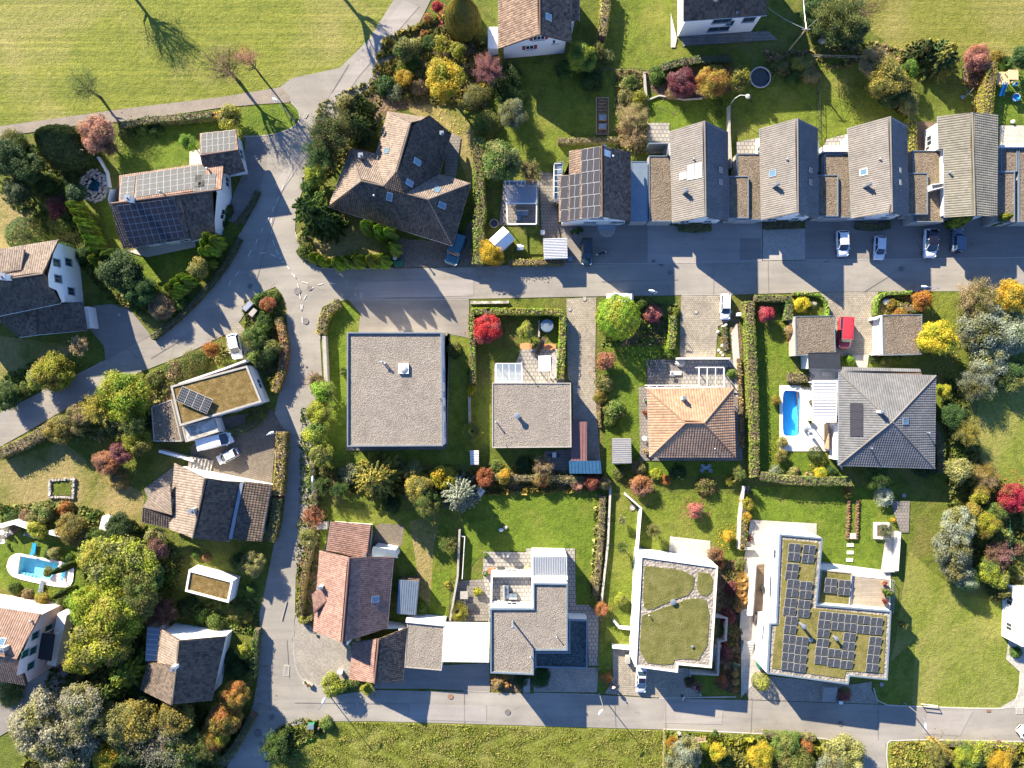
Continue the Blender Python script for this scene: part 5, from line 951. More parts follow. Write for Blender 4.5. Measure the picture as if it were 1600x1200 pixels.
low_wall('terrace_wall', 'white terrace wall left of the third row house', [(1287, 232), (1325, 232)], .9, 3.2, 'white'); low_wall('terrace_wall', 'teal framed terrace wall above the first brown garage roof', [(1014, 224), (1044, 224), (1044, 241)], .18, 3.6, 'zinc'); low_wall('terrace_wall', 'white wall below the terrace at right of the sage tiled house', [(1563, 228), (1680, 228)], .3, 3.2, 'white')
h7, q7 = house('sage_house', 'grey-green tiled house with a low wide roof at the right of the row', [[(1467, 233, 4.7), (1465, 182, 4.7), (1519, 176, 6.2), (1521, 233, 6.2)], [(1476, 340, 4.95), (1475, 233, 4.95), (1521, 233, 6.2), (1523, 337, 6.2)], [(1559, 179, 4.8), (1557, 338, 4.8), (1523, 337, 6.2), (1519, 176, 6.2)]], 'white', 't_sage', [(1467, 183, 4.7), (1558, 180, 4.7), (1556, 337, 4.7), (1477, 338, 4.7), (1476, 234, 4.7), (1468, 233, 4.7)], tw=.36, th=.42, ridges=[((1519, 176, 6.2), (1523, 337, 6.2))])
vent(h7, q7[1], 1482, 271, .12, .5); _sd, _ = flat_house('dormer_porch', 'white rounded porch roof on the mossy garage beside sage house', [(1455, 288), (1477, 285), (1477, 292), (1456, 297)], 4.2, 'zinc', 'white', 'white', .15, .1, auto=False, cat='porch')
# -- houses cut by the upper edge
h8, q8 = house('shuttered_house', 'pinkish tiled house with dark red shutters at the upper edge', [[(779, 76, 4.6), (779, -40, 4.6), (843, -40, 9.2), (844, 54, 9.2)], [(893, -40, 5.2), (892, 66, 5.2), (844, 54, 9.2), (843, -40, 9.2)], [(906, -40, 4.3), (905, 32, 4.3), (880, 32, 5.4), (880, -40, 5.4)]], 'white', ['t_brown', 't_mott', 't_mott'], [(782, -38, 5), (905, -38, 5), (903, 31, 5), (890, 32, 5), (890, 62, 5), (782, 72, 5)], ridges=[((843, -40, 9.2), (844, 54, 9.2))], auto=False)  # slopes facing from the sun carry painted shade in darker, flecked tiles
skylight(h8, q8[1], 856, 27, .9, 1.1); _w = [o for o in h8.children if o.name.startswith('wall')][0]
_f = Vector((P(782, 72, 5).x + .45, P(782, 72, 5).y + .45)); _e = Vector((P(890, 62, 5).x - .45, P(890, 62, 5).y + .45)); _d = (_e - _f); _n = Vector((_d.y, -_d.x, 0))
for t_, z_, w_, s_, b_ in ((.56, 5.0, 1.7, 'redp', 2), (.42, 2.4, 1.2, 'redp', 1), (.83, 3.4, .9, None, 1)): c_ = _f + _d * t_; window_on(h8, _w, (c_.x, c_.y, z_), _n, w_, 1.1, 'white', s_, 'glass', True, 'window', b_)
low_wall('terrace_wall', 'bright white terrace block left of the house with red shutters', [(770, 42), (770, 76)], 1.5, 2.4, 'white')
h9, q9 = house('pole_house', 'white house with dark mottled roof at the upper edge near the utility pole', [[(1198, 24, 5.6), (1068, 33, 5.6), (1068, -40, 9.4), (1198, -48, 9.4)], [(1068, -105, 5.6), (1198, -112, 5.6), (1198, -48, 9.4), (1068, -40, 9.4)]], 'white', 't_shade', [(1070, -100, 5.6), (1197, -108, 5.6), (1197, 22, 5.6), (1070, 31, 5.6)], over=.3, auto=False); chimney(h9, q9[0], 1118, -2, .6, .6, 1.3, 'concrete'); vent(h9, q9[0], 1150, 22, .1, .5)  # whole roof takes the shade tone of its slope facing from the sun
_w = [o for o in h9.children if o.name.startswith('wall')][0]; _f = Vector((P(1070, 31, 5.6).x + .3, P(1070, 31, 5.6).y + .3)); _e = Vector((P(1197, 22, 5.6).x - .3, P(1197, 22, 5.6).y + .3)); _d = _e - _f; _n = Vector((_d.y, -_d.x, 0))
for t_, z_, w_ in ((.5, 3.5, 2.8), (.63, 2.6, 1.0), (.52, 1.0, 3.2), (.86, 3.2, 1.8)): c_ = _f + _d * t_; window_on(h9, _w, (c_.x, c_.y, z_), _n, w_, 1.2, 'bluezinc')
# -- large flat roofed house
h10, q10 = flat_house('flat_house', 'large square flat gravel roofed house with white skylight dome', [(542, 519), (690, 519), (692, 697), (542, 698)], 5.2, 'greyroof', 'zinc', 'white', .3, .18, auto=False)
_w = [o for o in h10.children if o.name.startswith('wall')][0]; _xr = P(691, 600, 5.2).x
for y0, y1 in ((577, 586), (588, 597), (612, 621), (635, 643), (660, 683)): a_ = P(0, y0, 3.5).y; b_ = P(0, y1, 3.5).y; window_on(h10, _w, (_xr - .0, (a_ + b_) / 2, 2.6), Vector((1, 0, 0)), abs(a_ - b_), 1.3, 'white')
mb = MB(); c_ = q10.pix(631, 576); mb.box((c_.x, c_.y, c_.z), (1.5, 1.5, .35)); sk = mb.obj('skylight', M['white'], h10); mb = MB(); mb.lathe((c_.x, c_.y, c_.z + .35), [(.62, 0), (.55, .12), (.3, .2), (.05, .22)], 12); mb.obj('dome', M['pale'], sk)
vent(h10, q10, 598, 566, .1, .7); vent(h10, q10, 603, 568, .1, .7); vent(h10, q10, 687, 622, .06, .4); vent(h10, q10, 631, 646, .03, .3)
h11, q11 = flat_house('gravel_house', 'smaller flat gravel roofed house below the hedged garden with a glass pergola', [(769, 598), (892, 598), (893, 699), (769, 700)], 3.6, 'greyroof', 'concrete', 'white', .2, .14, auto=False, fall=.1); vent(h11, q11, 808, 649, .3, .9); vent(h11, q11, 836, 598, .05, .3); vent(h11, q11, 775, 659, .08, .9); vent(h11, q11, 790, 695, .06, .4)
shed('side_shed', 'red-brown sheet metal lean-to roof beside the smaller flat house', [(894, 659), (917, 659), (917, 720), (892, 720)], 2.5, 'brownsheet', 'darkwood', 5, slope=.05)
shed('blue_shed', 'blue sheet roofed shed in the corner below the red-brown lean-to', [(889, 720), (938, 720), (940, 740), (890, 740)], 2.4, 'bluetarp', 'darkwood', 9, slope=.15, along=0)
h12, q12 = house('orange_house', 'small orange tiled hipped house with a short ridge', [[(1149, 714, 3.0), (1015, 714, 3.0), (1071, 661, 5.4), (1100, 661, 5.4)], [(1015, 714, 3.0), (1011, 608, 3.0), (1071, 661, 5.4)], [(1011, 608, 3.0), (1146, 606, 3.0), (1100, 661, 5.4), (1071, 661, 5.4)], [(1146, 606, 3.0), (1149, 714, 3.0), (1100, 661, 5.4)]], 'cream', 't_orange', [(1013, 610, 3), (1145, 608, 3), (1148, 712, 3), (1016, 712, 3)], tw=.4, th=.42, over=.7, ridges=[((1071, 661, 5.4), (1100, 661, 5.4)), ((1011, 608, 3), (1071, 661, 5.4)), ((1146, 606, 3), (1100, 661, 5.4)), ((1015, 714, 3), (1071, 661, 5.4)), ((1149, 714, 3), (1100, 661, 5.4))])
chimney(h12, q12[2], 1066, 622, .5, .5, 1.2, 'cream'); vent(h12, q12[0], 1116, 701, .08, .4)
h13, q13 = house('grey_house', 'wide grey tiled pyramid roofed house beside the blue pool', [[(1460, 732, 3.2), (1310, 727, 3.2), (1394, 659, 6.2)], [(1310, 727, 3.2), (1311, 582, 3.2), (1394, 659, 6.2)], [(1311, 582, 3.2), (1462, 587, 3.2), (1394, 659, 6.2)], [(1462, 587, 3.2), (1460, 732, 3.2), (1394, 659, 6.2)]], 'white', 't_grey', [(1312, 584, 3), (1461, 589, 3), (1459, 730, 3), (1311, 726, 3)], tw=.36, th=.42, over=.6, ridges=[((1310, 727, 3.2), (1394, 659, 6.2)), ((1462, 587, 3.2), (1394, 659, 6.2)), ((1311, 582, 3.2), (1394, 659, 6.2)), ((1460, 732, 3.2), (1394, 659, 6.2))], cap='t_taupe')
_pv = [(1328, 630.5), (1348.5, 630.5), (1328, 681.5)]; panels(h13, q13[1], *_pv, 1, 4, 'pv_black', 'pv_dark', .02); skylight(h13, q13[3], 1414, 658, .9, 1.0, 'zinc'); chimney(h13, q13[1], 1372, 643, .5, .35, 1.3, 'white'); vent(h13, q13[0], 1359, 700, .09, .7); vent(h13, q13[3], 1448, 676, .09, .7)
house('porch_roof', 'low grey tiled porch roof above the pyramid roofed house', [[(1437, 577, 2.7), (1316, 574, 2.7), (1313, 583, 3.1), (1441, 586, 3.1)]], 'white', 't_grey', [(1317, 575, 2.7), (1436, 577, 2.7), (1438, 583, 2.7), (1316, 581, 2.7)], over=.1, auto=False, cat='porch')
flat_house('carport', 'dark grey flat carport roof at the top of the pool terrace', [(1263, 551), (1312, 550), (1314, 577), (1264, 576)], 2.9, 'darkmetal', 'darkmetal', 'white', .12, .1, auto=False, cat='carport', fall=.05)
gA, qA = flat_house('garage', 'dark gravel garage roof beside the red van', [(1243, 494), (1304, 493), (1306, 553), (1244, 556)], 2.8, 'brownroof', 'bluezinc', 'concrete', .15, .1, auto=False, cat='garage', fall=.08); gB, qB = flat_house('garage', 'dark gravel garage roof beside the yellow tree', [(1379, 492), (1441, 491), (1441, 554), (1380, 555)], 2.8, 'brownroof', 'bluezinc', 'white', .15, .1, auto=False, cat='garage', fall=.08)
low_wall('garage_wall', 'white angled wall along the garage beside the yellow tree', [(1369, 498), (1378, 494), (1378, 552), (1371, 553)], .3, 2.5, 'white')
aw, qa = flat_house('awning', 'pale cream slatted awning roof over the pool terrace', [(1270, 594), (1309, 594), (1307, 660), (1270, 660)], 2.7, 'white', 'cream', 'white', .12, .1, auto=False, cat='awning', fall=.04, foot=[(0, 0), (.01, 0), (.01, .01)]); 
for i_ in range(14): mb = MB(); a_ = P(1271, 598 + i_ * 4.5, 2.72); b_ = P(1306, 598 + i_ * 4.5, 2.72); mb.bar(a_, b_, .08, .06); mb.obj('slat', M['cream'], aw)
for x_, y_ in ((1272, 597), (1272, 657), (1306, 657)): mb = MB(); p_ = P(x_, y_, 2.5); mb.box((p_.x, p_.y, 0), (.12, .12, 2.5)); mb.obj('post', M['white'], aw)
low_wall('terrace_wall', 'white terrace wall with dark slot left of the pyramid roofed house', [(1308, 662), (1308, 718)], .9, 1.8, 'white'); low_wall('terrace_screen', 'brown slatted screen beside the white terrace wall', [(1295, 663), (1295, 702)], .15, 1.7, 'wood', 'screen')
# -- white gabled house at the left edge
h14, q14 = house('gabled_house', 'white two storey gabled house with a dormer at the left edge', [[(-90, 404, 5.4), (91, 375, 5.4), (67, 428, 7.8), (-90, 450, 7.8)], [(96, 474, 5.2), (-90, 512, 5.2), (-90, 450, 7.8), (67, 428, 7.8)]], 'white', ['t_beige', 't_shade'], [(-88, 405, 5.3), (90, 376, 5.3), (99, 473, 5.3), (-88, 510, 5.3)], over=.25, ridges=[((-90, 450, 7.8), (67, 428, 7.8))], shut=None, storeys=2, auto=False, wm='bluezinc')  # lower slope's tile colour is darkened to paint its shade
_w = [o for o in h14.children if o.name.startswith('wall')][0]; _a = P(90, 376, 5.3); _b = P(99, 473, 5.3); _d = Vector((_b.x - _a.x, _b.y - _a.y)); _n = Vector((-_d.y, _d.x, 0)); _n = _n if _n.x > 0 else -_n
for t_, z_ in ((.36, 5.0), (.62, 5.0), (.3, 2.2), (.78, 2.2)): c_ = Vector((_a.x, _a.y)) + _d * t_ - Vector((_n.x, _n.y)).normalized() * .24; window_on(h14, _w, (c_.x, c_.y, z_), _n, 1.1, 1.4, 'bluezinc')
house('dormer', 'long lit dormer roof on the white gabled house', [[(0 - 60, 396, 6.6), (39, 390, 6.6), (33, 424, 7.6), (-60, 436, 7.6)]], 'white', 't_beige', [(-58, 398, 6.6), (38, 391, 6.6), (34, 422, 6.6), (-58, 434, 6.6)], over=.1, auto=False, gut=False, cat='dormer')
chimney(h14, q14[0], 13, 434, 1.0, .8, 1.3, 'white'); house('porch_wing', 'tiled porch wing with a small sunlit hip below the gabled house', [[(135, 516, 2.9), (60, 523, 2.9), (56, 474, 4.8), (129, 472, 4.2)], [(60, 523, 2.9), (30, 527, 2.9), (56, 474, 4.9)], [(30, 527, 2.9), (0, 500, 3.0), (10, 470, 4.6), (56, 474, 4.9)]], 'white', ['t_shade', 't_mott', 't_shade'], [(132, 514, 3), (33, 524, 3), (8, 502, 3), (12, 474, 3), (127, 474, 3)], over=.4, ridges=[((60, 523, 2.9), (56, 474, 4.9))], auto=False, cat='porch')  # shade painted into the dark planes, sunlight into the paler hip
low_wall('side_wall', 'white garage side wall beside the asphalt drive of the gabled house', [(134, 479), (139, 512)], .5, 2.2, 'white')
# -- sedum roofed building on the left
h15, q15 = flat_house('sedum_house', 'angular flat house with brown sedum roof and tilted collectors', [(266, 603), (386, 571), (409, 628), (281, 666)], 3.6, 'sedum2', 'concrete', 'white', .3, .3, auto=True, fall=.15)
panels(h15, q15, (289, 604), (337, 625), (276, 625), 4, 1, 'pv_grey', 'white', .05, lift=.5, tilt=.0); low_wall('garden_wall', 'white garden wall above the sedum roofed house', [(279, 600), (350, 576), (384, 563)], .25, 3.2, 'white')
flat_house('annex', 'low annex with pebble covered roof beside the white van', [(284, 667), (335, 653), (342, 675), (290, 691)], 2.7, 'stone', 'concrete', 'white', .1, .2, auto=False, cat='annex', fall=.06); flat_house('annex', 'low dark roofed annex left of the sedum house', [(236, 636), (268, 624), (284, 690), (240, 690)], 2.5, 'brownroof', 'concrete', 'concrete', .1, .15, auto=False, cat='annex', fall=.06)
# -- brown house below the van
h16, q16 = house('brown_house', 'brown tiled house with a white upper wall beside the parked van', [[(266, 826, 3.4), (272, 724, 3.4), (322, 747, 6.8), (301, 841, 6.8)], [(376, 755, 3.2), (357, 847, 3.2), (301, 841, 6.8), (322, 747, 6.8)], [(424, 757, 2.7), (408, 846, 2.7), (360, 842, 3.4), (381, 752, 3.4)], [(224, 792, 3.2), (236, 770, 3.2), (266, 755, 4.4), (270, 804, 4.4)], [(266, 826, 3.1), (221, 815, 3.1), (224, 792, 4.0), (270, 804, 4.2)]], 'white', ['t_beige', 't_shade', 't_shade', 't_beige', 't_shade'], [(268, 824, 3.2), (273, 727, 3.2), (322, 738, 3.2), (421, 758, 3.2), (406, 844, 3.2), (300, 838, 6.8)], over=.35, tw=.38, th=.46, ridges=[((322, 747, 6.8), (301, 841, 6.8)), ((224, 792, 4), (270, 804, 4.3))], auto=False)  # same roof in two tile tones: beige sunlit, dark for painted shade
chimney(h16, q16[0], 306, 796, .7, .6, 1.3, 'concrete'); mb = MB(); mb.bar(P(378, 754, 3.5), P(360, 842, 3.5), .5, .1); mb.obj('valley_gutter', M['zinc'], h16); 
# -- pink house in the lower left corner
h17, q17 = house('pink_house', 'pale pink gabled house with green window frames below the oval pool', [[(-90, 936, 5.8), (63, 960, 5.8), (27, 1029, 8.6), (-90, 1008, 8.6)], [(42, 1070, 5.8), (-90, 1050, 5.8), (-90, 1008, 8.6), (27, 1029, 8.6)]], 'pink', ['t_pink', 't_brown'], [(-88, 938, 5.8), (62, 961, 5.8), (46, 1068, 5.8), (-88, 1048, 5.8)], over=.2, ridges=[((-90, 1008, 8.6), (27, 1029, 8.6))], cap='t_pink', auto=False)  # pinkish tile for the lit slope, browner one painting the shaded slope
_w = [o for o in h17.children if o.name.startswith('wall')][0]; _a = P(62, 961, 5.8); _b = P(46, 1068, 5.8); _d = Vector((_b.x - _a.x, _b.y - _a.y)); _n = Vector((-_d.y, _d.x, 0)); _n = _n if _n.x > 0 else -_n
for t_, z_ in ((.3, 5.2), (.52, 5.2), (.74, 5.2), (.5, 6.9), (.3, 2.3), (.7, 2.3)): c_ = Vector((_a.x, _a.y)) + _d * t_ - Vector((_n.x, _n.y)).normalized() * .19; window_on(h17, _w, (c_.x, c_.y, z_), _n, 1.0, 1.3, 'greenp')
chimney(h17, q17[0], 11, 1011, .8, .6, 1.2, 'concrete'); skylight(h17, q17[0], 4, 1003, .8, 1.0); vent(h17, q17[0], 51, 969, .1, .5); 
shed('balcony_awning', 'black awning over the balcony of the pink house', [(66, 989), (86, 991), (80, 1033), (58, 1029)], 4.4, 'black', 'white', 0, 'awning', .1, walls_=False); low_wall('balcony', 'pale balcony slab in front of the pink gable', [(97, 960), (80, 1040)], 1.4, 2.6, 'cream', 'balcony')
# -- brown house on the lower left
h18, q18 = house('terrace_house', 'brown tiled house with blue glazed roof strip in the lower left trees', [[(247, 1036, 4.4), (250, 982, 4.4), (281, 1000, 7.8), (277, 1040, 7.8)], [(218, 1078, 3.6), (233, 1035, 3.6), (277, 1040, 7.8), (269, 1101, 7.8)], [(352, 995, 4.2), (331, 1094, 4.2), (269, 1101, 7.8), (281, 1000, 7.8)]], 'white', ['t_beige', 't_shade', 't_shade'], [(250, 984, 4), (351, 996, 4), (331, 1092, 4.2), (268, 1096, 7.8), (221, 1075, 3.8), (234, 1037, 4), (247, 1036, 4)], over=.35, ridges=[((281, 1000, 7.8), (269, 1101, 7.8))], auto=False, tw=.38, th=.46)  # only the sunlit plane is beige; darker tiles paint shade on the rest
chimney(h18, q18[2], 276, 1040, .6, .5, 1.2, 'white'); cs, _ = flat_house('conservatory', 'blue glazed conservatory strip on the left of the terrace house', [(230, 979), (249, 981), (244, 1034), (227, 1033)], 3.2, 'bluezinc', 'zinc', 'white', .1, .1, auto=False, cat='conservatory', fall=.05)
for i_ in range(7): mb = MB(); a_ = P(230 - i_ * .4, 982 + i_ * 8, 3.2); b_ = P(248 - i_ * .5, 984 + i_ * 8, 3.2); mb.bar(a_, b_, .06, .05); mb.obj('glazing_bar', M['white'], cs)

flat_house('garden_pavilion', 'little white edged pavilion with mossy roof in the lower left gardens', [(295, 890), (364, 908), (357, 942), (289, 924)], 3.0, 'sedum2', 'white', 'white', .3, .3, auto=False, cat='pavilion', fall=.2)
# -- reddish house on the bottom street
h20, q20 = house('red_house', 'long reddish tiled house with a dormer at the corner of the bottom street', [[(510, 860, 3.2), (517, 815, 3.2), (582, 820, 3.6), (575, 874, 3.6)], [(490, 986, 3.4), (500, 860, 3.4), (546, 871, 7.2), (535, 1004, 7.2)], [(615, 870, 3.6), (605, 981, 3.6), (535, 1004, 7.2), (546, 871, 7.2)], [(546, 1061, 2.8), (552, 1003, 2.8), (592, 998, 5.2), (585, 1067, 5.2)], [(637, 980, 2.8), (629, 1066, 2.8), (585, 1067, 5.2), (592, 998, 5.2)]], 'white', ['t_red', 't_red', 't_red', 't_red', 't_mott'], [(512, 817, 3.4), (580, 822, 3.4), (577, 870, 3.4), (613, 872, 3.4), (606, 978, 3.2), (635, 982, 3), (628, 1064, 3), (549, 1060, 3), (553, 1005, 3), (535, 1000, 7.2), (492, 984, 3.4), (501, 862, 3.4)], over=.4, ridges=[((546, 871, 7.2), (535, 1004, 7.2)), ((592, 998, 5.2), (585, 1067, 5.2))], tw=.3, th=.36, auto=False)  # last plane, facing from the sun, gets the darker flecked tile
skylight(h20, q20[2], 586, 936, .9, 1.1, 'zinc', 'bluezinc'); chimney(h20, q20[1], 504, 915, .6, .4, 1.3, 'cream')
house('dormer', 'triangular dark faced dormer on the reddish house', [[(487, 929, 4.3), (504, 914, 4.5), (523, 932, 5.2), (491, 960, 4.3)]], 'white', 't_red', [(489, 930, 4), (503, 916, 4), (518, 932, 4), (493, 956, 4)], over=.1, auto=False, gut=False, cat='dormer')
flat_house('garage', 'flat gravel garage roof right of the reddish house', [(636, 974), (694, 977), (690, 1048), (632, 1043)], 2.9, 'greyroof', 'concrete', 'white', .1, .12, auto=False, cat='garage', fall=.06); shed('carport', 'bright white ribbed carport roof beside the modern gravel house', [(694, 972), (765, 973), (764, 1035), (691, 1034)], 2.9, 'white', 'steel', 22, 'carport', .1, walls_=False)
shed('garden_house', 'blue-grey ribbed summer house between reddish house and lawn', [(623, 906), (655, 908), (650, 961), (620, 959)], 2.6, 'bluezinc', 'darkwood', 9, 'shed', .3, 'zinc')
low_wall('garden_wall', 'white wall along the top of the gravel garage', [(634, 970), (694, 976)], .5, 3.1, 'white'); shed('dark_conservatory', 'dark blue metal extension at the top of the reddish house', [(583, 854), (618, 860), (622, 872), (578, 870)], 3.3, 'bluezinc', 'white', 0, 'extension', .1)
# -- modern gravel house
h21, q21 = flat_house('modern_house', 'modern white house with stepped gravel roof above a black lower roof', [(833, 911), (887, 912), (887, 1017), (834, 1017), (834, 1055), (766, 1052), (766, 951), (833, 951)], 6.4, 'greyroof', 'bluezinc', 'white', .35, .2, auto=True); vent(h21, q21, 801, 970, .13, 2.6); vent(h21, q21, 869, 993, .06, .7); vent(h21, q21, 829, 1024, .08, .6)
flat_house('black_roof_wing', 'low wing with black gravel roof and blue rim', [(889, 968), (918, 969), (918, 1045), (836, 1043), (836, 1019), (889, 1019)], 3.2, 'blackroof', 'bluezinc', 'white', .3, .22, auto=False, cat='wing', fall=.2)
sh, _ = flat_house('ribbed_wing', 'white ribbed terrace roof at the top of the modern house', [(832, 868), (886, 869), (887, 906), (832, 906)], 5.0, 'white', 'white', 'white', .2, .1, auto=False, cat='terrace roof', fall=.06)
for i_ in range(20): mb = MB(); x_ = 834.5 + i_ * 2.7; mb.bar(P(x_, 870, 5.0), P(x_, 899, 5.0), .09, .07); mb.obj('rib', M['zinc'], sh)
tr, qt = flat_house('roof_terrace', 'white walled roof terrace with grey sofa on the modern house', [(767, 899), (833, 899), (833, 950), (766, 950)], 3.9, 'slabs', 'white', 'white', 1.0, .25, auto=True, cat='terrace', fall=.9)
# -- green roofed house
h22, q22 = flat_house('green_roof_house', 'white house with sedum roof crossed by a gravel path', [(1001, 868), (1122, 885), (1112, 1044), (1060, 1039), (1059, 1051), (992, 1042)], 5.4, 'palegravel', 'white', 'white', .3, .25, auto=False, fall=.2); zt = q22.c.z + .01
def roof_sheet(root, nm, poly, z, m, it=1, h=.08):
    poly = smoothed(list(poly) + [poly[0]], it)[:-1] if it else poly; mb = MB(); mb.prism([(p.x, p.y) for p in (P(x, y, z) for x, y in poly)], z - .05, z + h); return mb.obj(nm, M[m], root)
for p_ in ([(1007, 884), (1085, 893), (1083, 927), (1050, 938), (1013, 955), (1004, 946)], [(1091, 894), (1115, 897), (1111, 932), (1088, 928)], [(1003, 962), (1055, 943), (1082, 934), (1110, 938), (1103, 1032), (1055, 1028), (1050, 1040), (998, 1034)]): roof_sheet(h22, 'green_roof', p_, zt, 'sedum')
vent(h22, q22, 1051, 939, .28, .4); vent(h22, q22, 1013, 960, .06, .5); vent(h22, q22, 1081, 1009, .12, .25)
low_wall('stair_wall', 'stepped concrete side stair wall right of the sedum roofed house', [(1117, 963), (1136, 966), (1134, 1001), (1124, 1003), (1122, 1055), (1080, 1052)], .35, 1.4, 'concrete')
# -- large modern house with panels
h23, q23 = flat_house('panel_roof_house', 'large white modern house with L-shaped sedum roof full of solar panels', [(1219, 835), (1286, 841), (1277, 945), (1393, 955), (1387, 1063), (1328, 1057), (1326, 1070), (1199, 1053), (1203, 974), (1213, 974)], 5.6, 'palegravel', 'bluezinc', 'white', .3, .2, auto=False, fall=.18); zt = q23.c.z + .01
roof_sheet(h23, 'green_roof', [(1224, 843), (1278, 848), (1268, 950), (1385, 962), (1380, 1052), (1322, 1048), (1318, 1060), (1206, 1044), (1212, 980), (1218, 974)], zt, 'sedum3', 0)
_w = [o for o in h23.children if o.name.startswith('wall')][0]
for a_, b_, t_, z_, ww, wh_ in (((1213, 974), (1219, 835), .35, 2.6, 3.0, .5), ((1213, 974), (1219, 835), .75, 3.6, 1.2, .7), ((1199, 1053), (1203, 974), .7, 3.0, 2.0, .4)):
    A_, B_ = P(*a_, 5.6), P(*b_, 5.6); d_ = B_ - A_; n_ = Vector((-d_.y, d_.x, 0)).normalized(); n_ = n_ if n_.x < 0 else -n_; c_ = A_ + d_ * t_ - n_ * .02; window_on(h23, _w, (c_.x, c_.y, z_), n_, ww, wh_, 'bluezinc', None, 'glass', False)
h23b, q23b = flat_house('lower_roof', 'small lower sedum roof with six panels tucked in the corner of the modern house', [(1283, 890), (1332, 895), (1328, 946), (1278, 942)], 4.6, 'sedum3', 'concrete', 'white', .2, .15, auto=False, cat='roof', fall=.1)
def tilted(root, pl, cells, w, h, ux, uy, n=2):
    """pairs of dark panels propped up on a flat roof; cells = photo positions of each pair's middle"""
    u = Vector((ux, uy, 0)).normalized(); v = Vector((-u.y, u.x, 0)); mb = MB(); mb.box((0, 0, 0), (w, h, .04)); mb.box((0, 0, .041), (w - .08, h - .08, .006), 0, 1); me = mesh('solar_panel', mb.v, mb.f, [M['pv_frame'], M['pv_grey']], mb.m); R = Matrix((u, v, Vector((0, 0, 1)))).transposed().to_4x4()
    lg = MB()
    for s in (-1, 1): lg.bar((s * w * .4, h * .35, -.22), (s * w * .4, h * .35, .05), .05); lg.bar((s * w * .4, -h * .4, -.22), (s * w * .4, -h * .4, -.1), .05)
    ml = mesh('support', lg.v, lg.f, M['steel'])
    for k_, (x, y) in enumerate(cells):
        c = pl.pix(x, y); up = (k_ // 1000) == 0
        for s in range(n):
            T = Matrix.Translation(c + u * (s - (n - 1) / 2) * (w + .03) + Vector((0, 0, .3)) - wl(root)) @ R
            a = link('solar_panel', me, root, mat4=T @ Matrix.Rotation(.16, 4, 'X')); link('support', ml, a, mat4=Matrix.Rotation(-.16, 4, 'X'))
a_ = (1.0, -.085)
L1 = [(1240, 855), (1263, 857), (1239, 869), (1261, 872), (1237, 886), (1235, 898), (1238, 911), (1258, 914), (1236, 925), (1257, 928), (1234, 940), (1255, 943), (1232, 954), (1254, 957), (1235, 968), (1233, 982), (1232, 997), (1252, 1000), (1231, 1011), (1250, 1014), (1230, 1025), (1249, 1028), (1229, 1039), (1248, 1042)]
L2 = [(1288, 961), (1308, 963), (1328, 965), (1348, 967), (1368, 970), (1286, 974), (1307, 977), (1327, 979), (1347, 982), (1367, 984), (1285, 988), (1326, 994), (1366, 1000), (1284, 1003), (1324, 1008), (1364, 1014), (1282, 1016), (1302, 1019), (1323, 1022), (1362, 1028), (1281, 1030), (1301, 1034), (1321, 1037), (1361, 1042)]
tilted(h23, q23, L1 + L2, .88, 1.28, *a_); tilted(h23b, q23b, [(1297, 908), (1318, 911), (1296, 920), (1317, 923)], .88, 1.1, *a_)
vent(h23, q23, 1249, 973, .22, 1.6); vent(h23, q23, 1302, 994, .2, 1.0); vent(h23, q23, 1266, 999, .2, .15)

dk, qd = flat_house('roof_terrace', 'pale timber roof terrace with red pots on the large modern house', [(1333, 899), (1392, 905), (1391, 952), (1329, 945)], 4.2, 'paledeck', 'white', 'white', .15, .1, auto=False, cat='terrace', fall=.05)
# -- sliver of a white house at the right edge
h24, q24 = flat_house('edge_house', 'sliver of a white house at the right edge below the meadow', [(1598, 925), (1680, 930), (1680, 1020), (1596, 1010)], 4.2, 'greyroof', 'white', 'white', .3, .3, auto=True)
# ================================================================ ABSORB ADD-ONS INTO THEIR HOUSES
def absorb():
    host = None
    for o in list(COL.objects):
        if o.parent: continue
        c = o.get('category')
        if c == 'house': host = o; continue
        if host and c in ('dormer', 'porch', 'conservatory', 'canopy', 'wing', 'terrace roof', 'terrace', 'extension', 'roof', 'balcony') or (host and o.name.startswith('balcony_awning')):
            off = Vector(o.location) - Vector(host.location)
            if o.type == 'EMPTY':
                for ch in list(o.children):
                    ch.parent = host; ch.location = Vector(ch.location) + off; WL[ch.name] = wl(host)
                bpy.data.objects.remove(o)
            else:
                o.parent = host; o.location = off
                for k in ('label', 'category', 'group'):
                    if k in o: del o[k]
absorb()
for o_ in list(COL.objects):
    if o_.parent is None and o_.name == 'roof_terrace': pass
# ================================================================ HEDGES   (colour, line, width, height)
H = hedge
H('bg/ol', [(749, 214), (747, 290), (752, 330), (745, 352), (750, 378), (747, 412)], 19, 2.6, 2)
H('bg/yg', [(736, 486), (800, 486), (878, 487), (880, 495), (879, 545), (876, 592)], 11, 2.0, 1); H('bg/ol', [(736, 490), (738, 545), (739, 600)], 10, 1.9)
H('bg/lo', [(1172, 470), (1176, 560), (1180, 660), (1180, 746)], 15, 1.9); H('g/lo', [(1180, 466), (1210, 466), (1238, 467)], 11, 1.8); H('g/lo', [(1234, 468), (1234, 500)], 12, 1.8); H('g/lo', [(1189, 744), (1240, 752), (1330, 753)], 14, 1.9)
H('bg', [(1240, 459), (1272, 459), (1285, 463), (1293, 475), (1295, 494)], 5, 1.0, 2); H('bg', [(1369, 492), (1369, 475), (1374, 463), (1386, 458), (1425, 457)], 5.5, 1.1, 2)
H('go/tn', [(439, 675), (437, 720), (433, 775)], 17, 2.0); H('ol/dg', [(432, 778), (428, 815), (420, 846)], 16, 2.0)
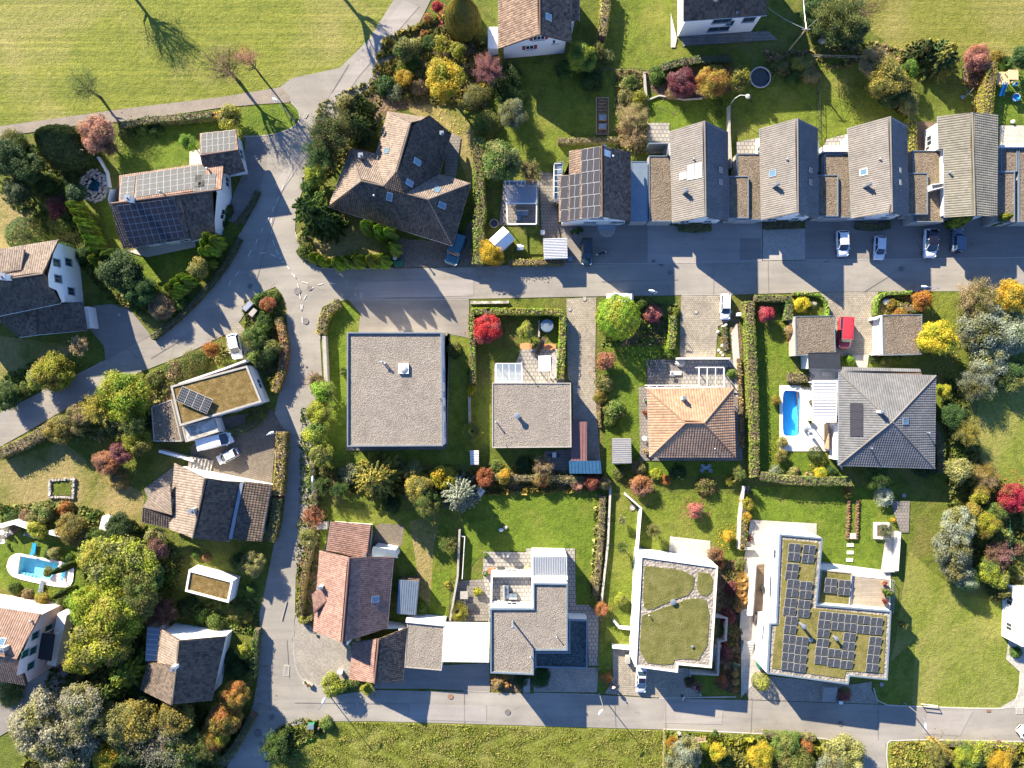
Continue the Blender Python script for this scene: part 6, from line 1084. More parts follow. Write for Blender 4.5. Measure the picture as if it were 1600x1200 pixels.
H('go/ru', [(433, 496), (441, 520), (444, 550), (438, 585), (427, 612)], 12, 1.5, 2, loose=.4); H('ol/go', [(500, 522), (505, 495), (515, 482), (530, 472)], 15, 1.4, 2, loose=.3)
H('ol/tn', [(-10, 712), (40, 690), (75, 668), (110, 655)], 17, 2.0, loose=.4); H('dg/ol', [(185, 196), (230, 186), (270, 184), (330, 178)], 11, 1.6, loose=.4); H('yo/ol', [(300, 181), (345, 178)], 9, 1.3, loose=.4)
H('dg/g', [(374, 372), (350, 417), (302, 474), (262, 510), (236, 528)], 9, .8, 2, loose=.3); H('dg/g', [(402, 298), (390, 325), (368, 350)], 8, .8, 1, loose=.3)
H('dg/g', [(1036, 104), (1075, 93), (1145, 90)], 13, 1.8, loose=.2); H('lo/ol', [(872, 219), (910, 219), (966, 217)], 9, 1.2, loose=.4); H('lo/go', [(948, -30), (946, 20), (941, 55)], 14, 2.2, 1, loose=.5)
H('go/yg', [(1553, 95), (1547, 140), (1545, 177)], 17, 2.6); H('yg', [(1427, 182), (1428, 236)], 12, 2.0); H('go/lo', [(795, 410), (840, 409), (882, 409)], 10, 1.2, loose=.5); H('yg/ol', [(868, 255), (867, 320)], 4, 1.4)
H('ol/go', [(489, 840), (474, 900), (467, 962)], 9, 1.7, 1); H('yg', [(466, 970), (475, 972), (487, 965)], 8, 1.2); H('ol/dg', [(487, 725), (492, 790)], 9, 1.6, loose=.3)
H('ol/g', [(400, 985), (393, 1060), (396, 1000)], 9, 1.6, 0, loose=.3); H('ol/dg', [(393, 1120), (372, 1160), (345, 1195)], 12, 1.7, loose=.3); H('dg', [(1014, 347), (1000 + 66, 351), (1065, 352)], 3, .6); 
H('dg/g', [(1062, 353), (1085, 355), (1112, 353)], 14, .9, loose=.3); H('dg/ol', [(1196, 351), (1252, 349)], 13, .9, loose=.3); H('dg/g', [(1338, 351), (1365, 355), (1392, 350)], 12, .6, loose=.4); H('bg/yg', [(1052, 492), (1052, 520), (1050, 545)], 12, 1.5, 1, loose=.2)
H('ol/lo', [(745, 742), (800, 747), (850, 747), (935, 750)], 12, 1.2, 1, loose=.6); H('lo/ol', [(942, 775), (940, 830), (936, 880), (930, 930)], 10, 1.0, 1, loose=.6); H('go/ol', [(1163, 780), (1163, 830), (1160, 860)], 10, 1.0, 1, loose=.5); H('dg/g', [(352, 680), (390, 666), (404, 652)], 12, 1.0, 1, loose=.4); H('dg/ol', [(1450, 640), (1470, 690), (1472, 740)], 14, 1.4, 1, loose=.6); H('ol/g', [(1275, 1154), (1240, 1152), (1195, 1149)], 9, 1.0, 1, loose=.5); H('yg/g', [(1478, 1164), (1540, 1165), (1590, 1168)], 9, .8, 1, loose=.5)
H('pe/ol', [(935, 600), (936, 640), (938, 668)], 5, .6, 1, loose=.6); H('pe/lo', [(1155, 560), (1158, 640), (1160, 700)], 7, .5, 1, loose=.6); H('g/pe', [(1132, 510), (1134, 545)], 9, .5, 1, loose=.6); H('g/lo', [(1232, 590), (1262, 590)], 16, .8, 0, loose=.6); H('g/go', [(1400, 478), (1436, 482)], 14, .5, 0, loose=.6)
# ================================================================ TREES AND SHRUBS   kind colour x y r [h]
PL = '''
twig ol 131 134 30 6.5
twig tn/ol 350 102 38 8.5
twig pk/o 383 88 21 8
twig ol 160 -62 40 8.5
bare br 476 -103 50 12
cone dk 93 226 34 8.5
round pb/pk 151 208 30 6
round dk/dg 8 245 34 7
round dg 42 262 30 6
shrub ol 12 222 22
shrub g 62 285 20
round dk 30 300 24 5
shrub ol 195 205 15
shrub ol 222 200 12
shrub g 240 202 12
round yg/ol 361 184 19 3.6
round bg 294 222 13 3.5
airy br 172 232 14 4
shrub br/cr 88 320 20
shrub g/dg 98 345 16
dome dg/g 34 366 30 4.2
round dk 120 300 18 4
shrub dg 110 275 16
round dg/dk 190 425 34 6
round dg 220 455 26 5
thuja g 172 402 12 4
round g/ol 168 415 18 4
round go/ol 312 418 18 3.5
round tn 252 480 22 3.2
shrub g 278 473 14
shrub g 350 330 12
shrub br 358 326 8
shrub dg 345 345 10
shrub dg 100 390 14
shrub dg 128 398 14
airy tn 124 540 16 4
round yg/go 85 582 32 4.5
round yg 60 592 18 3.5
round dg/g 10 617 24 4
shrub g/ol 40 605 14
round yg/bg 195 622 44 7
round dk/dg 182 668 16 4
round ol/yg 215 688 26 4.5
round cr/pr 192 706 22 4
round ru/pb 166 722 22 3.5
shrub tn/go 182 752 15
round tn/ol 120 655 24 4
round go/ol 92 672 24 4
airy go 148 638 22 5.5
airy ol 205 660 22 5
shrub ol 300 568 22
shrub g/tn 270 577 18
shrub ol 238 592 14
round o/yo 330 546 13 3
round g/ol 396 528 22 4.5
shrub ol 398 560 18
round ol/g 420 545 18 3.5
round o/ru 419 477 12 2.6
shrub g 408 468 14
shrub ol 425 462 12
shrub g 412 505 16
shrub ol 404 645 12
shrub ol 393 655 12
round ol/g 65 803 18 3
round go/yg 58 827 15 3
round ol/go 112 826 26 4.5
shrub o 100 796 14
shrub tn 38 808 12
shrub g 18 808 12
shrub tn 22 822 10
round dg/dk 187 826 26 4.5
round g/dg 150 846 22 4
round ol/lo 244 838 18 3.5
round yg/ol 175 878 50 8
round go/yg 150 868 26 7
round yg/ol 215 878 38 7
round yg/bg 142 945 36 8
round yg/go 185 955 48 9
round g/ol 215 930 34 8
round yg/ol 160 1000 46 9
round go/yg 130 1030 28 6.5
round dg/g 235 900 24 5.5
round pr/br 244 858 18 4
airy br 254 956 26 5
dome g 306 867 7 .9
dome ru 322 871 7.5 .9
round lo/ol 395 880 24 4
shrub dg 372 880 16
shrub g 312 962 13
shrub g/lo 335 974 16
shrub dg 290 950 18
shrub ol 368 958 15
shrub go/g 385 965 10
round yg 382 1016 13 2.6
shrub dg 368 1050 18
shrub dg 356 1030 14
shrub cr 178 1034 13
cedar g/yg 200 1050 36 6.5
cedar g/ol 170 1078 34 6
round gy/lo 70 1130 56 10
round gy/ol 105 1165 48 9
round gy/lo 128 1100 40 9
round ol/lo 180 1128 40 8
round ol/go 215 1125 36 7.5
round go/ol 275 1120 34 7
bare gy 240 1158 46 8
round dg 205 1160 34 6
round yo/yg 165 1180 24 5.5
round ol/g 285 1168 36 6
airy g/ol 320 1160 26 5
round o/go 368 1085 26 5.5
round go/o 352 1122 32 6
round yg/o 335 1150 24 5
shrub dg 250 1108 24
shrub dk 215 1085 22
shrub g 390 925 12
round r 683 12 10 2.6
cone ol/go 722 22 27 7.5
shrub o/br 668 28 9
shrub o 663 50 8
shrub g 672 65 14
round ol 630 78 20 3.6
shrub lo 648 70 14
shrub tn/yg 690 70 18
shrub yg 627 105 12
round go/y 631 122 14 2.8
shrub dg 600 131 18
shrub sg 616 142 14
shrub g 645 95 14
shrub tn 652 134 14
round y 694 122 34 8
round yg 716 78 14 3
airy pk/pr 763 110 25 6
shrub sg/ol 745 150 22
round sg/ol 800 178 26 6
shrub ol 760 190 22
round g/lo 785 252 36 7
airy lo/br 828 270 20 5
shrub dg 790 120 28
shrub dg 800 150 22
airy ol/dg 520 205 38 7.5
airy dg 505 240 30 6
cedar dg/ol 560 200 30 7
conifer dk/dg 566 165 20 7
shrub lo 540 160 16
round yg/g 492 272 18 3.6
shrub g 480 290 12
conifer g/dg 488 330 48 11
conifer dg/g 512 348 30 8
shrub g/ol 475 390 15
shrub lo 472 372 12
shrub ol 486 402 12
round yo/y 768 396 22 4
shrub tn 742 390 10
round yg/g 910 90 27 5
shrub g 885 105 16
shrub dg 925 120 20
shrub g/lo 950 85 12
shrub lo/g 985 128 16
shrub yg/lo 1000 152 16
shrub lo 978 148 14
airy tn/ol 985 185 24 4
airy tn 988 212 22 3.6
shrub g 1002 195 12
airy ol 935 80 12 3
round pr/cr 1066 131 23 3.8
round go/o 1113 127 27 4.4
round yg/ol 1153 122 20 3.8
shrub g 1030 115 16
shrub tn 1050 145 10
dome g 1124 160 6 .9
dome g 1124 178 6 .9
airy ol/dk 1308 28 46 9
bare br 1345 10 40 8
round dk/dg 1285 18 40 6
round dk 1330 48 30 6
round tn/ol 1368 98 26 5
round go/ol 1385 122 36 6.5
round dk/dg 1392 145 26 5
round bg/g 1420 108 16 4
shrub dg 1408 130 16
round lo/ol 1418 165 18 3.2
cedar go/dg 1470 88 34 5.5
cedar dg/ol 1440 78 22 4.5
round pk/ru 1525 92 24 4
shrub br 1530 120 18
shrub go 1562 86 12
round dg 1596 92 18 4
tuft g 1570 100 14 1.4
shrub lo 1224 103 9
shrub go/lo 1250 98 12
shrub lo/ol 1266 95 13
shrub lo/tn 1270 115 14
shrub g 1240 122 12
dense bg/yg 966 496 34 5.6
cedar g 1004 476 13 3
round pk/hp 1020 490 15 2.6
shrub ol 1040 486 11
shrub yg/g 1055 488 9
shrub bg 1049 550 13 2
round ru/pb 946 562 17 3
shrub lo/g 945 600 15
shrub go/g 940 620 12
shrub ol 960 640 18
shrub g/ol 955 660 12
shrub g/lo 1145 582 10
round r/hp 761 513 25 4
round yg/lo 821 517 14 3.2
shrub g/ol 709 548 13 2
shrub g 735 583 7
shrub y 735 607 9
tuft yg 738 674 17 1.7
shrub ol 493 595 12
bare pb 490 592 18 2.5
shrub ol 533 580 8
round bg/ol 505 612 19 4
round yg/ol 498 645 21 4
round yg/g 494 677 20 4
round ol/yg 502 712 20 4
shrub ol 492 752 16 2.4
shrub ol/lo 500 735 12
airy g 505 760 14 3
airy ru 491 806 18 2.6
round lo/ol 482 840 15 2.6
shrub sg 545 742 17
cedar go/ol 588 748 40 8
shrub sg 620 732 13
round ol/lo 645 735 18 3.2
round go/ol 655 762 26 4.6
round g/ol 667 785 26 4.6
round yg/y 692 745 18 3.4
cedar sv 719 774 32 7.5
airy g 530 765 14 3
shrub dg 610 790 16
airy ol 700 850 14 2.4
round ru/o 757 746 15 2.8
round yo 786 744 13 2.4
shrub lo/g 775 730 12
shrub ru/go 806 748 10
shrub ol 822 746 11
round o/lo 848 746 15 2.6
shrub sv 888 752 8
round pk 902 757 9 1.6
round cr/ru 925 753 15 2.4
round tn/lo 944 755 11 1.8
airy tn 848 728 16 3
shrub dg 820 728 14
round ru/pk 1002 757 16 2.6
shrub lo/tn 997 733 14
shrub yg 1025 742 10
shrub o 1042 750 9
shrub ol 968 740 12
tuft yg 1144 748 13
shrub ol/br 1105 760 16
shrub dg 1062 740 14
airy ol 1155 738 10
round hp/r 1197 491 14 2.6
round y/yg 1252 475 13 2.4
shrub ol 1267 478 9
round o/yo 1438 468 18 3.2
shrub o/go 1410 492 14
shrub go 1395 475 10
round y 1464 527 31 6
airy tn/ol 1520 468 34 5.5
round sv/ol 1535 508 44 6
round yo/go 1582 462 28 5.5
round sv/sg 1575 520 40 5.5
round sv/lo 1545 560 36 5
airy sv/ol 1525 595 30 4.5
round dg/ol 1580 585 30 4
shrub g 1408 556 8
shrub g 1368 560 9
shrub lo/g 1385 565 10
shrub bg/g 1330 562 9
round o/tn 1238 515 11 2
shrub o 1240 530 8
shrub lo 1242 545 7
round yg/y 1474 610 12 2.6
airy ol/go 1510 672 24 4.4
round dg 1490 650 22 4
shrub g/yg 1475 650 10
round ol/lo 1498 735 20 4
airy go/tn 1535 745 24 3
shrub dk 1450 730 20
round go/yg 1530 775 17 3
tuft sv 1380 776 17 1.7
tuft go 1325 767 12 1.2
round r/ru 1585 778 25 4.5
round sv/lo 1498 820 30 5.5
round sv/ol 1488 855 34 6
round sv/lo 1495 885 28 5
round g/sv 1510 905 22 4
round yg/go 1540 820 24 4.5
round yg/g 1545 890 22 4
airy pr/br 1558 868 22 4
round go/yg 1520 800 16 3.6
round yg/ol 1560 905 18 3.6
shrub ol 1570 840 20
round g/ol 1555 800 16 3
round go/ol 1220 712 11 1.8
dome g 1277 710 12 2
round yg/go 1213 626 9 1.4
round go/lo 1222 690 9 1.5
shrub lo 1240 738 10
shrub sv/g 1215 740 12
shrub pk 1245 735 7
round y 1281 739 11 2
shrub tn 1264 740 7
shrub dg 1300 740 12
airy g 1370 740 24 2.2
airy sg 1385 830 14 2.6
dome yo 1396 813 4 1
airy lo/ol 1022 828 13 3
airy ol 972 855 11 3
round yg 970 935 11 1.7
airy lo 972 812 8 2
round hp/pk 1086 797 13 2.2
round yo/go 1138 838 10 2
round br/ru 1118 865 13 2.4
shrub br/o 1125 882 11
round yg/go 1168 788 10 1.8
round go/yo 1166 808 9 1.6
shrub g 1163 835 9
shrub pk 1173 842 6
shrub lo 1158 882 10
shrub yg 1156 890 6
shrub br/cr 1145 920 12
shrub cr/br 1138 965 13
shrub cr 1133 1020 14
shrub g 1135 985 10
round ru/o 1128 1065 10 1.6
tuft pe 1148 1052 7 1.0
tuft pe 1149 1065 7 1.0
tuft pe 1148 1077 7 1.0
shrub sg 1153 1043 8
tuft pe 1159 903 12 1.7
tuft pe 1160 915 13 1.8
tuft pe 1158 926 12 1.7
tuft pe 1160 938 13 1.8
tuft pe 1155 947 11 1.6
dome yg 1191 1067 14 2.6
shrub lo/hp 1322 1087 11
shrub sv 1092 1083 4
round hp 1089 1074 5 .9
shrub br/dk 1078 1068 9
round o/ru 948 1059 9 1.5
round ru/o 939 952 11 2.2
shrub lo/tn 930 910 9
shrub ol 935 880 8
dome yg/g 657 953 11 1.6
shrub go 700 915 7
tuft yg/lo 715 955 18 1.6
round yg/ol 521 1070 20 3.4
round go/yg 573 1076 10 1.6
shrub ol 555 1065 12
shrub g 545 1072 10
round o/tn 777 1065 10 1.4
shrub pe 792 1072 8
shrub o 790 1060 7
shrub dg 845 1062 15
shrub dg 848 1050 10
shrub dg 815 1065 12
airy yo/go 1051 1160 11 2.2
round sv/lo 1072 1178 30 5
round sv/ol 1062 1195 30 5
round yg/y 1121 1175 13 2.4
round yg/bg 1100 1168 10 1.6
round y/yg 1190 1182 23 4
shrub dg 1135 1190 12
shrub g 1118 1148 6
round ol/g 1228 1165 26 4
round ru/o 1256 1170 14 3
round ol/g 1240 1190 30 4.6
round lo/ol 1320 1180 32 5
round lo/sv 1300 1198 30 5
round go/ol 1470 1180 22 2.6
round yg/g 1510 1185 24 3
round y/go 1560 1192 22 3
shrub pe/ol 1462 1170 14
round yg/ol 1530 1178 20 2.6
shrub go 1580 1180 14
shrub br 1560 1165 8
airy g 430 1165 22 3.6
shrub ol 508 1134 12
shrub g 440 1150 14
shrub g 1590 1020 10
shrub br 1592 860 12
cedar ol/g 1565 925 16 3
airy ol 1410 975 8 2.2
shrub g/lo 72 895 9
round ol/tn 85 865 10 2
dome g 107 873 8 1.2
shrub dg 74 866 10
round go/yg 66 936 11 1.8
shrub tn/ol 40 930 9
shrub g/lo 95 938 13
shrub g 20 920 10
shrub lo/g 8 1088 22
'''
for ln_ in PL.strip().splitlines():
    a_ = ln_.split(); plant(a_[0], a_[1], float(a_[2]), float(a_[3]), float(a_[4]), float(a_[5]) if len(a_) > 5 else None)
# clipped thujas in rows: x y r h
for grp_, col_, rows_ in (('thujas along the left boundary of the solar house', 'th/bg', [(121, 324, 9, 3.2), (128, 335, 9, 3.4), (134, 348, 9, 3.6), (140, 357, 9, 3.6), (143, 366, 9, 3.6), (148, 375, 9, 3.6), (151, 384, 9, 3.6), (156, 392, 9, 3.4), (153, 407, 9, 3)]), ('thujas beside the right corner of the solar house', 'th/bg', [(330, 372, 9, 3.4), (341, 379, 11, 3.6), (325, 382, 9, 3.2), (334, 391, 10, 3.2), (322, 394, 9, 3), (332, 412, 8, 1.8)]), ('thujas on the lawn corner below the solar house', 'th/bg', [(288, 436, 9, 3), (296, 440, 9, 3), (278, 443, 9, 3), (285, 449, 10, 3), (270, 451, 9, 3), (276, 458, 9, 2.8)]),
    ('thujas beside the paved drive of the hipped house', 'th/bg', [(576, 357, 11, 4), (595, 364, 11, 4), (610, 369, 11, 4), (616, 388, 12, 3.4)]), ('clipped thujas in the row along the upper street', 'th/bg', [(493, 404, 9, 2.6), (505, 408, 10, 2.6), (530, 412, 11, 2.8), (545, 409, 10, 3), (559, 408, 12, 3.2), (583, 408, 11, 3.2), (600, 408, 12, 3.2)]), ('golden thujas in front of the sage tiled house', 'yg/g', [(1497, 346, 9, 4.2), (1561, 343, 8, 3.6)]), ('slim cypresses beside the oval pool', 'dg/g', [(104, 886, 6, 6.5), (103, 925, 6, 5.5)])):
    for x_, y_, r_, h_ in rows_: plant('thuja', col_, x_, y_, r_ * .92, h_ * (1.8 if 'clipped' in grp_ or 'paved' in grp_ else 1.35 if 'thujas' in grp_ else 1), grp_)
# ================================================================ VEHICLES
wh = (.72, .73, .75); sil = (.5, .52, .55)
CARS = [car('hatch', wh, 1317, 380, -88, 'white car with white bonnet on the shaded forecourt, between slab driveway and garden strip'), car('hatch', (.6, .63, .68), 1375, 387, -93, 'silver-white small car with blue-tinted roof, nose on the street edge', .93),
    car('suv', wh, 1454, 380, -92, 'white car with black panoramic glass roof and visible left wheels', 1.02, M['sunroof']), car('offroad', (.1, .15, .22), 1497, 375, 88, 'blue-grey off-road car with spare wheel beside the golden thujas', .9),
    car('wagon', (.015, .03, .04), 917, 393, -90, 'black car parked in front of the house with black panels', .92), car('offroad', (.02, .09, .13), 712, 390, -110, 'long teal off-road car beside the brown hipped house', 1.2, None),
    car('wagon', wh, 1134, 479, -91, 'white car standing on the paved drive beside hedge and white gate box', .86), car('wagon', wh, 969, 466, 180, 'white car half hidden under the bright green globe tree', .9), car('pickup', (.42, .035, .05), 1320, 520, -93, 'red van with ribbed roof between the two dark gravel garages', 1.0),
    car('hatch', wh, 367, 541, -78, 'white car on the pocket of paving below the junction island', .98), car('van', wh, 337, 689, 14, 'white delivery van parked beside the pebble roofed annex', 1.02), car('hatch', (.55, .57, .58), 355, 713, 206, 'small silver-white car beside the delivery van on brown paving', .85),
    car('sedan', sil, 1002, 1063, -92, 'silver car with dark sunroof in front of the sedum roofed house', .9), car('hatch', wh, 1607, 1152, 130, 'white car cut off by the right edge on the bottom street', .9)]
for c_ in CARS: c_.location.z = ROADTOP
_s = CARS[12]; mb = MB(); mb.box((-.15, 0, 1.435 * .9), (.75, 1.0, .05)); link('sunroof', mesh('sunroof', mb.v, mb.f, M['sunroof']), _s)
# ================================================================ LAMPS, POLES, COVERS
for a_ in ((461, 190, 7.6, 434, 158, 'tall street lamp on the curved grass island at the track'), (1017, 463, 5.2, 1022, 455, 'street lamp on the upper street behind the pink maple'), (1438, 457, 5.2, 1448, 448, 'street lamp above the orange shrub in the hedged corner'), (435, 676, 5.6, 420, 678, 'street lamp rising from the golden hedge by the paved forecourt'), (513, 1084, 5.6, 504, 1098, 'street lamp beside the yellow-green bush at the bottom corner'), (936, 1082, 5.4, 941, 1110, 'street lamp opposite the rough meadow with a long thin shadow'), (1412, 1097, 5.4, 1446, 1131, 'street lamp at the foot of the sloping meadow'), (502, 762, 5.2, 488, 752, 'street lamp among the shrubs right of the narrow street')): lamp(*a_[:6])
for o_, a_ in zip([o for o in COL.objects if o.name.startswith('street_lamp') and o.parent is None], ('tall street lamp on the curved grass island at the track', 'street lamp on the upper street behind the pink maple', 'street lamp above the orange shrub in the hedged corner', 'street lamp rising from the golden hedge by the paved forecourt', 'street lamp beside the yellow-green bush at the bottom corner', 'street lamp opposite the rough meadow with a long thin shadow', 'street lamp at the foot of the sloping meadow', 'street lamp among the shrubs right of the narrow street')): o_['label'] = a_
b_ = P(1232, 79); up = thing('utility_pole', 'wooden utility pole with wires on the shaded lawn near the white house', 'utility pole', b_); mb = MB(); mb.tube([b_, b_ + Vector((0, 0, 6.6))], [.14, .1], 10); mb.obj('pole', M['wood'], up); mb = MB(); mb.bar(b_ + Vector((-.6, 0, 6.4)), b_ + Vector((.6, 0, 6.4)), .1); mb.obj('crossbar', M['steel'], up)
for q_, z_ in (((1200, 12), 5.2), ((1254, -60), 6.4), ((1340, -30), 6)):
    t_ = b_ + Vector((0, 0, 6.5)); e_ = P(*q_, z_); pts_ = [t_.lerp(e_, k / 8) + Vector((0, 0, -1.6 * (k / 8) * (1 - k / 8))) for k in range(9)]; mb = MB(); mb.tube(pts_, .025, 4); mb.obj('wire', M['steel'], up)
for x_, y_, r_, lb, *m_ in ((1047, 426, 3, 'round cover in the shaded upper street near the lamp'), (1407, 420, 3, 'round cover in the shaded street below the white cars'), (913, 467, 3, 'pale round cover at the mouth of the paver drive', 'concrete'), (890, 483, 3, 'pale round cover beside the hedge corner', 'concrete'), (1087, 487, 3, 'pale round cover on the mossy paved drive', 'concrete'), (704, 1088, 3.4, 'rusty round cover in the bottom street', 'rust'), (793, 1112, 3.6, 'grey round cover in the bottom street below the modern house'), (1313, 1130, 3.4, 'round cover in the bottom street below the panel roofed house'), (425, 1120, 3.6, 'round cover in the shade at the lower junction'), (403, 1145, 5, 'large round cover at the lower left corner of the junction'), (478, 502, 3.8, 'round cover below the painted junction dashes'), (465, 455, 4.4, 'large round cover left of the painted dashes at the junction'), (484, 450, 3, 'small round cover between the painted curves'), (471, 570, 3, 'round cover in the narrow street by the concrete wall'), (505, 176, 3, 'pale round cover on the diagonal street', 'concrete'), (187, 492, 3, 'pale round cover on the asphalt drive of the gabled house', 'concrete'), (1377, 1069, 3, 'pale round cover in the shaded lawn below the panel roofed house', 'concrete'), (988, 793, 4, 'pale round lid on the strip of lawn by the angled wall', 'concrete'), (728, 406, 2.5, 'dark round cover in front of the teal car'), (1412, 774, 3, 'pale round lid at the top of the slab pad', 'concrete')): manhole(x_, y_, r_, lb, *(m_ or ['iron']))
for x_, y_, w_, h_, lb, rz_, *m_ in ((448, 1047, 8, 16, 'pale rectangular grate in the street beside the rounded forecourt', -.08, 'concrete'), (1592, 1110, 10, 10, 'square grate at the bottom street right end', 0, 'concrete'), (1544, 1110, 6, 4, 'small rusty grate at the foot of the sloping meadow', 0, 'rust'), (478, 181, 4, 8, 'narrow grate at the grass island kerb', -.5, 'concrete'), (791 - 312, 574 - 1, 2.5, 2.5, 'small square grate in the narrow street', 0), (1033, 414, 5, 3, 'dark grate at the edge of the shaded forecourt', 0), (1021, 408, 5, 3, 'dark grate at the corner of the black forecourt', 0), (391, 447, 5, 7, 'dark grate in the street below the shaded bend', -.6)): grate(x_, y_, w_, h_, lb, rz_, *(m_ or ['iron']))
# ================================================================ WALLS AND FENCES
for a_ in (('grey concrete wall beside the narrow street and the flat house lawn', [(506, 525), (509, 590), (511, 605)], .55, 1.3, 'concrete'), ('pale angled wall in the lawn left of the sedum roofed house', [(978, 773), (1002, 794), (996, 865)], .25, 1.6, 'white'), ('pale garden wall right of the lawn with the coral shrub', [(1163, 760), (1157, 810), (1155, 858)], .3, 1.0, 'pale'), ('pale bed wall at the foot of the golden shrubs', [(1155, 857), (1178, 858)], .3, .9, 'pale'), ('white wall closing the top of the shaded patio', [(1058, 560), (1141, 560)], .25, 1.5, 'white'), ('grey stone wall at the top of the hedged garden', [(735, 473), (795, 472)], .4, .7, 'stone'), ('long pale stone wall along the shrub strip', [(954, 760), (950, 850), (940, 940)], .3, .7, 'pale'), ('white wall above the oval pool, left part', [(0, 822), (22, 816), (50, 826)], .7, 1.7, 'white'), ('white wall above the oval pool, right part', [(76, 832), (105, 839), (130, 844)], .6, 1.7, 'white'), ('white wall stub left of the shed in the olive shrubs', [(165, 808), (160, 828)], 1.1, 1.6, 'white'), ('white garden wall above the brown house steps', [(248, 705), (285, 715), (302, 720)], .4, 1.4, 'white'), ('white wall at the right end of the bright lawn', [(1406, 832), (1402, 892)], .4, 1.2, 'white'), ('pale stone edge along the bright lawn', [(1382, 893), (1402, 892)], .3, .5, 'pale'),
    ('concrete wall along the row garden, right of the lamp', [(1140, 165), (1140, 205), (1143, 262)], .3, 1.1, 'concrete'), ('grey board wall between the row gardens', [(1277, 220), (1279, 268)], .4, 1.8, 'bluezinc'), ('pale wall beside the gravel path of the shrub strip', [(718, 828), (715, 900), (703, 970)], .3, 1.1, 'concrete'), ('thin white rail beside the shrub strip', [(720, 838), (726, 839), (722, 905)], .1, .9, 'white'), ('white round topped wall at the upper left of the pond', [(152, 245), (166, 268), (170, 292)], .3, .6, 'white'), ('white low wall at the front of the sedum roofed house drive', [(957, 1011), (987, 1014)], .4, 1.0, 'white'), ('curved white wall on the lawn left of the sedum house', [(959, 970), (968, 981), (985, 983)], .35, .8, 'white'), ('pale stone rim around the crimson shrub bed', [(1012, 156), (1030, 149), (1070, 155), (1098, 153)], .2, .3, 'pale'), ('pale wall between olive shrubs and lawn by the strip garden', [(1007, 112), (1010, 150)], .3, .7, 'concrete'), ('white wall beside the stairs of the large modern house', [(1178, 880), (1172, 962)], .7, 1.5, 'white'), ('grey stone edge along the narrow hedge behind the flat house', [(733, 620), (734, 665)], .35, .7, 'concrete'), ('dark fence edge left of the flat gravel garden', [(632, 968), (700, 972)], .12, 1.2, 'darkmetal'), ('grey curb wall along the drive to the garden pavilion', [(448, 960 - 20), (440, 970)], .1, .2, 'concrete')): low_wall('garden_wall', *a_)
def fence(line, label, h=1.1, m='darkmetal', step=2.0, rails=2):
    pts = [P(x, y, 0) for x, y in line]; root = thing('fence', label, 'fence', pts[0]); k = MB()
    for a, b in zip(pts, pts[1:]):
        n = max(1, round((b - a).length / step))
        for j in range(n + 1): q = a.lerp(b, j / n); mb = MB(); mb.box((q.x, q.y, 0), (.07, .07, h)); mb.obj('post', M[m], root)
        for r in range(rails): mb = MB(); z = Vector((0, 0, h * (.95 - r * .5))); mb.bar(a + z, b + z, .05); mb.obj('rail', M[m], root)
    return root
for a_ in (([(940, 70), (934, 112)], 'wire fence beside the yellow-green tree'), ([(936, 112), (1006, 112)], 'dark rail fence across the lawn below the shuttered house neighbour'), ([(1276, 130), (1278, 220)], 'thin fence between two row gardens'), ([(1409, 130), (1412, 180)], 'pale fence at the garden of the third row house', 1.2, 'concrete'), ([(735, 620), (736, 720)], 'dark fence behind the large flat house'), ([(1392, 905), (1391, 955)], 'glass rail fence of the timber terrace', 1.0, 'steel'), ([(705, 905), (703, 968)], 'dark fence along the narrow paved garden'), ([(1567, 805), (1568, 850), (1575, 870)], 'green net fence at the right edge', 1.6, 'greenp'), ([(1268, 90), (1350, 92)], 'pale rail along the shaded lawn edge', .9, 'concrete'), ([(1036, 1140), (1034, 1210)], 'pale wire fence at the right end of the rough meadow', 1.0, 'wood'), ([(932, 1045), (938, 950)], 'dark fence beside the black roof wing')): fence(*a_)
# ================================================================ POOLS
HOLES = []
def cut_holes():
    """cuts the pools' outlines out of the sheets above them so that the basins are really sunk"""
    from mathutils.geometry import tessellate_polygon
    for o in list(COL.objects):
        if o.parent or o.type != 'MESH' or o.get('kind') != 'structure' or len(o.data.polygons) != 1: continue
        off = Vector(o.location); xy = [(v.co.x + off.x, v.co.y + off.y) for v in o.data.vertices]; z = o.data.vertices[0].co.z; rings = []
        for h in HOLES:
            c = (sum(p[0] for p in h) / len(h), sum(p[1] for p in h) / len(h)); ins = False
            for i in range(len(xy)):
                a, b = xy[i], xy[i - 1]
                if (a[1] > c[1]) != (b[1] > c[1]) and c[0] < (b[0] - a[0]) * (c[1] - a[1]) / (b[1] - a[1]) + a[0]: ins = not ins
            if ins: rings.append([Vector((p[0], p[1], 0)) for p in h[::-1]])
        if not rings: continue
        V = [[Vector((p[0], p[1], 0)) for p in ccw(xy)]] + rings; al = [v for r in V for v in r]; tr = tessellate_polygon(V)
        o.data = mesh(o.data.name, [Vector((v.x - off.x, v.y - off.y, z)) for v in al], [t if area2([(al[i].x, al[i].y) for i in t]) > 0 else t[::-1] for t in tr], o.data.materials[0])
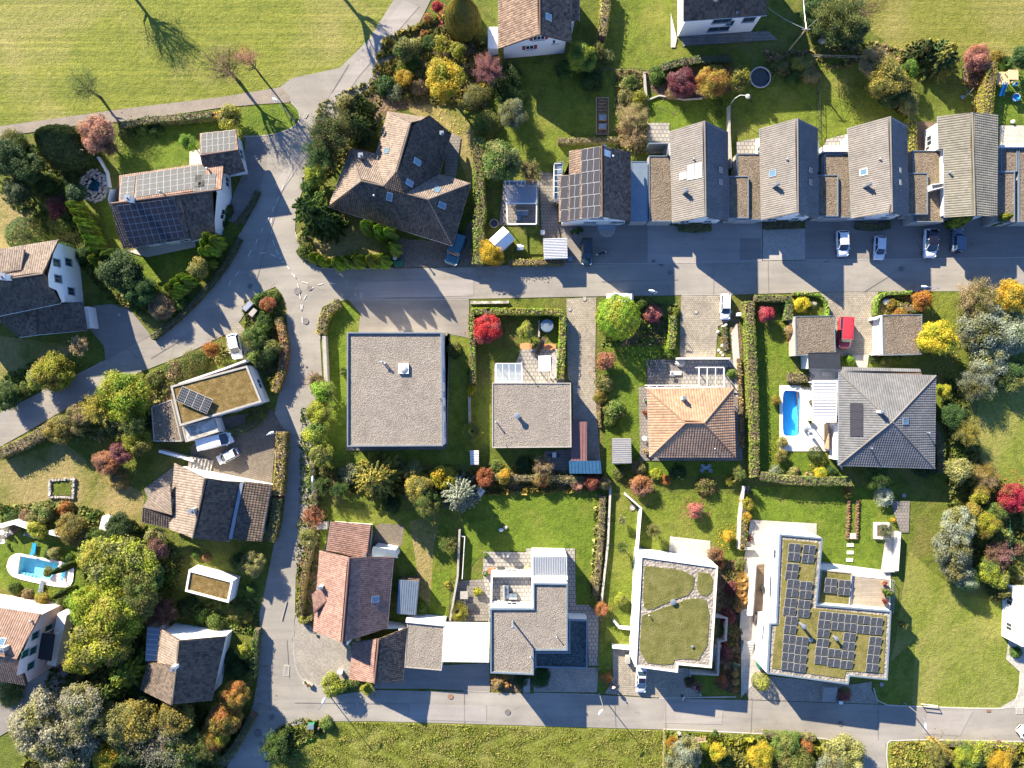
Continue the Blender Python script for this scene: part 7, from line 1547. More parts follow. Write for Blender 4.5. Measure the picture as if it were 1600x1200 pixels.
def make_pool(label, cope, basin, lining, it=2, depth=1.35, level_=.0):
    basin = smoothed(list(basin) + [basin[0]], it)[:-1] if it else basin; B = ccw([(p.x, p.y) for p in (P(x, y, .1) for x, y in basin)]); n = len(B); ctr = (sum(p[0] for p in B) / n, sum(p[1] for p in B) / n)
    root = thing('swimming_pool', label, 'swimming pool', (ctr[0], ctr[1], 0)); HOLES.append(inset(B, -.08)); O = inset(B, -.35)
    mb = MB(); ring(mb, O, B, -.1, .13); mb.obj('rim', M['white' if 'basin' in lining else 'stone'], root)
    obj('basin', [(p[0], p[1], -.1) for p in B] + [(p[0], p[1], -depth) for p in B], [tuple(range(n, 2 * n))] + [(i + n, (i + 1) % n + n, (i + 1) % n, i) for i in range(n)], M[lining], root)
    obj('water', [(p[0] + (ctr[0] - p[0]) * .002, p[1] + (ctr[1] - p[1]) * .002, level_ - .04) for p in B], [tuple(range(n))], M['clearwater'], root); return root
sheet('pool_terrace', smoothed([(10, 885), (14, 870), (28, 863), (45, 868), (115, 881), (116, 890), (113, 914), (100, 919), (60, 912), (22, 903), (13, 895), (10, 885)], 1)[:-1], 'cream')
make_pool('blue swimming pool with steps set in the oval white terrace', None, [(32, 869), (60, 874), (92, 881), (88, 893), (76, 906), (50, 903), (28, 897)], 'basin2', 0, 1.0)
for k_ in range(5): mb = MB(); a_ = P(30 + k_ * 5.6, 897.5 + k_ * 1.0, .05); mb.box((a_.x, a_.y, -.5), (.36, .55, .4), -.15); t_ = mb.obj('step', M['white'], [o for o in COL.objects if o.name == 'swimming_pool'][0])
p1 = make_pool('bright blue swimming pool with rounded corners beside the cream awning', None, [(1227, 610), (1247, 611), (1251, 615), (1250.5, 640), (1250, 676), (1246, 682), (1228, 681), (1223, 677), (1223, 645), (1223, 615)], 'basin', 1, 1.4)
pd = make_pool('round dark pond ringed with pale stones near the cone evergreen', None, [(135, 275), (160, 270), (168, 290), (160, 312), (138, 312), (128, 295)], 'pondwater', 2, .5)
cut_holes(); pb = wl(pd)
for k_ in range(100):
    a_ = k_ * .1366; r_ = random.uniform(1.75, 2.35) if k_ < 46 else random.uniform(.9, 1.9); q = (pb.x + math.cos(a_) * r_ * .95, pb.y + math.sin(a_) * r_ * 1.1, 0); mb = MB(); s_ = random.uniform(.14, .3); mb.lathe(q, [(s_ * .8, 0), (s_, .1), (s_ * .8, .22), (s_ * .3, .28)], 7); mb.obj('stone', M['stone'] if k_ % 3 else M['pale'], pd)
for x_, y_, r_, lb, m_ in ((1188, 121, 16, 'dark round splash pool with white rim behind the row gardens', 'darkmetal'), (772, 349, 6.5, 'round dark fire bowl beside the bright hedge', 'darkmetal'), (1597 - 9, 152, 6, 'round blue and white play tub below the climbing tower', 'blue'), (1588, 131, 3, 'small blue play tub beside the climbing tower', 'blue')):
    p_ = P(x_, y_, .4); R_ = r_ * .1; t_ = thing('round_tub', lb, 'tub', (p_.x, p_.y, 0)); mb = MB(); mb.lathe((p_.x, p_.y, 0), [(R_ * .9, 0), (R_, .4), (R_ * .93, .42), (R_ * .9, .2), (R_ * .02, .18)], 20); mb.obj('shell', M[m_], t_); mb = MB(); o_ = [(p_.x + R_ * 1.05 * math.cos(k * .314), p_.y + R_ * 1.05 * math.sin(k * .314)) for k in range(20)]; i_ = [(p_.x + R_ * .93 * math.cos(k * .314), p_.y + R_ * .93 * math.sin(k * .314)) for k in range(20)]; ring(mb, o_, i_, .4, .47); mb.obj('rim', M['pale'], t_)
p_ = P(855, 509, .9); t_ = thing('hot_tub', 'round hot tub with pale grey cover in the hedge corner', 'hot tub', (p_.x, p_.y, 0)); mb = MB(); mb.lathe((p_.x, p_.y, 0), [(.95, 0), (1.0, .85), (.9, .9)], 24); mb.obj('tub', M['darkwood'], t_); mb = MB(); mb.lathe((p_.x, p_.y, .9), [(1.0, 0), (1.02, .08), (.9, .14), (.05, .17)], 24); mb.obj('cover', M['bluezinc'], t_); mb = MB(); mb.box((p_.x - 1.25, p_.y - .4, 0), (.25, 2.6, .5)); mb.obj('bench', M['concrete'], t_)
# ================================================================ GARDEN THINGS
# glass pavilion with two bays
fr = thing('glass_pavilion', 'steel framed glass pavilion over a grey lounge beside the bright hedge', 'pavilion', P(815, 318)); A_, B_, C_, D_ = (P(x, y, 2.5) for x, y in ((790, 283), (839, 283), (838, 350), (793, 350)))
for a_, b_ in ((A_, B_), (B_, C_), (C_, D_), (D_, A_), (A_.lerp(D_, .52), B_.lerp(C_, .52))): mb = MB(); mb.bar(a_, b_, .16); mb.obj('beam', M['white'], fr)
for a_ in (A_, B_, C_, D_): mb = MB(); mb.box((a_.x, a_.y, 0), (.1, .1, 2.45)); mb.obj('post', M['steel'], fr)
for k_ in range(8): a_ = A_.lerp(B_, k_ / 8) + Vector((0, 0, .03)); b_ = A_.lerp(B_, (k_ + .92) / 8) + Vector((0, 0, .03)); d_ = (D_ - A_) * .09; obj('pane', [a_, b_, b_ + d_, a_ + d_], [(3, 2, 1, 0)], M['bluezinc'], fr)
o_ = A_.lerp(D_, .09); obj('glass_roof', [o_ + Vector((0, 0, .06)), B_.lerp(C_, .09) + Vector((0, 0, .06)), B_.lerp(C_, .52) + Vector((0, 0, .06)), A_.lerp(D_, .52) + Vector((0, 0, .06))], [(3, 2, 1, 0)], M['clear'], fr)
def sofa(px, py, rz, label, L_=2.0, corner=1.4, m='fabric', z=0.0, n=3):
    p = P(px, py, z + .4); root = thing('garden_sofa', label, 'sofa', (p.x, p.y, z), None, rz)
    def a(nm, c, d, mm=m): mb = MB(); mb.box(c, d); link(nm, mesh(nm, mb.v, mb.f, M[mm]), root)
    a('base', (0, 0, 0), (L_, .8, .3), 'darkmetal'); a('backrest', (0, .34, .3), (L_, .16, .5)); a('base', (-L_ / 2 + .4, -.4 - corner / 2, 0), (.8, corner, .3), 'darkmetal'); a('backrest', (-L_ / 2 + .06, -.4 - corner / 2, .3), (.16, corner, .5))
    for k in range(n): a('cushion', (-L_ / 2 + L_ * (k + .5) / n, -.06, .3), (L_ / n - .05, .6, .16), 'bluezinc')
    for k in range(2): a('cushion', (-L_ / 2 + .45, -.42 - corner * (k + .5) / 2, .3), (.58, corner / 2 - .06, .16), 'bluezinc')
    return root
sofa(816, 333, 0, 'blue-grey lounge suite under the glass pavilion', 1.9, .8, 'pale'); table(819, 331, 7, 7, 'low square lounge table under the glass pavilion', 'pale', .1, .4)
sofa(791, 925, 1.57, 'grey corner sofa on the roof terrace of the modern house', 2.0, 1.2, 'fabric', 3.05)
for x_, y_, lb in ((773, 941, 'round white stool at the terrace wall'), (779, 940, 'second round white stool at the terrace wall'), (785, 940, 'third round white stool at the terrace wall, next to the sofa')): table(x_, y_, 5, 5, lb, 'white', 0, .45, True, 3.05)
# white shed, hut, ribbed shed
def gable_shed(px, py, w, d, rz, label, m='white', wall='white', h=2.2, r=.6):
    p = P(px, py, h); root = thing('garden_shed', label, 'shed', (p.x, p.y, 0), None, rz); mb = MB(); mb.box((0, 0, 0), (w - .25, d - .25, h)); link('wall', mesh('wall', mb.v, mb.f, M[wall]), root)
    for s in (-1, 1):
        mb = MB(); mb.bar((-w / 2, s * d / 4, h + r / 2), (w / 2, s * d / 4, h + r / 2), .02); vs = [(-w / 2, 0, h + r), (w / 2, 0, h + r), (w / 2, s * d / 2, h), (-w / 2, s * d / 2, h)]; vs += [(x, y, z - .08) for x, y, z in vs]; f = [(0, 1, 2, 3), (7, 6, 5, 4)] + [(i, i + 4, (i + 1) % 4 + 4, (i + 1) % 4) for i in range(4)]
        if s > 0: f = f
        link('roof', mesh('roof', vs, [q[::-1] for q in f] if s < 0 else f, M[m]), root)
    for s in (-1, 1): vs = [(s * (w / 2 - .13), -d / 2 + .13, h), (s * (w / 2 - .13), d / 2 - .13, h), (s * (w / 2 - .13), 0, h + r - .1)]; link('gable', mesh('gable', vs, [(0, 1, 2)], M[wall]), root)
    return root
gable_shed(784, 374, 3.0, 2.6, .75, 'white gabled garden shed turned at an angle behind the amber tree', 'white'); gable_shed(813, 386, 1.0, .9, .1, 'small white topped hutch in the vegetable bed', 'white', 'wood', .8, .2)
shed('corrugated_shed', 'white corrugated shed roof on the corner beside the black car', [(849, 373), (886, 372), (887, 404), (850, 405)], 2.4, 'white', 'wood', 13, slope=.1, rib_m='steel', along=1)
shed('grey_shed', 'pale grey ribbed shed between the paver drive and the orange house', [(957, 685), (986, 685), (987, 724), (957, 725)], 2.3, 'concrete', 'darkwood', 12, slope=.1, rib_m='steel', along=1); shed('small_shed', 'little white slatted shed beside the narrow hedge', [(734, 704), (748, 704), (748, 726), (735, 726)], 1.8, 'white', 'wood', 6, slope=.05, rib_m='concrete', along=1)
# glass pergolas
def pergola(label, poly, h, n, m='white', glazed=True, cat='pergola'):
    q = [P(x, y, h) for x, y in poly]; root = thing('pergola', label, cat, sum(q, Vector()) / 4 * 1.0); root.location.z = 0; WL[root.name] = Vector(root.location)
    for i in range(4): mb = MB(); mb.bar(q[i], q[(i + 1) % 4], .14); mb.obj('beam', M[m], root); mb = MB(); mb.box((q[i].x, q[i].y, 0), (.12, .12, h - .07)); mb.obj('post', M[m], root)
    for k in range(1, n): mb = MB(); mb.bar(q[0].lerp(q[1], k / n), q[3].lerp(q[2], k / n), .1); mb.obj('rafter', M[m], root)
    if glazed:
        for k in range(n): a, b, c, d = q[0].lerp(q[1], (k + .04) / n), q[0].lerp(q[1], (k + .96) / n), q[3].lerp(q[2], (k + .96) / n), q[3].lerp(q[2], (k + .04) / n); u = Vector((0, 0, .08)); obj('pane', [a + u, b + u, c + u, d + u], [(3, 2, 1, 0)], M['clear'], root)
    return root
pergola('glass roofed pergola against the smaller flat house', [(775, 568), (815, 568), (816, 597), (775, 597)], 2.5, 4); pergola('white open pergola frame over the patio of the orange house', [(1092, 574), (1131, 574), (1131, 604), (1092, 605)], 2.5, 3, 'white', False); pergola('long white pergola beam along the orange roof', [(1013, 602), (1092, 602), (1092, 606), (1014, 606)], 2.6, 6, 'white', False)
shed('sun_sail', 'white square canopy roof on the patio in the hedged garden', [(841, 556), (860, 555), (861, 580), (842, 580)], 2.3, 'white', 'steel', 0, 'canopy', .15, walls_=False); pergola('dark framed lean-to at the hedge in the hedged garden', [(862, 556), (869, 556), (868, 590), (860, 590)], 2.2, 4, 'pale', False)
p_ = P(845, 541); t_ = thing('garden_slide', 'dark inclined plank ramp between the two orange beds', 'ramp', p_); mb = MB(); mb.bar(P(851, 527, .9), P(838, 553, .25), .75, .06); mb.obj('board', M['darkwood'], t_)
for s_ in (-4, 4): mb = MB(); mb.bar(P(851 + s_, 529, 1.1), P(838 + s_, 555, .4), .06, .2); mb.obj('rail', M['wood'], t_)
for x_, y_, lb in ((822, 541, 'orange-brown planting bed left of the plank ramp'), (859, 542, 'orange-brown planting bed right of the plank ramp')): p_ = P(x_, y_); mb = MB(); mb.prism([(p_.x + math.cos(k * .785) * (1.0 + .2 * (k % 2)), p_.y + math.sin(k * .785) * .55) for k in range(8)], 0, .16); o_ = mb.obj('raised_bed', M['orange']); tag(o_, lb, 'raised bed')
# cold frames and vegetable bed
rb = thing('vegetable_bed', 'long vegetable bed with wooden frames on the shaded lawn', 'vegetable bed', P(941, 180)); mb = MB(); o_ = ccw([(p.x, p.y) for p in (P(x, y) for x, y in ((931, 153), (951, 153), (951, 211), (931, 211)))]); ring(mb, o_, inset(o_, .12), 0, .25); mb.obj('frame', M['wood'], rb); i_ = inset(o_, .13); mb = MB(); mb.prism(i_, .01, .15); mb.obj('soil', M['soil'], rb)
for k_ in range(5): mb = MB(); mb.bar(P(935, 157 + k_ * 5, .5), P(947, 157 + k_ * 5, .5), .06); mb.obj('slat', M['wood'], rb)
for x_, y_, lb in ((941, 185, 'pale glazed cold frame at the middle of the vegetable bed'), (941, 199, 'pale glazed cold frame at the foot of the vegetable bed')): p_ = P(x_, y_); t_ = thing('cold_frame', lb, 'cold frame', (p_.x, p_.y, .15)); mb = MB(); mb.box((p_.x, p_.y, .15), (1.2, .9, .3)); mb.obj('box', M['wood'], t_); mb = MB(); mb.box((p_.x, p_.y, .46), (1.05, .75, .03)); mb.obj('pane', M['clear'], t_)
sq = thing('stone_bed', 'square stone edged bed in the dry lawn on the left', 'flower bed', P(97, 763))
for k_ in range(36):
    s_ = k_ // 9; f_ = (k_ % 9) / 8; c4 = [(80, 750), (117, 748), (115, 777), (79, 776)]; a_, b_ = c4[s_], c4[(s_ + 1) % 4]; p_ = P(a_[0] + (b_[0] - a_[0]) * f_, a_[1] + (b_[1] - a_[1]) * f_); mb = MB(); mb.box((p_.x, p_.y, 0), (random.uniform(.3, .48), random.uniform(.25, .4), random.uniform(.25, .42)), random.uniform(-.5, .5)); mb.obj('stone', M['stone'], sq)
mb = MB(); mb.prism([(p.x, p.y) for p in (P(x, y) for x, y in ((84, 753), (113, 752), (111, 774), (83, 773)))], 0, .12); mb.obj('soil', M['garden'], sq)
for k_, (x_, y_) in enumerate(((1328, 851.5), (1328, 863), (1327, 874.5))):
    p_ = P(x_, y_); mb = MB(); mb.box((p_.x, p_.y, 0), (1.0, .48, .17)); o_ = mb.obj('stepping_stone', M['white']); tag(o_, ('first white stepping slab below the twin planting rows', 'middle white stepping slab in the bright lawn', 'last white stepping slab towards the panel roofed house')[k_], 'stepping stone', 'stepping stones in the bright lawn')
for x0, x1, lb in ((1326, 1324, 'left row of tan planted stones in the bright lawn'), (1340, 1338, 'right row of tan planted stones in the bright lawn')):
    t_ = thing('planting_row', lb, 'planting row', P(x0, 812)); mb = MB(); mb.bar(P(x0, 782, .12), P(x1, 843, .12), .5, .3); mb.obj('soil', M['soil'], t_)
    for k_ in range(14): p_ = P(x0 + (x1 - x0) * k_ / 13 + random.uniform(-1, 1), 784 + k_ * 4.4, .2); f_ = link('foliage', foliage('shrub', 's', k_ % 3), t_, p_ - wl(t_)); f_.scale = (.3, .3, .4); f_.material_slots[0].link = 'OBJECT'; f_.material_slots[0].material = m_leaf(PC['tn' if k_ % 2 else 'pk'])
mb = MB(); p_ = P(1331, 837); mb.box((p_.x, p_.y, 0), (.9, .8, .5)); o_ = mb.obj('storage_box', M['pale']); tag(o_, 'small pale box between the twin planting rows', 'box')
mb = MB(); o_ = ccw([(p.x, p.y) for p in (P(x, y, .5) for x, y in ((1367, 817), (1390, 817), (1388, 843), (1367, 842)))]); ring(mb, o_, inset(o_, .35), 0, .5); pl_ = thing('planter', 'square white planter at the edge of the bright lawn', 'planter', P(1378, 830)); mb.obj('rim', M['white'], pl_); mb = MB(); mb.prism(inset(o_, .36), 0, .38); mb.obj('soil', M['soil'], pl_)
# playground
pt = thing('play_tower', 'pale timber climbing tower with a blue slide on the lawn at the right', 'play tower', P(1573, 122)); d_ = (P(1583, 117, 2.4), P(1568, 122, 1.5), P(1572, 131, 1.5))
for c_, w_, z_ in ((d_[0], 1.5, 2.4), (d_[1], 1.9, 1.4)):
    for sx in (-1, 1):
        for sy in (-1, 1): mb = MB(); mb.box((c_.x + sx * w_ * .42, c_.y + sy * w_ * .42, 0), (.12, .12, z_)); mb.obj('post', M['newwood'], pt)
    mb = MB(); [mb.box((c_.x - w_ / 2 + w_ * (k + .5) / 9, c_.y, z_), (w_ / 9 * .9, w_, .08)) for k in range(9)]; mb.obj('platform', M['newwood'], pt)
mb = MB(); mb.bar(P(1571, 128, 1.45), P(1564, 150, .25), .62, .06); mb.obj('slide', M['blue'], pt)
for s_ in (-3.2, 3.2): mb = MB(); mb.bar(P(1571 + s_, 128, 1.6), P(1564 + s_, 150, .4), .08, .25); mb.obj('slide_edge', M['blue'], pt)
mb = MB(); [mb.bar(P(1564, 112 + k * 1.5, .2 + k * .25), P(1568, 112 + k * 1.5, .2 + k * .25), .06) for k in range(5)]; mb.obj('ladder', M['newwood'], pt)
sw = thing('swing_frame', 'pale blue crossed swing frame on the shaded grass behind the sage tiled house', 'swing', P(1513, 147)); T_ = P(1514, 146, 2.1)
for x_, y_ in ((1504, 134), (1526, 133), (1505, 153), (1527, 156)): mb = MB(); mb.tube([T_, P(x_, y_)], .05, 8); mb.obj('leg', M['bluezinc'], sw)
mb = MB(); p_ = P(1504, 152, .5); mb.lathe(p_, [(.3, 0), (.32, .1), (.05, .12)], 14); mb.obj('seat', M['bluezinc'], sw)
cf = thing('climbing_frame', 'rusty ladder frame beside the pink-brown shrub', 'climbing frame', P(1508, 112))
for k_ in range(4): mb = MB(); mb.bar(P(1504, 106 + k_ * 6, 1.6), P(1511, 104 + k_ * 6, 1.6), .07); mb.obj('rung', M['concrete'], cf)
for x_ in (1504, 1511): mb = MB(); mb.bar(P(x_, 128, 1.6), P(x_, 104, 1.6), .08); mb.obj('rail', M['rust'], cf); mb = MB(); mb.bar(P(x_, 128, 0), P(x_, 128, 1.6), .08); mb.obj('post', M['rust'], cf); mb = MB(); mb.bar(P(x_, 104, 0), P(x_, 104, 1.6), .08); mb.obj('post', M['rust'], cf)
mb = MB(); p_ = P(1583, 190, .3); mb.lathe((p_.x, p_.y, 0), [(.2, 0), (.32, .2), (.25, .45), (.05, .55)], 12); o_ = mb.obj('garden_ball', M['white']); tag(o_, 'white ball ornament at the end of the play lawn', 'ornament')
# tables, chairs, loungers
table(1103, 731, 9, 5, 'pale slatted table in the shade below the orange house', 'zinc', .05)
for x_, y_, lb in ((1098, 728, 'pale chair at the upper left of the slatted table'), (1108, 728, 'pale chair at the upper right of the slatted table'), (1097, 735, 'pale chair at the lower left of the slatted table'), (1110, 735, 'pale chair at the lower right of the slatted table')): chair(x_, y_, 1.57 if y_ > 730 else -1.57, lb, 'zinc')
table(1007, 685, 8, 8, 'round white table on the strip terrace of the orange house', 'white', 0, .74, True); table(866, 711, 6, 8, 'white table in the shade of the smaller flat house', 'white'); chair(860, 712, 0, 'white chair left of the table by the smaller flat house', 'darkmetal'); chair(872, 711, 3.14, 'dark chair right of the table by the smaller flat house', 'darkmetal')
table(3, 832, 8, 8, 'round white table on the shaded pool lawn at the left edge', 'white', 0, .74, True); chair(10, 834, 3, 'white chair right of the round pool table', 'white'); chair(17, 829, 3.6, 'white chair farthest from the round pool table', 'white'); chair(5, 846, 1.5, 'white chair standing alone below the round pool table', 'white'); lounger(49, 836, -.3, 'pale lounger in the shade under the white pool wall', 'pale', 'bluezinc'); lounger(53, 858, 1.4, 'teal lounger on the sunny grass above the oval pool', 'blue', 'blue'); lounger(65, 916, 1.4, 'white lounger on the grass below the oval pool', 'white', 'bluezinc'); lounger(99, 897, 1.4, 'blue lounger at the right end of the oval pool', 'white', 'blue')
mb = MB(); p_ = P(20, 889); mb.box((p_.x, p_.y, 0), (.5, .7, .12)); o_ = mb.obj('floor_lid', M['fabric']); tag(o_, 'grey lid set in the white terrace at the left of the oval pool', 'lid')
lounger(1055, 583, 0, 'white lounger on the dark patio above the orange house', 'white'); table(1050, 585, 6, 6, 'small square table on the dark patio', 'steel'); table(1262, 668, 5, 4, 'white folding table beside the blue pool', 'white'); chair(1257, 668, 0, 'white folding chair left of the pool table', 'white')
table(1293, 585, 16, 6, 'long cream table under the open sky beside the dark carport', 'cream'); table(1270, 588, 7, 7, 'round grey table beside the long cream table', 'concrete', 0, .74, True)
chair(1192, 918, 2, 'dark chair at the top of the deck table', 'darkmetal'); chair(1199, 915, -2, 'dark chair right of the deck table top', 'darkmetal'); chair(1201, 930, -1.5, 'dark chair at the foot of the deck table', 'darkmetal'); table(1195, 924, 8, 8, 'round dark table on the timber deck of the large modern house', 'darkmetal', 0, .74, True)
table(823, 888, 10, 9, 'brown round table under the bare canopy on the slab patio', 'wood', 0, .74, True); table(803, 893, 14, 7, 'grey outdoor kitchen table at the terrace wall', 'steel'); mb = MB(); p_ = P(782, 890, .5); mb.box((p_.x, p_.y, 0), (1.0, .8, .9)); o_ = mb.obj('barbecue', M['darkmetal']); tag(o_, 'black barbecue on the slab patio', 'barbecue'); mb = MB(); p_ = P(768, 892, .5); mb.box((p_.x, p_.y, 0), (1.1, .8, .8)); o_ = mb.obj('cabinet', M['rust']); tag(o_, 'rust red cabinet beside the black barbecue', 'cabinet')
table(725, 930, 12, 12, 'large pale table top on the shaded side patio', 'concrete'); mb = MB(); p_ = P(734, 946); mb.box((p_.x, p_.y, 0), (1.7, .8, .7)); o_ = mb.obj('storage_bench', M['darkmetal']); tag(o_, 'black storage bench on the shaded side patio', 'bench')
# parasol, curved lamp, bench, cabinet, barrier, signs
def parasol(px, py, label, m, h=2.2, r=.28):
    p = P(px, py, h); root = thing('folded_parasol', label, 'parasol', (p.x, p.y, 0)); mb = MB(); mb.tube([(p.x, p.y, 0), (p.x, p.y, h)], .03, 8); mb.obj('pole', M['steel'], root); mb = MB(); mb.lathe((p.x, p.y, h - 1.4), [(r, 0), (r * .8, .5), (r * .45, 1.1), (.04, 1.5)], 8); mb.obj('cover', M[m], root); mb = MB(); mb.lathe((p.x, p.y, 0), [(.3, 0), (.28, .1), (.05, .12)], 12); mb.obj('foot', M['concrete'], root)
parasol(1268, 670, 'closed pale parasol beside the blue pool', 'bluezinc', 2.6); parasol(793, 870, 'closed white parasol on the slab patio', 'white', 2.2); parasol(1458, 228, 'closed dark parasol on the brown terrace left of sage house', 'darkmetal', 2.2)
b_ = P(1141, 163); cl = thing('curved_lamp', 'white curved cantilever lamp over the second row garden', 'garden lamp', b_); mb = MB(); mb.tube([b_, b_ + Vector((0, 0, 2.2)), b_ + Vector((.6, .25, 2.8)), b_ + Vector((1.6, .2, 2.8))], .05, 8); mb.obj('pole', M['white'], cl); mb = MB(); mb.lathe(b_ + Vector((1.9, .2, 2.45)), [(.35, 0), (.3, .15), (.08, .4)], 14); mb.obj('lamp_shade', M['white'], cl)
bn = thing('park_bench', 'weathered wooden bench at the roadside opposite the sedum roofed house', 'bench', P(1093, 1152), None, .1)
for k_ in range(4): mb = MB(); mb.box((0, -.24 + k_ * .15, .42), (1.7, .12, .05)); link('seat_slat', mesh('seat_slat', mb.v, mb.f, M['wood']), bn)
for k_ in range(2): mb = MB(); mb.box((0, -.36, .55 + k_ * .2), (1.7, .05, .14)); link('backrest_slat', mesh('backrest_slat', mb.v, mb.f, M['wood']), bn)
for x_ in (-.65, .65): mb = MB(); mb.box((x_, 0, 0), (.08, .5, .42)); mb.box((x_, -.31, 0), (.07, .07, .9)); link('leg', mesh('leg', mb.v, mb.f, M['concrete']), bn)
def cabinet(px, py, d, label, m, top='white', rz=0.0, name='utility_cabinet'): p = P(px, py, d[2]); root = thing(name, label, 'cabinet', (p.x, p.y, 0), None, rz); mb = MB(); mb.box((0, 0, 0), d); link('body', mesh('body', mb.v, mb.f, M[m]), root); mb = MB(); mb.box((0, 0, d[2]), (d[0] + .08, d[1] + .08, .06)); link('lid', mesh('lid', mb.v, mb.f, M[top]), root)
cabinet(485, 1136, (.9, .6, 1.2), 'green utility cabinet with pale lid at the meadow corner', 'greenp', 'bluezinc'); cabinet(497, 1139, (.2, .2, .7), 'slim post beside the green utility cabinet', 'wood', 'wood', 0, 'marker_post'); cabinet(617, 403, (.5, .5, 1.1), 'pale letter box at the end of the clipped thuja row', 'bluezinc'); cabinet(848, 363, (.6, .6, .6), 'small white box on the lawn above the corrugated shed', 'white'); cabinet(1314, 1098, (.5, .4, 1.0), 'blue striped letter box at the steps of the panel roofed house', 'bluezinc', 'white'); cabinet(1155, 491, (.5, .45, 1.1), 'white letter box beside the paved drive', 'white'); cabinet(387, 478, (1.6, .7, 1.1), 'long grey cabinet on the tip of the junction island', 'concrete', 'steel', .8); cabinet(395, 488, (1.2, .7, .9), 'second grey cabinet lower on the junction island', 'concrete', 'concrete', .9); cabinet(531, 1051, (.7, .35, .8), 'small white sign box behind the yellow-green bush', 'white'); cabinet(503, 821, (1.5, 1.1, 1.2), 'pale grey box shed beside the rust coloured shrub', 'concrete', 'concrete'); cabinet(750, 770, (.9, 1.4, .5), 'white bench box beside the silver conifer', 'white', 'white', -.6)
cabinet(1166, 765, (.9, 1.0, .6), 'blue-grey box at the top of the pale garden wall', 'bluezinc', 'darkmetal'); cabinet(1112, 1028, (.6, 1.0, .5), 'grey box at the stair wall of the sedum house', 'concrete', 'concrete'); cabinet(981, 1031, (.6, 1.1, 1.0), 'grey cabinet on the pale drive of the sedum house', 'concrete', 'concrete')
bar_ = thing('metal_barrier', 'white metal barrier frame at the foot of the sloping meadow', 'barrier', P(1452, 1103)); 
for a_, b_ in (((1440, 1100, 0), (1440, 1100, 1.1)), ((1465, 1103, 0), (1465, 1103, 1.1)), ((1440, 1100, 1.1), (1465, 1103, 1.1)), ((1440, 1100, .55), (1465, 1103, .55))): mb = MB(); mb.bar(P(*a_), P(*b_), .09); mb.obj('post' if a_[:2] == b_[:2] else 'rail', M['white'], bar_)
tr_ = thing('flower_trough', 'wooden trough with orange flowers on the curve of the forecourt', 'planter', P(482, 1067), None, -.6); mb = MB(); mb.box((0, 0, 0), (1.5, .7, .5)); link('trough', mesh('trough', mb.v, mb.f, M['pale']), tr_)
for k_ in range(3): f_ = link('flowers', foliage('shrub', 's', k_), tr_, (-.45 + .45 * k_, 0, .4)); f_.scale = (.34, .34, .4); f_.material_slots[0].link = 'OBJECT'; f_.material_slots[0].material = m_leaf(PC[('ol', 'o', 'go')[k_]])
bin_(620, 413, 'left green wheeled bin at the end of the thuja row', 'greenp'); bin_(627, 412, 'right green wheeled bin at the end of the thuja row', 'greenp'); bin_(410, 817, 'tall green bin at the right wall of the brown house', 'greenp', 1.15); bin_(409, 828, 'low green bin below the tall one at the brown house', 'greenp', .9); bin_(1185, 1037, 'green rounded bin beside the white wall of the modern house', 'greenp', 1.1, .3); bin_(907, 412 - 6, 'bluish bin at the corner of the corrugated shed', 'blue', .8) if False else bin_(890, 405, 'pale blue bin at the corner of the corrugated shed', 'bluezinc', .9)
for a_ in ((1016, 568, 4, 'dark round pot with white rim at the corner of the dark patio', 'darkmetal', 'sv'), (1265, 628, 3.5, 'potted plant at the upper post of the cream awning', 'concrete', 'ol'), (1264, 657, 3.5, 'potted plant at the lower post of the cream awning', 'concrete', 'g'), (1379, 910, 3.4, 'red potted plant at the top of the timber terrace', 'orange', 'cr', .4, 4.2), (1383, 925, 6, 'green bushy pot at the middle of the timber terrace', 'orange', 'g', .4, 4.2), (1380, 938, 3.6, 'dark red pot at the foot of the timber terrace', 'orange', 'cr', .4, 4.2), (759, 866, 4, 'dark square pot at the upper corner of the slab patio', 'darkmetal', 'g'), (758, 894, 4, 'pale ring pot at the lower left of the slab patio', 'pale', 'g'), (746, 922, 6, 'dark tub with yellow leaves on the side patio', 'darkmetal', 'yg'), (1007, 645, 4, 'orange pot on the strip terrace beside the orange house', 'orange', 'ru'), (1008, 625, 4, 'pale pot near the top of the strip terrace', 'pale', 'g'), (1008, 705, 4, 'tan pot at the foot of the strip terrace', 'orange', 'tn'), (892, 362, 4, 'shaded green pot at the door of the panel house', 'concrete', 'g'), (904, 361, 5, 'second shaded pot at the door of the panel house', 'concrete', 'dg'), (1512, 212, 4, 'x', 'orange', 'g')):
    if a_[3] != 'x': pot(*a_)
for x_, y_, s_, lb, m_ in ((1062, 567, .9, 'pale boulder at the corner of the dark patio', 'pale'), (1385, 472, .7, 'white boulder in the hedged corner bed', 'white'), (1060, 1146, .5, 'pale boulder beside the amber shrub', 'stone'), (127, 238, .7, 'white round stone left of the reddish tree', 'white'), (1271, 475, .6, 'tan boulder in the small hedged bed', 'stone'), (783, 828, .4, 'white stone on the shaded lawn', 'white'), (790, 824, .4, 'pale stone beside the white one on the shaded lawn', 'pale'), (1283, 65, .6, 'grey stone ring on the shaded lawn below the pole', 'stone')):
    p_ = P(x_, y_); mb = MB(); mb.lathe((p_.x, p_.y, 0), [(s_ * .7, 0), (s_, .2 * s_), (s_ * .85, .6 * s_), (s_ * .4, .85 * s_)], 9); o_ = mb.obj('boulder', M[m_]); o_.scale = (1, .75, 1); tag(o_, lb, 'boulder')
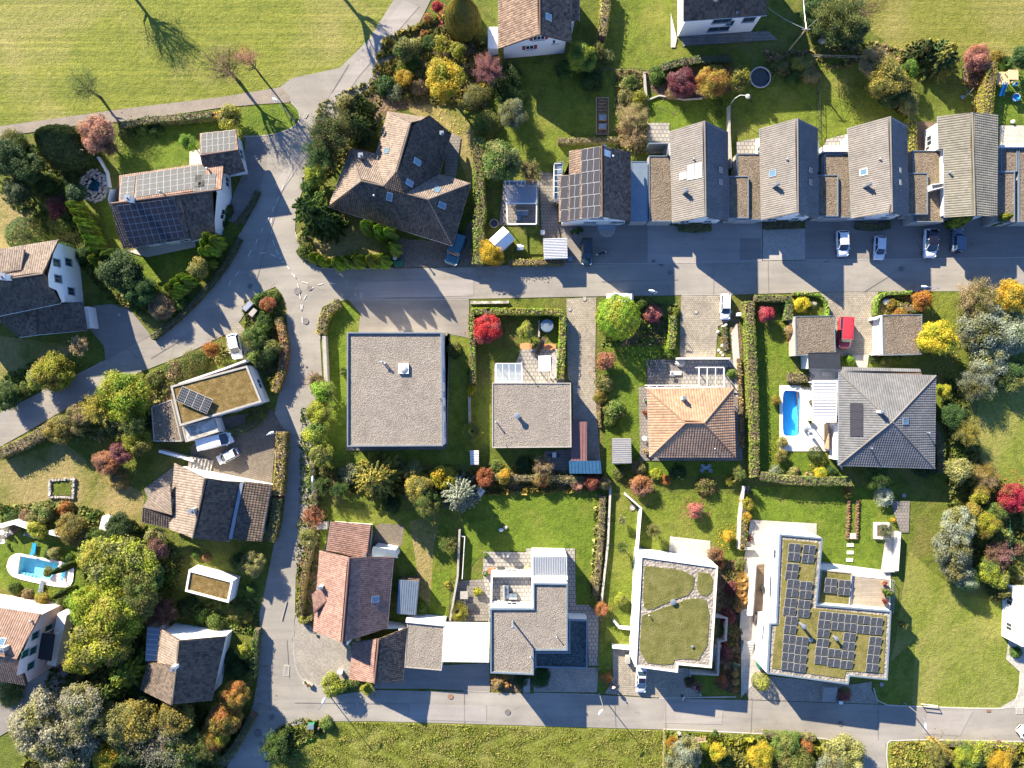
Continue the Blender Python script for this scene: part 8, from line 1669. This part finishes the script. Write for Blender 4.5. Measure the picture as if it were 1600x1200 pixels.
for k_ in range(14):
    p_ = P(1128 + random.uniform(-7, 6), 508 + k_ * 3.6); mb = MB(); s_ = random.uniform(.25, .45); mb.lathe((p_.x, p_.y, 0), [(s_ * .7, 0), (s_, .15), (s_ * .8, .35), (s_ * .3, .45)], 7); o_ = mb.obj('rock', M['pale']); tag(o_, 'pale rock on the stone slope beside the paved drive, ' + (('topmost', 'second', 'third', 'fourth', 'fifth', 'sixth', 'seventh', 'eighth', 'ninth', 'tenth', 'eleventh', 'twelfth', 'thirteenth', 'lowest')[k_] + (' from the top' if 0 < k_ < 13 else '')), 'rock', 'rocks on the slope beside the paved drive')
# steps
def steps(label, a, b, w, n, h, m='concrete'):
    p, q = P(*a), P(*b); root = thing('steps', label, 'steps', (p.x, p.y, 0)); d = (q - p); 
    for k in range(n): mb = MB(); c = p + d * ((k + .5) / n); mb.box((c.x, c.y, 0), (d.length / n, w, .08 + h * (k + 1) / n), math.atan2(d.y, d.x)); mb.obj('step', M[m], root)
steps('pale outdoor stairs beside the timber deck', (1162, 985), (1162, 948), 1.4, 8, .9); steps('pale steps below the deck stairs', (1166, 1022), (1168, 1000), 1.6, 5, .6, 'pale'); steps('grey concrete steps under the shaded front of the panel roofed house', (1294, 1096), (1294, 1070), 2.0, 5, .9); steps('stone steps between the vans and the brown house', (332, 729), (300, 722), 2.0, 7, 1.1, 'stone'); steps('brown deck stairs at the foot of the timber deck', (1186, 975), (1187, 960), 2.0, 4, .6, 'wood'); steps('dark stairs at the front of the modern gravel house', (823, 1081), (823, 1058), 1.0, 5, .8); steps('grey stairs beside the right wall of the sedum roofed house', (1118, 1030), (1120, 1005), 1.0, 6, .8)
# motorcycle and bicycle
def wheel_(root, x, r, w=.05, z=None, m='black'):
    mb = MB(); n = 18; pts = [(x + math.cos(k * 6.2832 / n) * r, 0, r + math.sin(k * 6.2832 / n) * r) for k in range(n + 1)]; mb.tube(pts, w, 6, cap=False); t = link('wheel', mesh('wheel', mb.v, mb.f, M[m]), root); mb = MB()
    for k in range(6): mb.bar((x, 0, r), (x + math.cos(k * 1.047) * r, 0, r + math.sin(k * 1.047) * r), .015)
    link('spokes', mesh('spokes', mb.v, mb.f, M['steel']), t)
def bike(px, py, rz, label, motor=False, z=0.0):
    p = P(px, py, z); root = thing('motorcycle' if motor else 'bicycle', label, 'motorcycle' if motor else 'bicycle', (p.x, p.y, z), None, rz); R = .31 if motor else .34; wb = .7 if motor else .52; w = .07 if motor else .022
    wheel_(root, -wb, R, w); wheel_(root, wb, R, w); mb = MB()
    for a, b in (((-wb, 0, R), (-.1, 0, .3)), ((-wb, 0, R), (-.2, 0, .8)), ((-.1, 0, .3), (-.2, 0, .85)), ((-.1, 0, .3), (wb - .18, 0, .8)), ((-.18, 0, .75), (wb - .18, 0, .85)), ((wb, 0, R), (wb - .2, 0, .95))): mb.tube([a, b], .05 if motor else .022, 6)
    link('frame', mesh('frame', mb.v, mb.f, M['darkmetal']), root); mb = MB(); mb.tube([(wb - .28, -.34, 1.0), (wb - .2, -.12, .97), (wb - .2, .12, .97), (wb - .28, .34, 1.0)], .022, 6); link('handlebar', mesh('handlebar', mb.v, mb.f, M['steel']), root); mb = MB(); mb.box((-.25, 0, .82 if not motor else .72), (.26 if not motor else .75, .14 if not motor else .28, .08)); link('saddle', mesh('saddle', mb.v, mb.f, M['black']), root)
    if motor:
        mb = MB(); mb.lathe((.22, 0, .62), [(.1, 0), (.2, .08), (.2, .2), (.08, .28)], 10); link('tank', mesh('tank', mb.v, mb.f, M['black']), root); mb = MB(); mb.box((.05, 0, .2), (.45, .3, .35)); link('engine', mesh('engine', mb.v, mb.f, M['steel']), root); mb = MB(); mb.lathe((wb - .1, 0, .82), [(.06, 0), (.1, .06), (.06, .16)], 10); link('headlight', mesh('headlight', mb.v, mb.f, M['white']), root); mb = MB(); mb.box((-wb - .05, 0, .62), (.5, .2, .05)); link('mudguard', mesh('mudguard', mb.v, mb.f, M['white']), root)
    return root
bike(940, 397, .25, 'black motorcycle with white mudguard beside the black car', True, ROADTOP); bike(960, 1072, -.9, 'bicycle pushed beside the walker at the pale drive', False, ROADTOP)
M['c_red'] = m_plain('bright_pink_cloth', (.7, .02, .12), .8); M['c_beige'] = m_plain('beige_cloth', (.6, .52, .42), .85); M['c_pale'] = m_plain('pale_pink_cloth', (.65, .5, .47), .85); M['c_dark'] = m_plain('dark_cloth', (.03, .03, .04), .85)
person(957, 1069, -70, 'person in a pale top walking with a bicycle at the pale drive', M['c_pale'], M['c_dark'], pz=ROADTOP); person(1065, 1086, -20, 'person in a beige jacket standing on the edge of the bottom street', M['c_beige'], M['c_dark'], pz=ROADTOP, bend=.05, arms=(.1, -.1)); person(441, 776, 100, 'person in a bright pink jacket walking beside the long hedge', M['c_red'], M['c_dark'], pz=ROADTOP)
# rough tufts in the near meadow
def tufts(poly, n, hmin, hmax, m, name, label):
    pts = ccw([(p.x, p.y) for p in (P(x, y) for x, y in poly)]); xs = [p[0] for p in pts]; ys = [p[1] for p in pts]; Q = RNG.uniform([min(xs), min(ys)], [max(xs), max(ys)], size=(n * 2, 2)); ok = np.zeros(len(Q), bool)
    for i in range(len(pts)):
        a, b = pts[i], pts[i - 1]
        if a[1] == b[1]: continue
        c = ((a[1] > Q[:, 1]) != (b[1] > Q[:, 1])) & (Q[:, 0] < (b[0] - a[0]) * (Q[:, 1] - a[1]) / (b[1] - a[1]) + a[0]); ok ^= c
    Q = Q[ok][:n]; k = len(Q); f = np.sin(Q[:, 0] * .9 + np.sin(Q[:, 1] * 1.3) * 2) * np.sin(Q[:, 1] * 1.1 + np.sin(Q[:, 0] * .7)); h = RNG.uniform(hmin, hmax, k) * (1 + .6 * f)
    c = np.concatenate([Q, (h * .5)[:, None]], 1); nn = np.stack([RNG.normal(0, 1, k), RNG.normal(0, 1, k), np.full(k, .7)], 1); me = leaf_mesh(name, c, nn, h * 1.5, .5 + .2 * f + RNG.normal(0, .15, k)); me.materials[0] = m; o = link(name, me); tag(o, label, 'grass', None, 'stuff'); return o
tufts([(458, 1136), (482, 1129), (590, 1129), (800, 1135), (1035, 1142), (1034, 1240), (440, 1240), (430, 1185)], 60000, .05, .115, m_leaf((.2, .23, .04), (.27, .265, .07), .3), 'meadow_grass', 'rough tufted grass of the meadow below the bottom street')
tufts([(1040, 1142), (1275, 1153), (1330, 1168), (1340, 1240), (1040, 1240)], 9000, .08, .22, m_leaf((.1, .15, .025), None, .25), 'garden_grass', 'rough grass around the shrubs below the bottom street')
tufts([(1392, 1158), (1600, 1161), (1700, 1165), (1700, 1240), (1390, 1240)], 9000, .08, .25, m_leaf((.17, .18, .03), (.24, .2, .05), .25), 'verge_grass', 'tangled grass at the lower right corner')
for k_, (po_, n_, c_, c2_, hh) in enumerate((([(600, 60), (700, 20), (780, 90), (760, 170), (640, 160), (575, 140)], 4200, 'ol', 'go', .5), ([(500, 160), (570, 130), (600, 150), (560, 230), (490, 300), (470, 290)], 2400, 'ol', 'lo', .4), ([(960, 470), (1060, 475), (1055, 540), (940, 540)], 1500, 'ol', 'g', .3), ([(505, 730), (945, 736), (945, 766), (700, 775), (505, 770)], 3600, 'ol', 'go', .45), ([(1120, 880), (1165, 870), (1155, 1085), (1120, 1075)], 1600, 'ol', 'br', .3), ([(380, 470), (430, 455), (446, 500), (445, 560), (425, 615), (398, 560), (385, 520)], 2200, 'ol', 'g', .45), ([(470, 640), (500, 620), (500, 1000), (462, 960)], 2000, 'ol', 'g', .3), ([(220, 590), (350, 540), (360, 555), (270, 600), (230, 690), (120, 690), (160, 640)], 2600, 'ol', 'lo', .45), ([(0, 790), (100, 780), (230, 820), (290, 870), (270, 960), (130, 960), (130, 840), (0, 825)], 3600, 'ol', 'g', .45), ([(100, 960), (230, 960), (215, 1080), (400, 1120), (330, 1240), (20, 1240), (60, 1110)], 5200, 'dg', 'ol', .6), ([(1470, 580), (1500, 600), (1540, 740), (1600, 760), (1600, 920), (1480, 900), (1480, 740)], 4200, 'ol', 'g', .45), ([(0, 220), (90, 230), (130, 330), (200, 430), (240, 500), (170, 470), (90, 370), (0, 310)], 3800, 'dg', 'ol', .4), ([(1190, 80), (1280, 80), (1340, 60), (1420, 80), (1425, 190), (1390, 170), (1350, 100), (1200, 130)], 2600, 'ol', 'tn', .35), ([(960, 110), (1010, 110), (1012, 240), (960, 240)], 1500, 'lo', 'tn', .4), ([(1232, 585), (1265, 580), (1265, 605), (1230, 603)], 400, 'ol', 'pe', .4), ([(1395, 460), (1440, 462), (1440, 492), (1380, 492)], 500, 'go', 'ol', .3), ([(930, 770), (950, 770), (938, 945), (922, 945)], 900, 'lo', 'ol', .35), ([(60, 560), (130, 570), (60, 610), (0, 640), (0, 590)], 900, 'ol', 'g', .4), ([(430, 1140), (470, 1120), (520, 1130), (450, 1190), (415, 1190)], 900, 'g', 'ol', .35), ([(290, 940), (400, 930), (410, 990), (360, 990), (300, 975)], 1300, 'ol', 'g', .4), ([(1045, 1145), (1345, 1165), (1345, 1240), (1045, 1240)], 3200, 'ol', 'yg', .5), ([(1455, 1165), (1600, 1165), (1640, 1240), (1455, 1240)], 1800, 'ol', 'yg', .5))): tufts(po_, n_, hh * .35, hh, m_leaf(PC[c_], PC[c2_], .25), 'ground_cover', 'low leafy ground cover between the shrubs, patch ' + ('by the diagonal street', 'at the hipped house', 'near the globe tree', 'along the garden boundary', 'beside the stairs', 'on the junction island', 'along the narrow street', 'on the side street', 'above the oval pool', 'in the lower left grove', 'on the right belt', 'near the round pond', 'below the upper meadow', 'beside the vegetable bed', 'by the blue pool', 'in the hedged corner', 'along the pale wall', 'below the gabled house', 'at the lower road corner', 'round the mossy pavilion', 'round the wooden bench', 'at the lower right corner')[k_])
for col_ in sorted({f[3] for f in FALL}):  # leaves lying under the autumn trees
    C_ = []
    for x, y, R, c in FALL:
        if c == col_: n_ = int(60 + 45 * R); a_ = RNG.uniform(0, 6.283, n_); r_ = R * 1.7 * RNG.random(n_) ** .7; C_.append(np.stack([x + .2 * R + np.cos(a_) * r_, y - .2 * R + np.sin(a_) * r_, RNG.uniform(.11, .14, n_)], 1))
    C_ = np.concatenate(C_); me = leaf_mesh('fallen_leaves', C_, np.array([0, 0, 1.0]) + RNG.normal(0, .2, (len(C_), 3)), RNG.uniform(.1, .2, len(C_)), RNG.uniform(.2, .8, len(C_))); me.materials[0] = m_leaf(PC[col_], None, .1); tag(link('fallen_leaves', me), f'{CN[col_]} fallen leaves scattered under the trees', 'leaves', None, 'stuff')
# ================================================================ LABELS FOR THE PLANTS
LM = [(345, 235, 'the solar garage'), (260, 325, 'the long solar house'), (150, 292, 'the round pond'), (40, 440, 'the white gabled house'), (620, 280, 'the brown hipped house'), (840, 40, 'the house with red shutters'), (1130, 25, 'the house near the utility pole'), (815, 318, 'the glass pavilion'), (930, 290, 'the house with black panels'), (1090, 265, 'the first row house'), (1232, 265, 'the second row house'), (1370, 265, 'the third row house'), (1515, 260, 'the sage tiled house'), (617, 608, 'the large flat roofed house'), (831, 648, 'the smaller flat house'), (1080, 660, 'the orange tiled house'), (1388, 655, 'the grey pyramid roof'), (1237, 646, 'the rectangular blue pool'), (335, 620, 'the brown sedum roof'), (310, 785, 'the brown house by the van'), (35, 1010, 'the pink house'), (290, 1040, 'the house with glazed strip'), (327, 915, 'the little mossy pavilion'), (60, 888, 'the oval pool terrace'), (555, 930, 'the long reddish house'), (840, 970, 'the modern gravel house'), (1055, 955, 'the green roofed house'), (1290, 950, 'the panel covered modern house'), (560, 85, 'the diagonal street'), (430, 185, 'the grass island'), (470, 430, 'the marked junction'), (840, 545, 'the hedged garden patio'), (1105, 510, 'the mossy paved drive'), (1330, 520, 'the red van'), (941, 180, 'the vegetable bed'), (1188, 121, 'the round splash pool'), (1573, 125, 'the climbing tower'), (97, 763, 'the square stone bed'), (1332, 815, 'the twin planting rows'), (1500, 1000, 'the sloping meadow'), (1250, 1130, 'the bottom street'), (520, 1110, 'the lower road corner'), (690, 1000, 'the white carport'), (1570, 650, 'the meadow on the right'), (240, 150, 'the gravel track'), (1163, 920, 'the outdoor stairs'), (972, 705, 'the grey ribbed shed'), (840, 800, 'the big lawn'), (1440, 60, 'the striped upper meadow'), (120, 580, 'the sloping side street'), (1093, 1152, 'the wooden bench'), (1457, 1105, 'the white barrier'), (200, 1100, 'the lower left grove'), (380, 545, 'the junction island')]
ORD = ['leftmost', 'second from the left', 'third from the left', 'fourth from the left', 'fifth from the left', 'sixth from the left', 'seventh from the left', 'eighth from the left', 'ninth from the left', 'tenth from the left']
ORT = ['topmost', 'second from the top', 'third from the top', 'fourth from the top', 'fifth from the top', 'sixth from the top', 'seventh from the top', 'eighth from the top', 'ninth from the top', 'tenth from the top']
def rel(dx, dy):
    if abs(dx) > 1.6 * abs(dy): return 'right of' if dx > 0 else 'left of'
    if abs(dy) > 1.6 * abs(dx): return 'below' if dy > 0 else 'above'
    return ('lower ' if dy > 0 else 'upper ') + ('right of' if dx > 0 else 'left of')
SETS = {}
for root, p, r, c, c2, kd, lb, near in PEND:
    k = HC / (HC - p.z) / .1; px = 800 + p.x * k; py = 600 - p.y * k; d = min(LM, key=lambda l: (l[0] - px) ** 2 + (l[1] - py) ** 2); col = CN[c] + (' and ' + CN[c2] if c2 and len((CN[c] + CN[c2]).split()) < 4 else '')
    sz = '' if kd in ('hedge', 'thuja', 'tuft') else ('tiny ' if r < 9 else 'small ' if r < 15 else '' if r < 26 else 'large '); kn = KN.get(kd, 'hedge')
    where = rel(px - d[0], py - d[1]); 
    if kd in ('round', 'airy') and r < 17: kn = 'round shrub' if kd == 'round' else 'thin shrub'
    if kd == 'hedge': kn = 'loose hedge' if False else 'hedge'
    if root.get('group'): txt = f'{CN[c]} {root["group"].replace("thujas", "thuja", 1).replace("cypresses", "cypress", 1)}'
    else: txt = f'{sz}{col} {kn} {where} {d[2]}'
    SETS.setdefault(txt, []).append((px, py, root))
for txt, ms in SETS.items():
    if len(ms) == 1: ms[0][2]['label'] = txt; continue
    xs = [m[0] for m in ms]; ys = [m[1] for m in ms]; hor = max(xs) - min(xs) >= max(ys) - min(ys); ms.sort(key=lambda m: m[0] if hor else m[1])
    for i, m in enumerate(ms): m[2]['label'] = f'{txt}, {(ORD if hor else ORT)[min(i, 9)]}'
    if not ms[0][2].get('group'):
        for m in ms: m[2]['group'] = txt
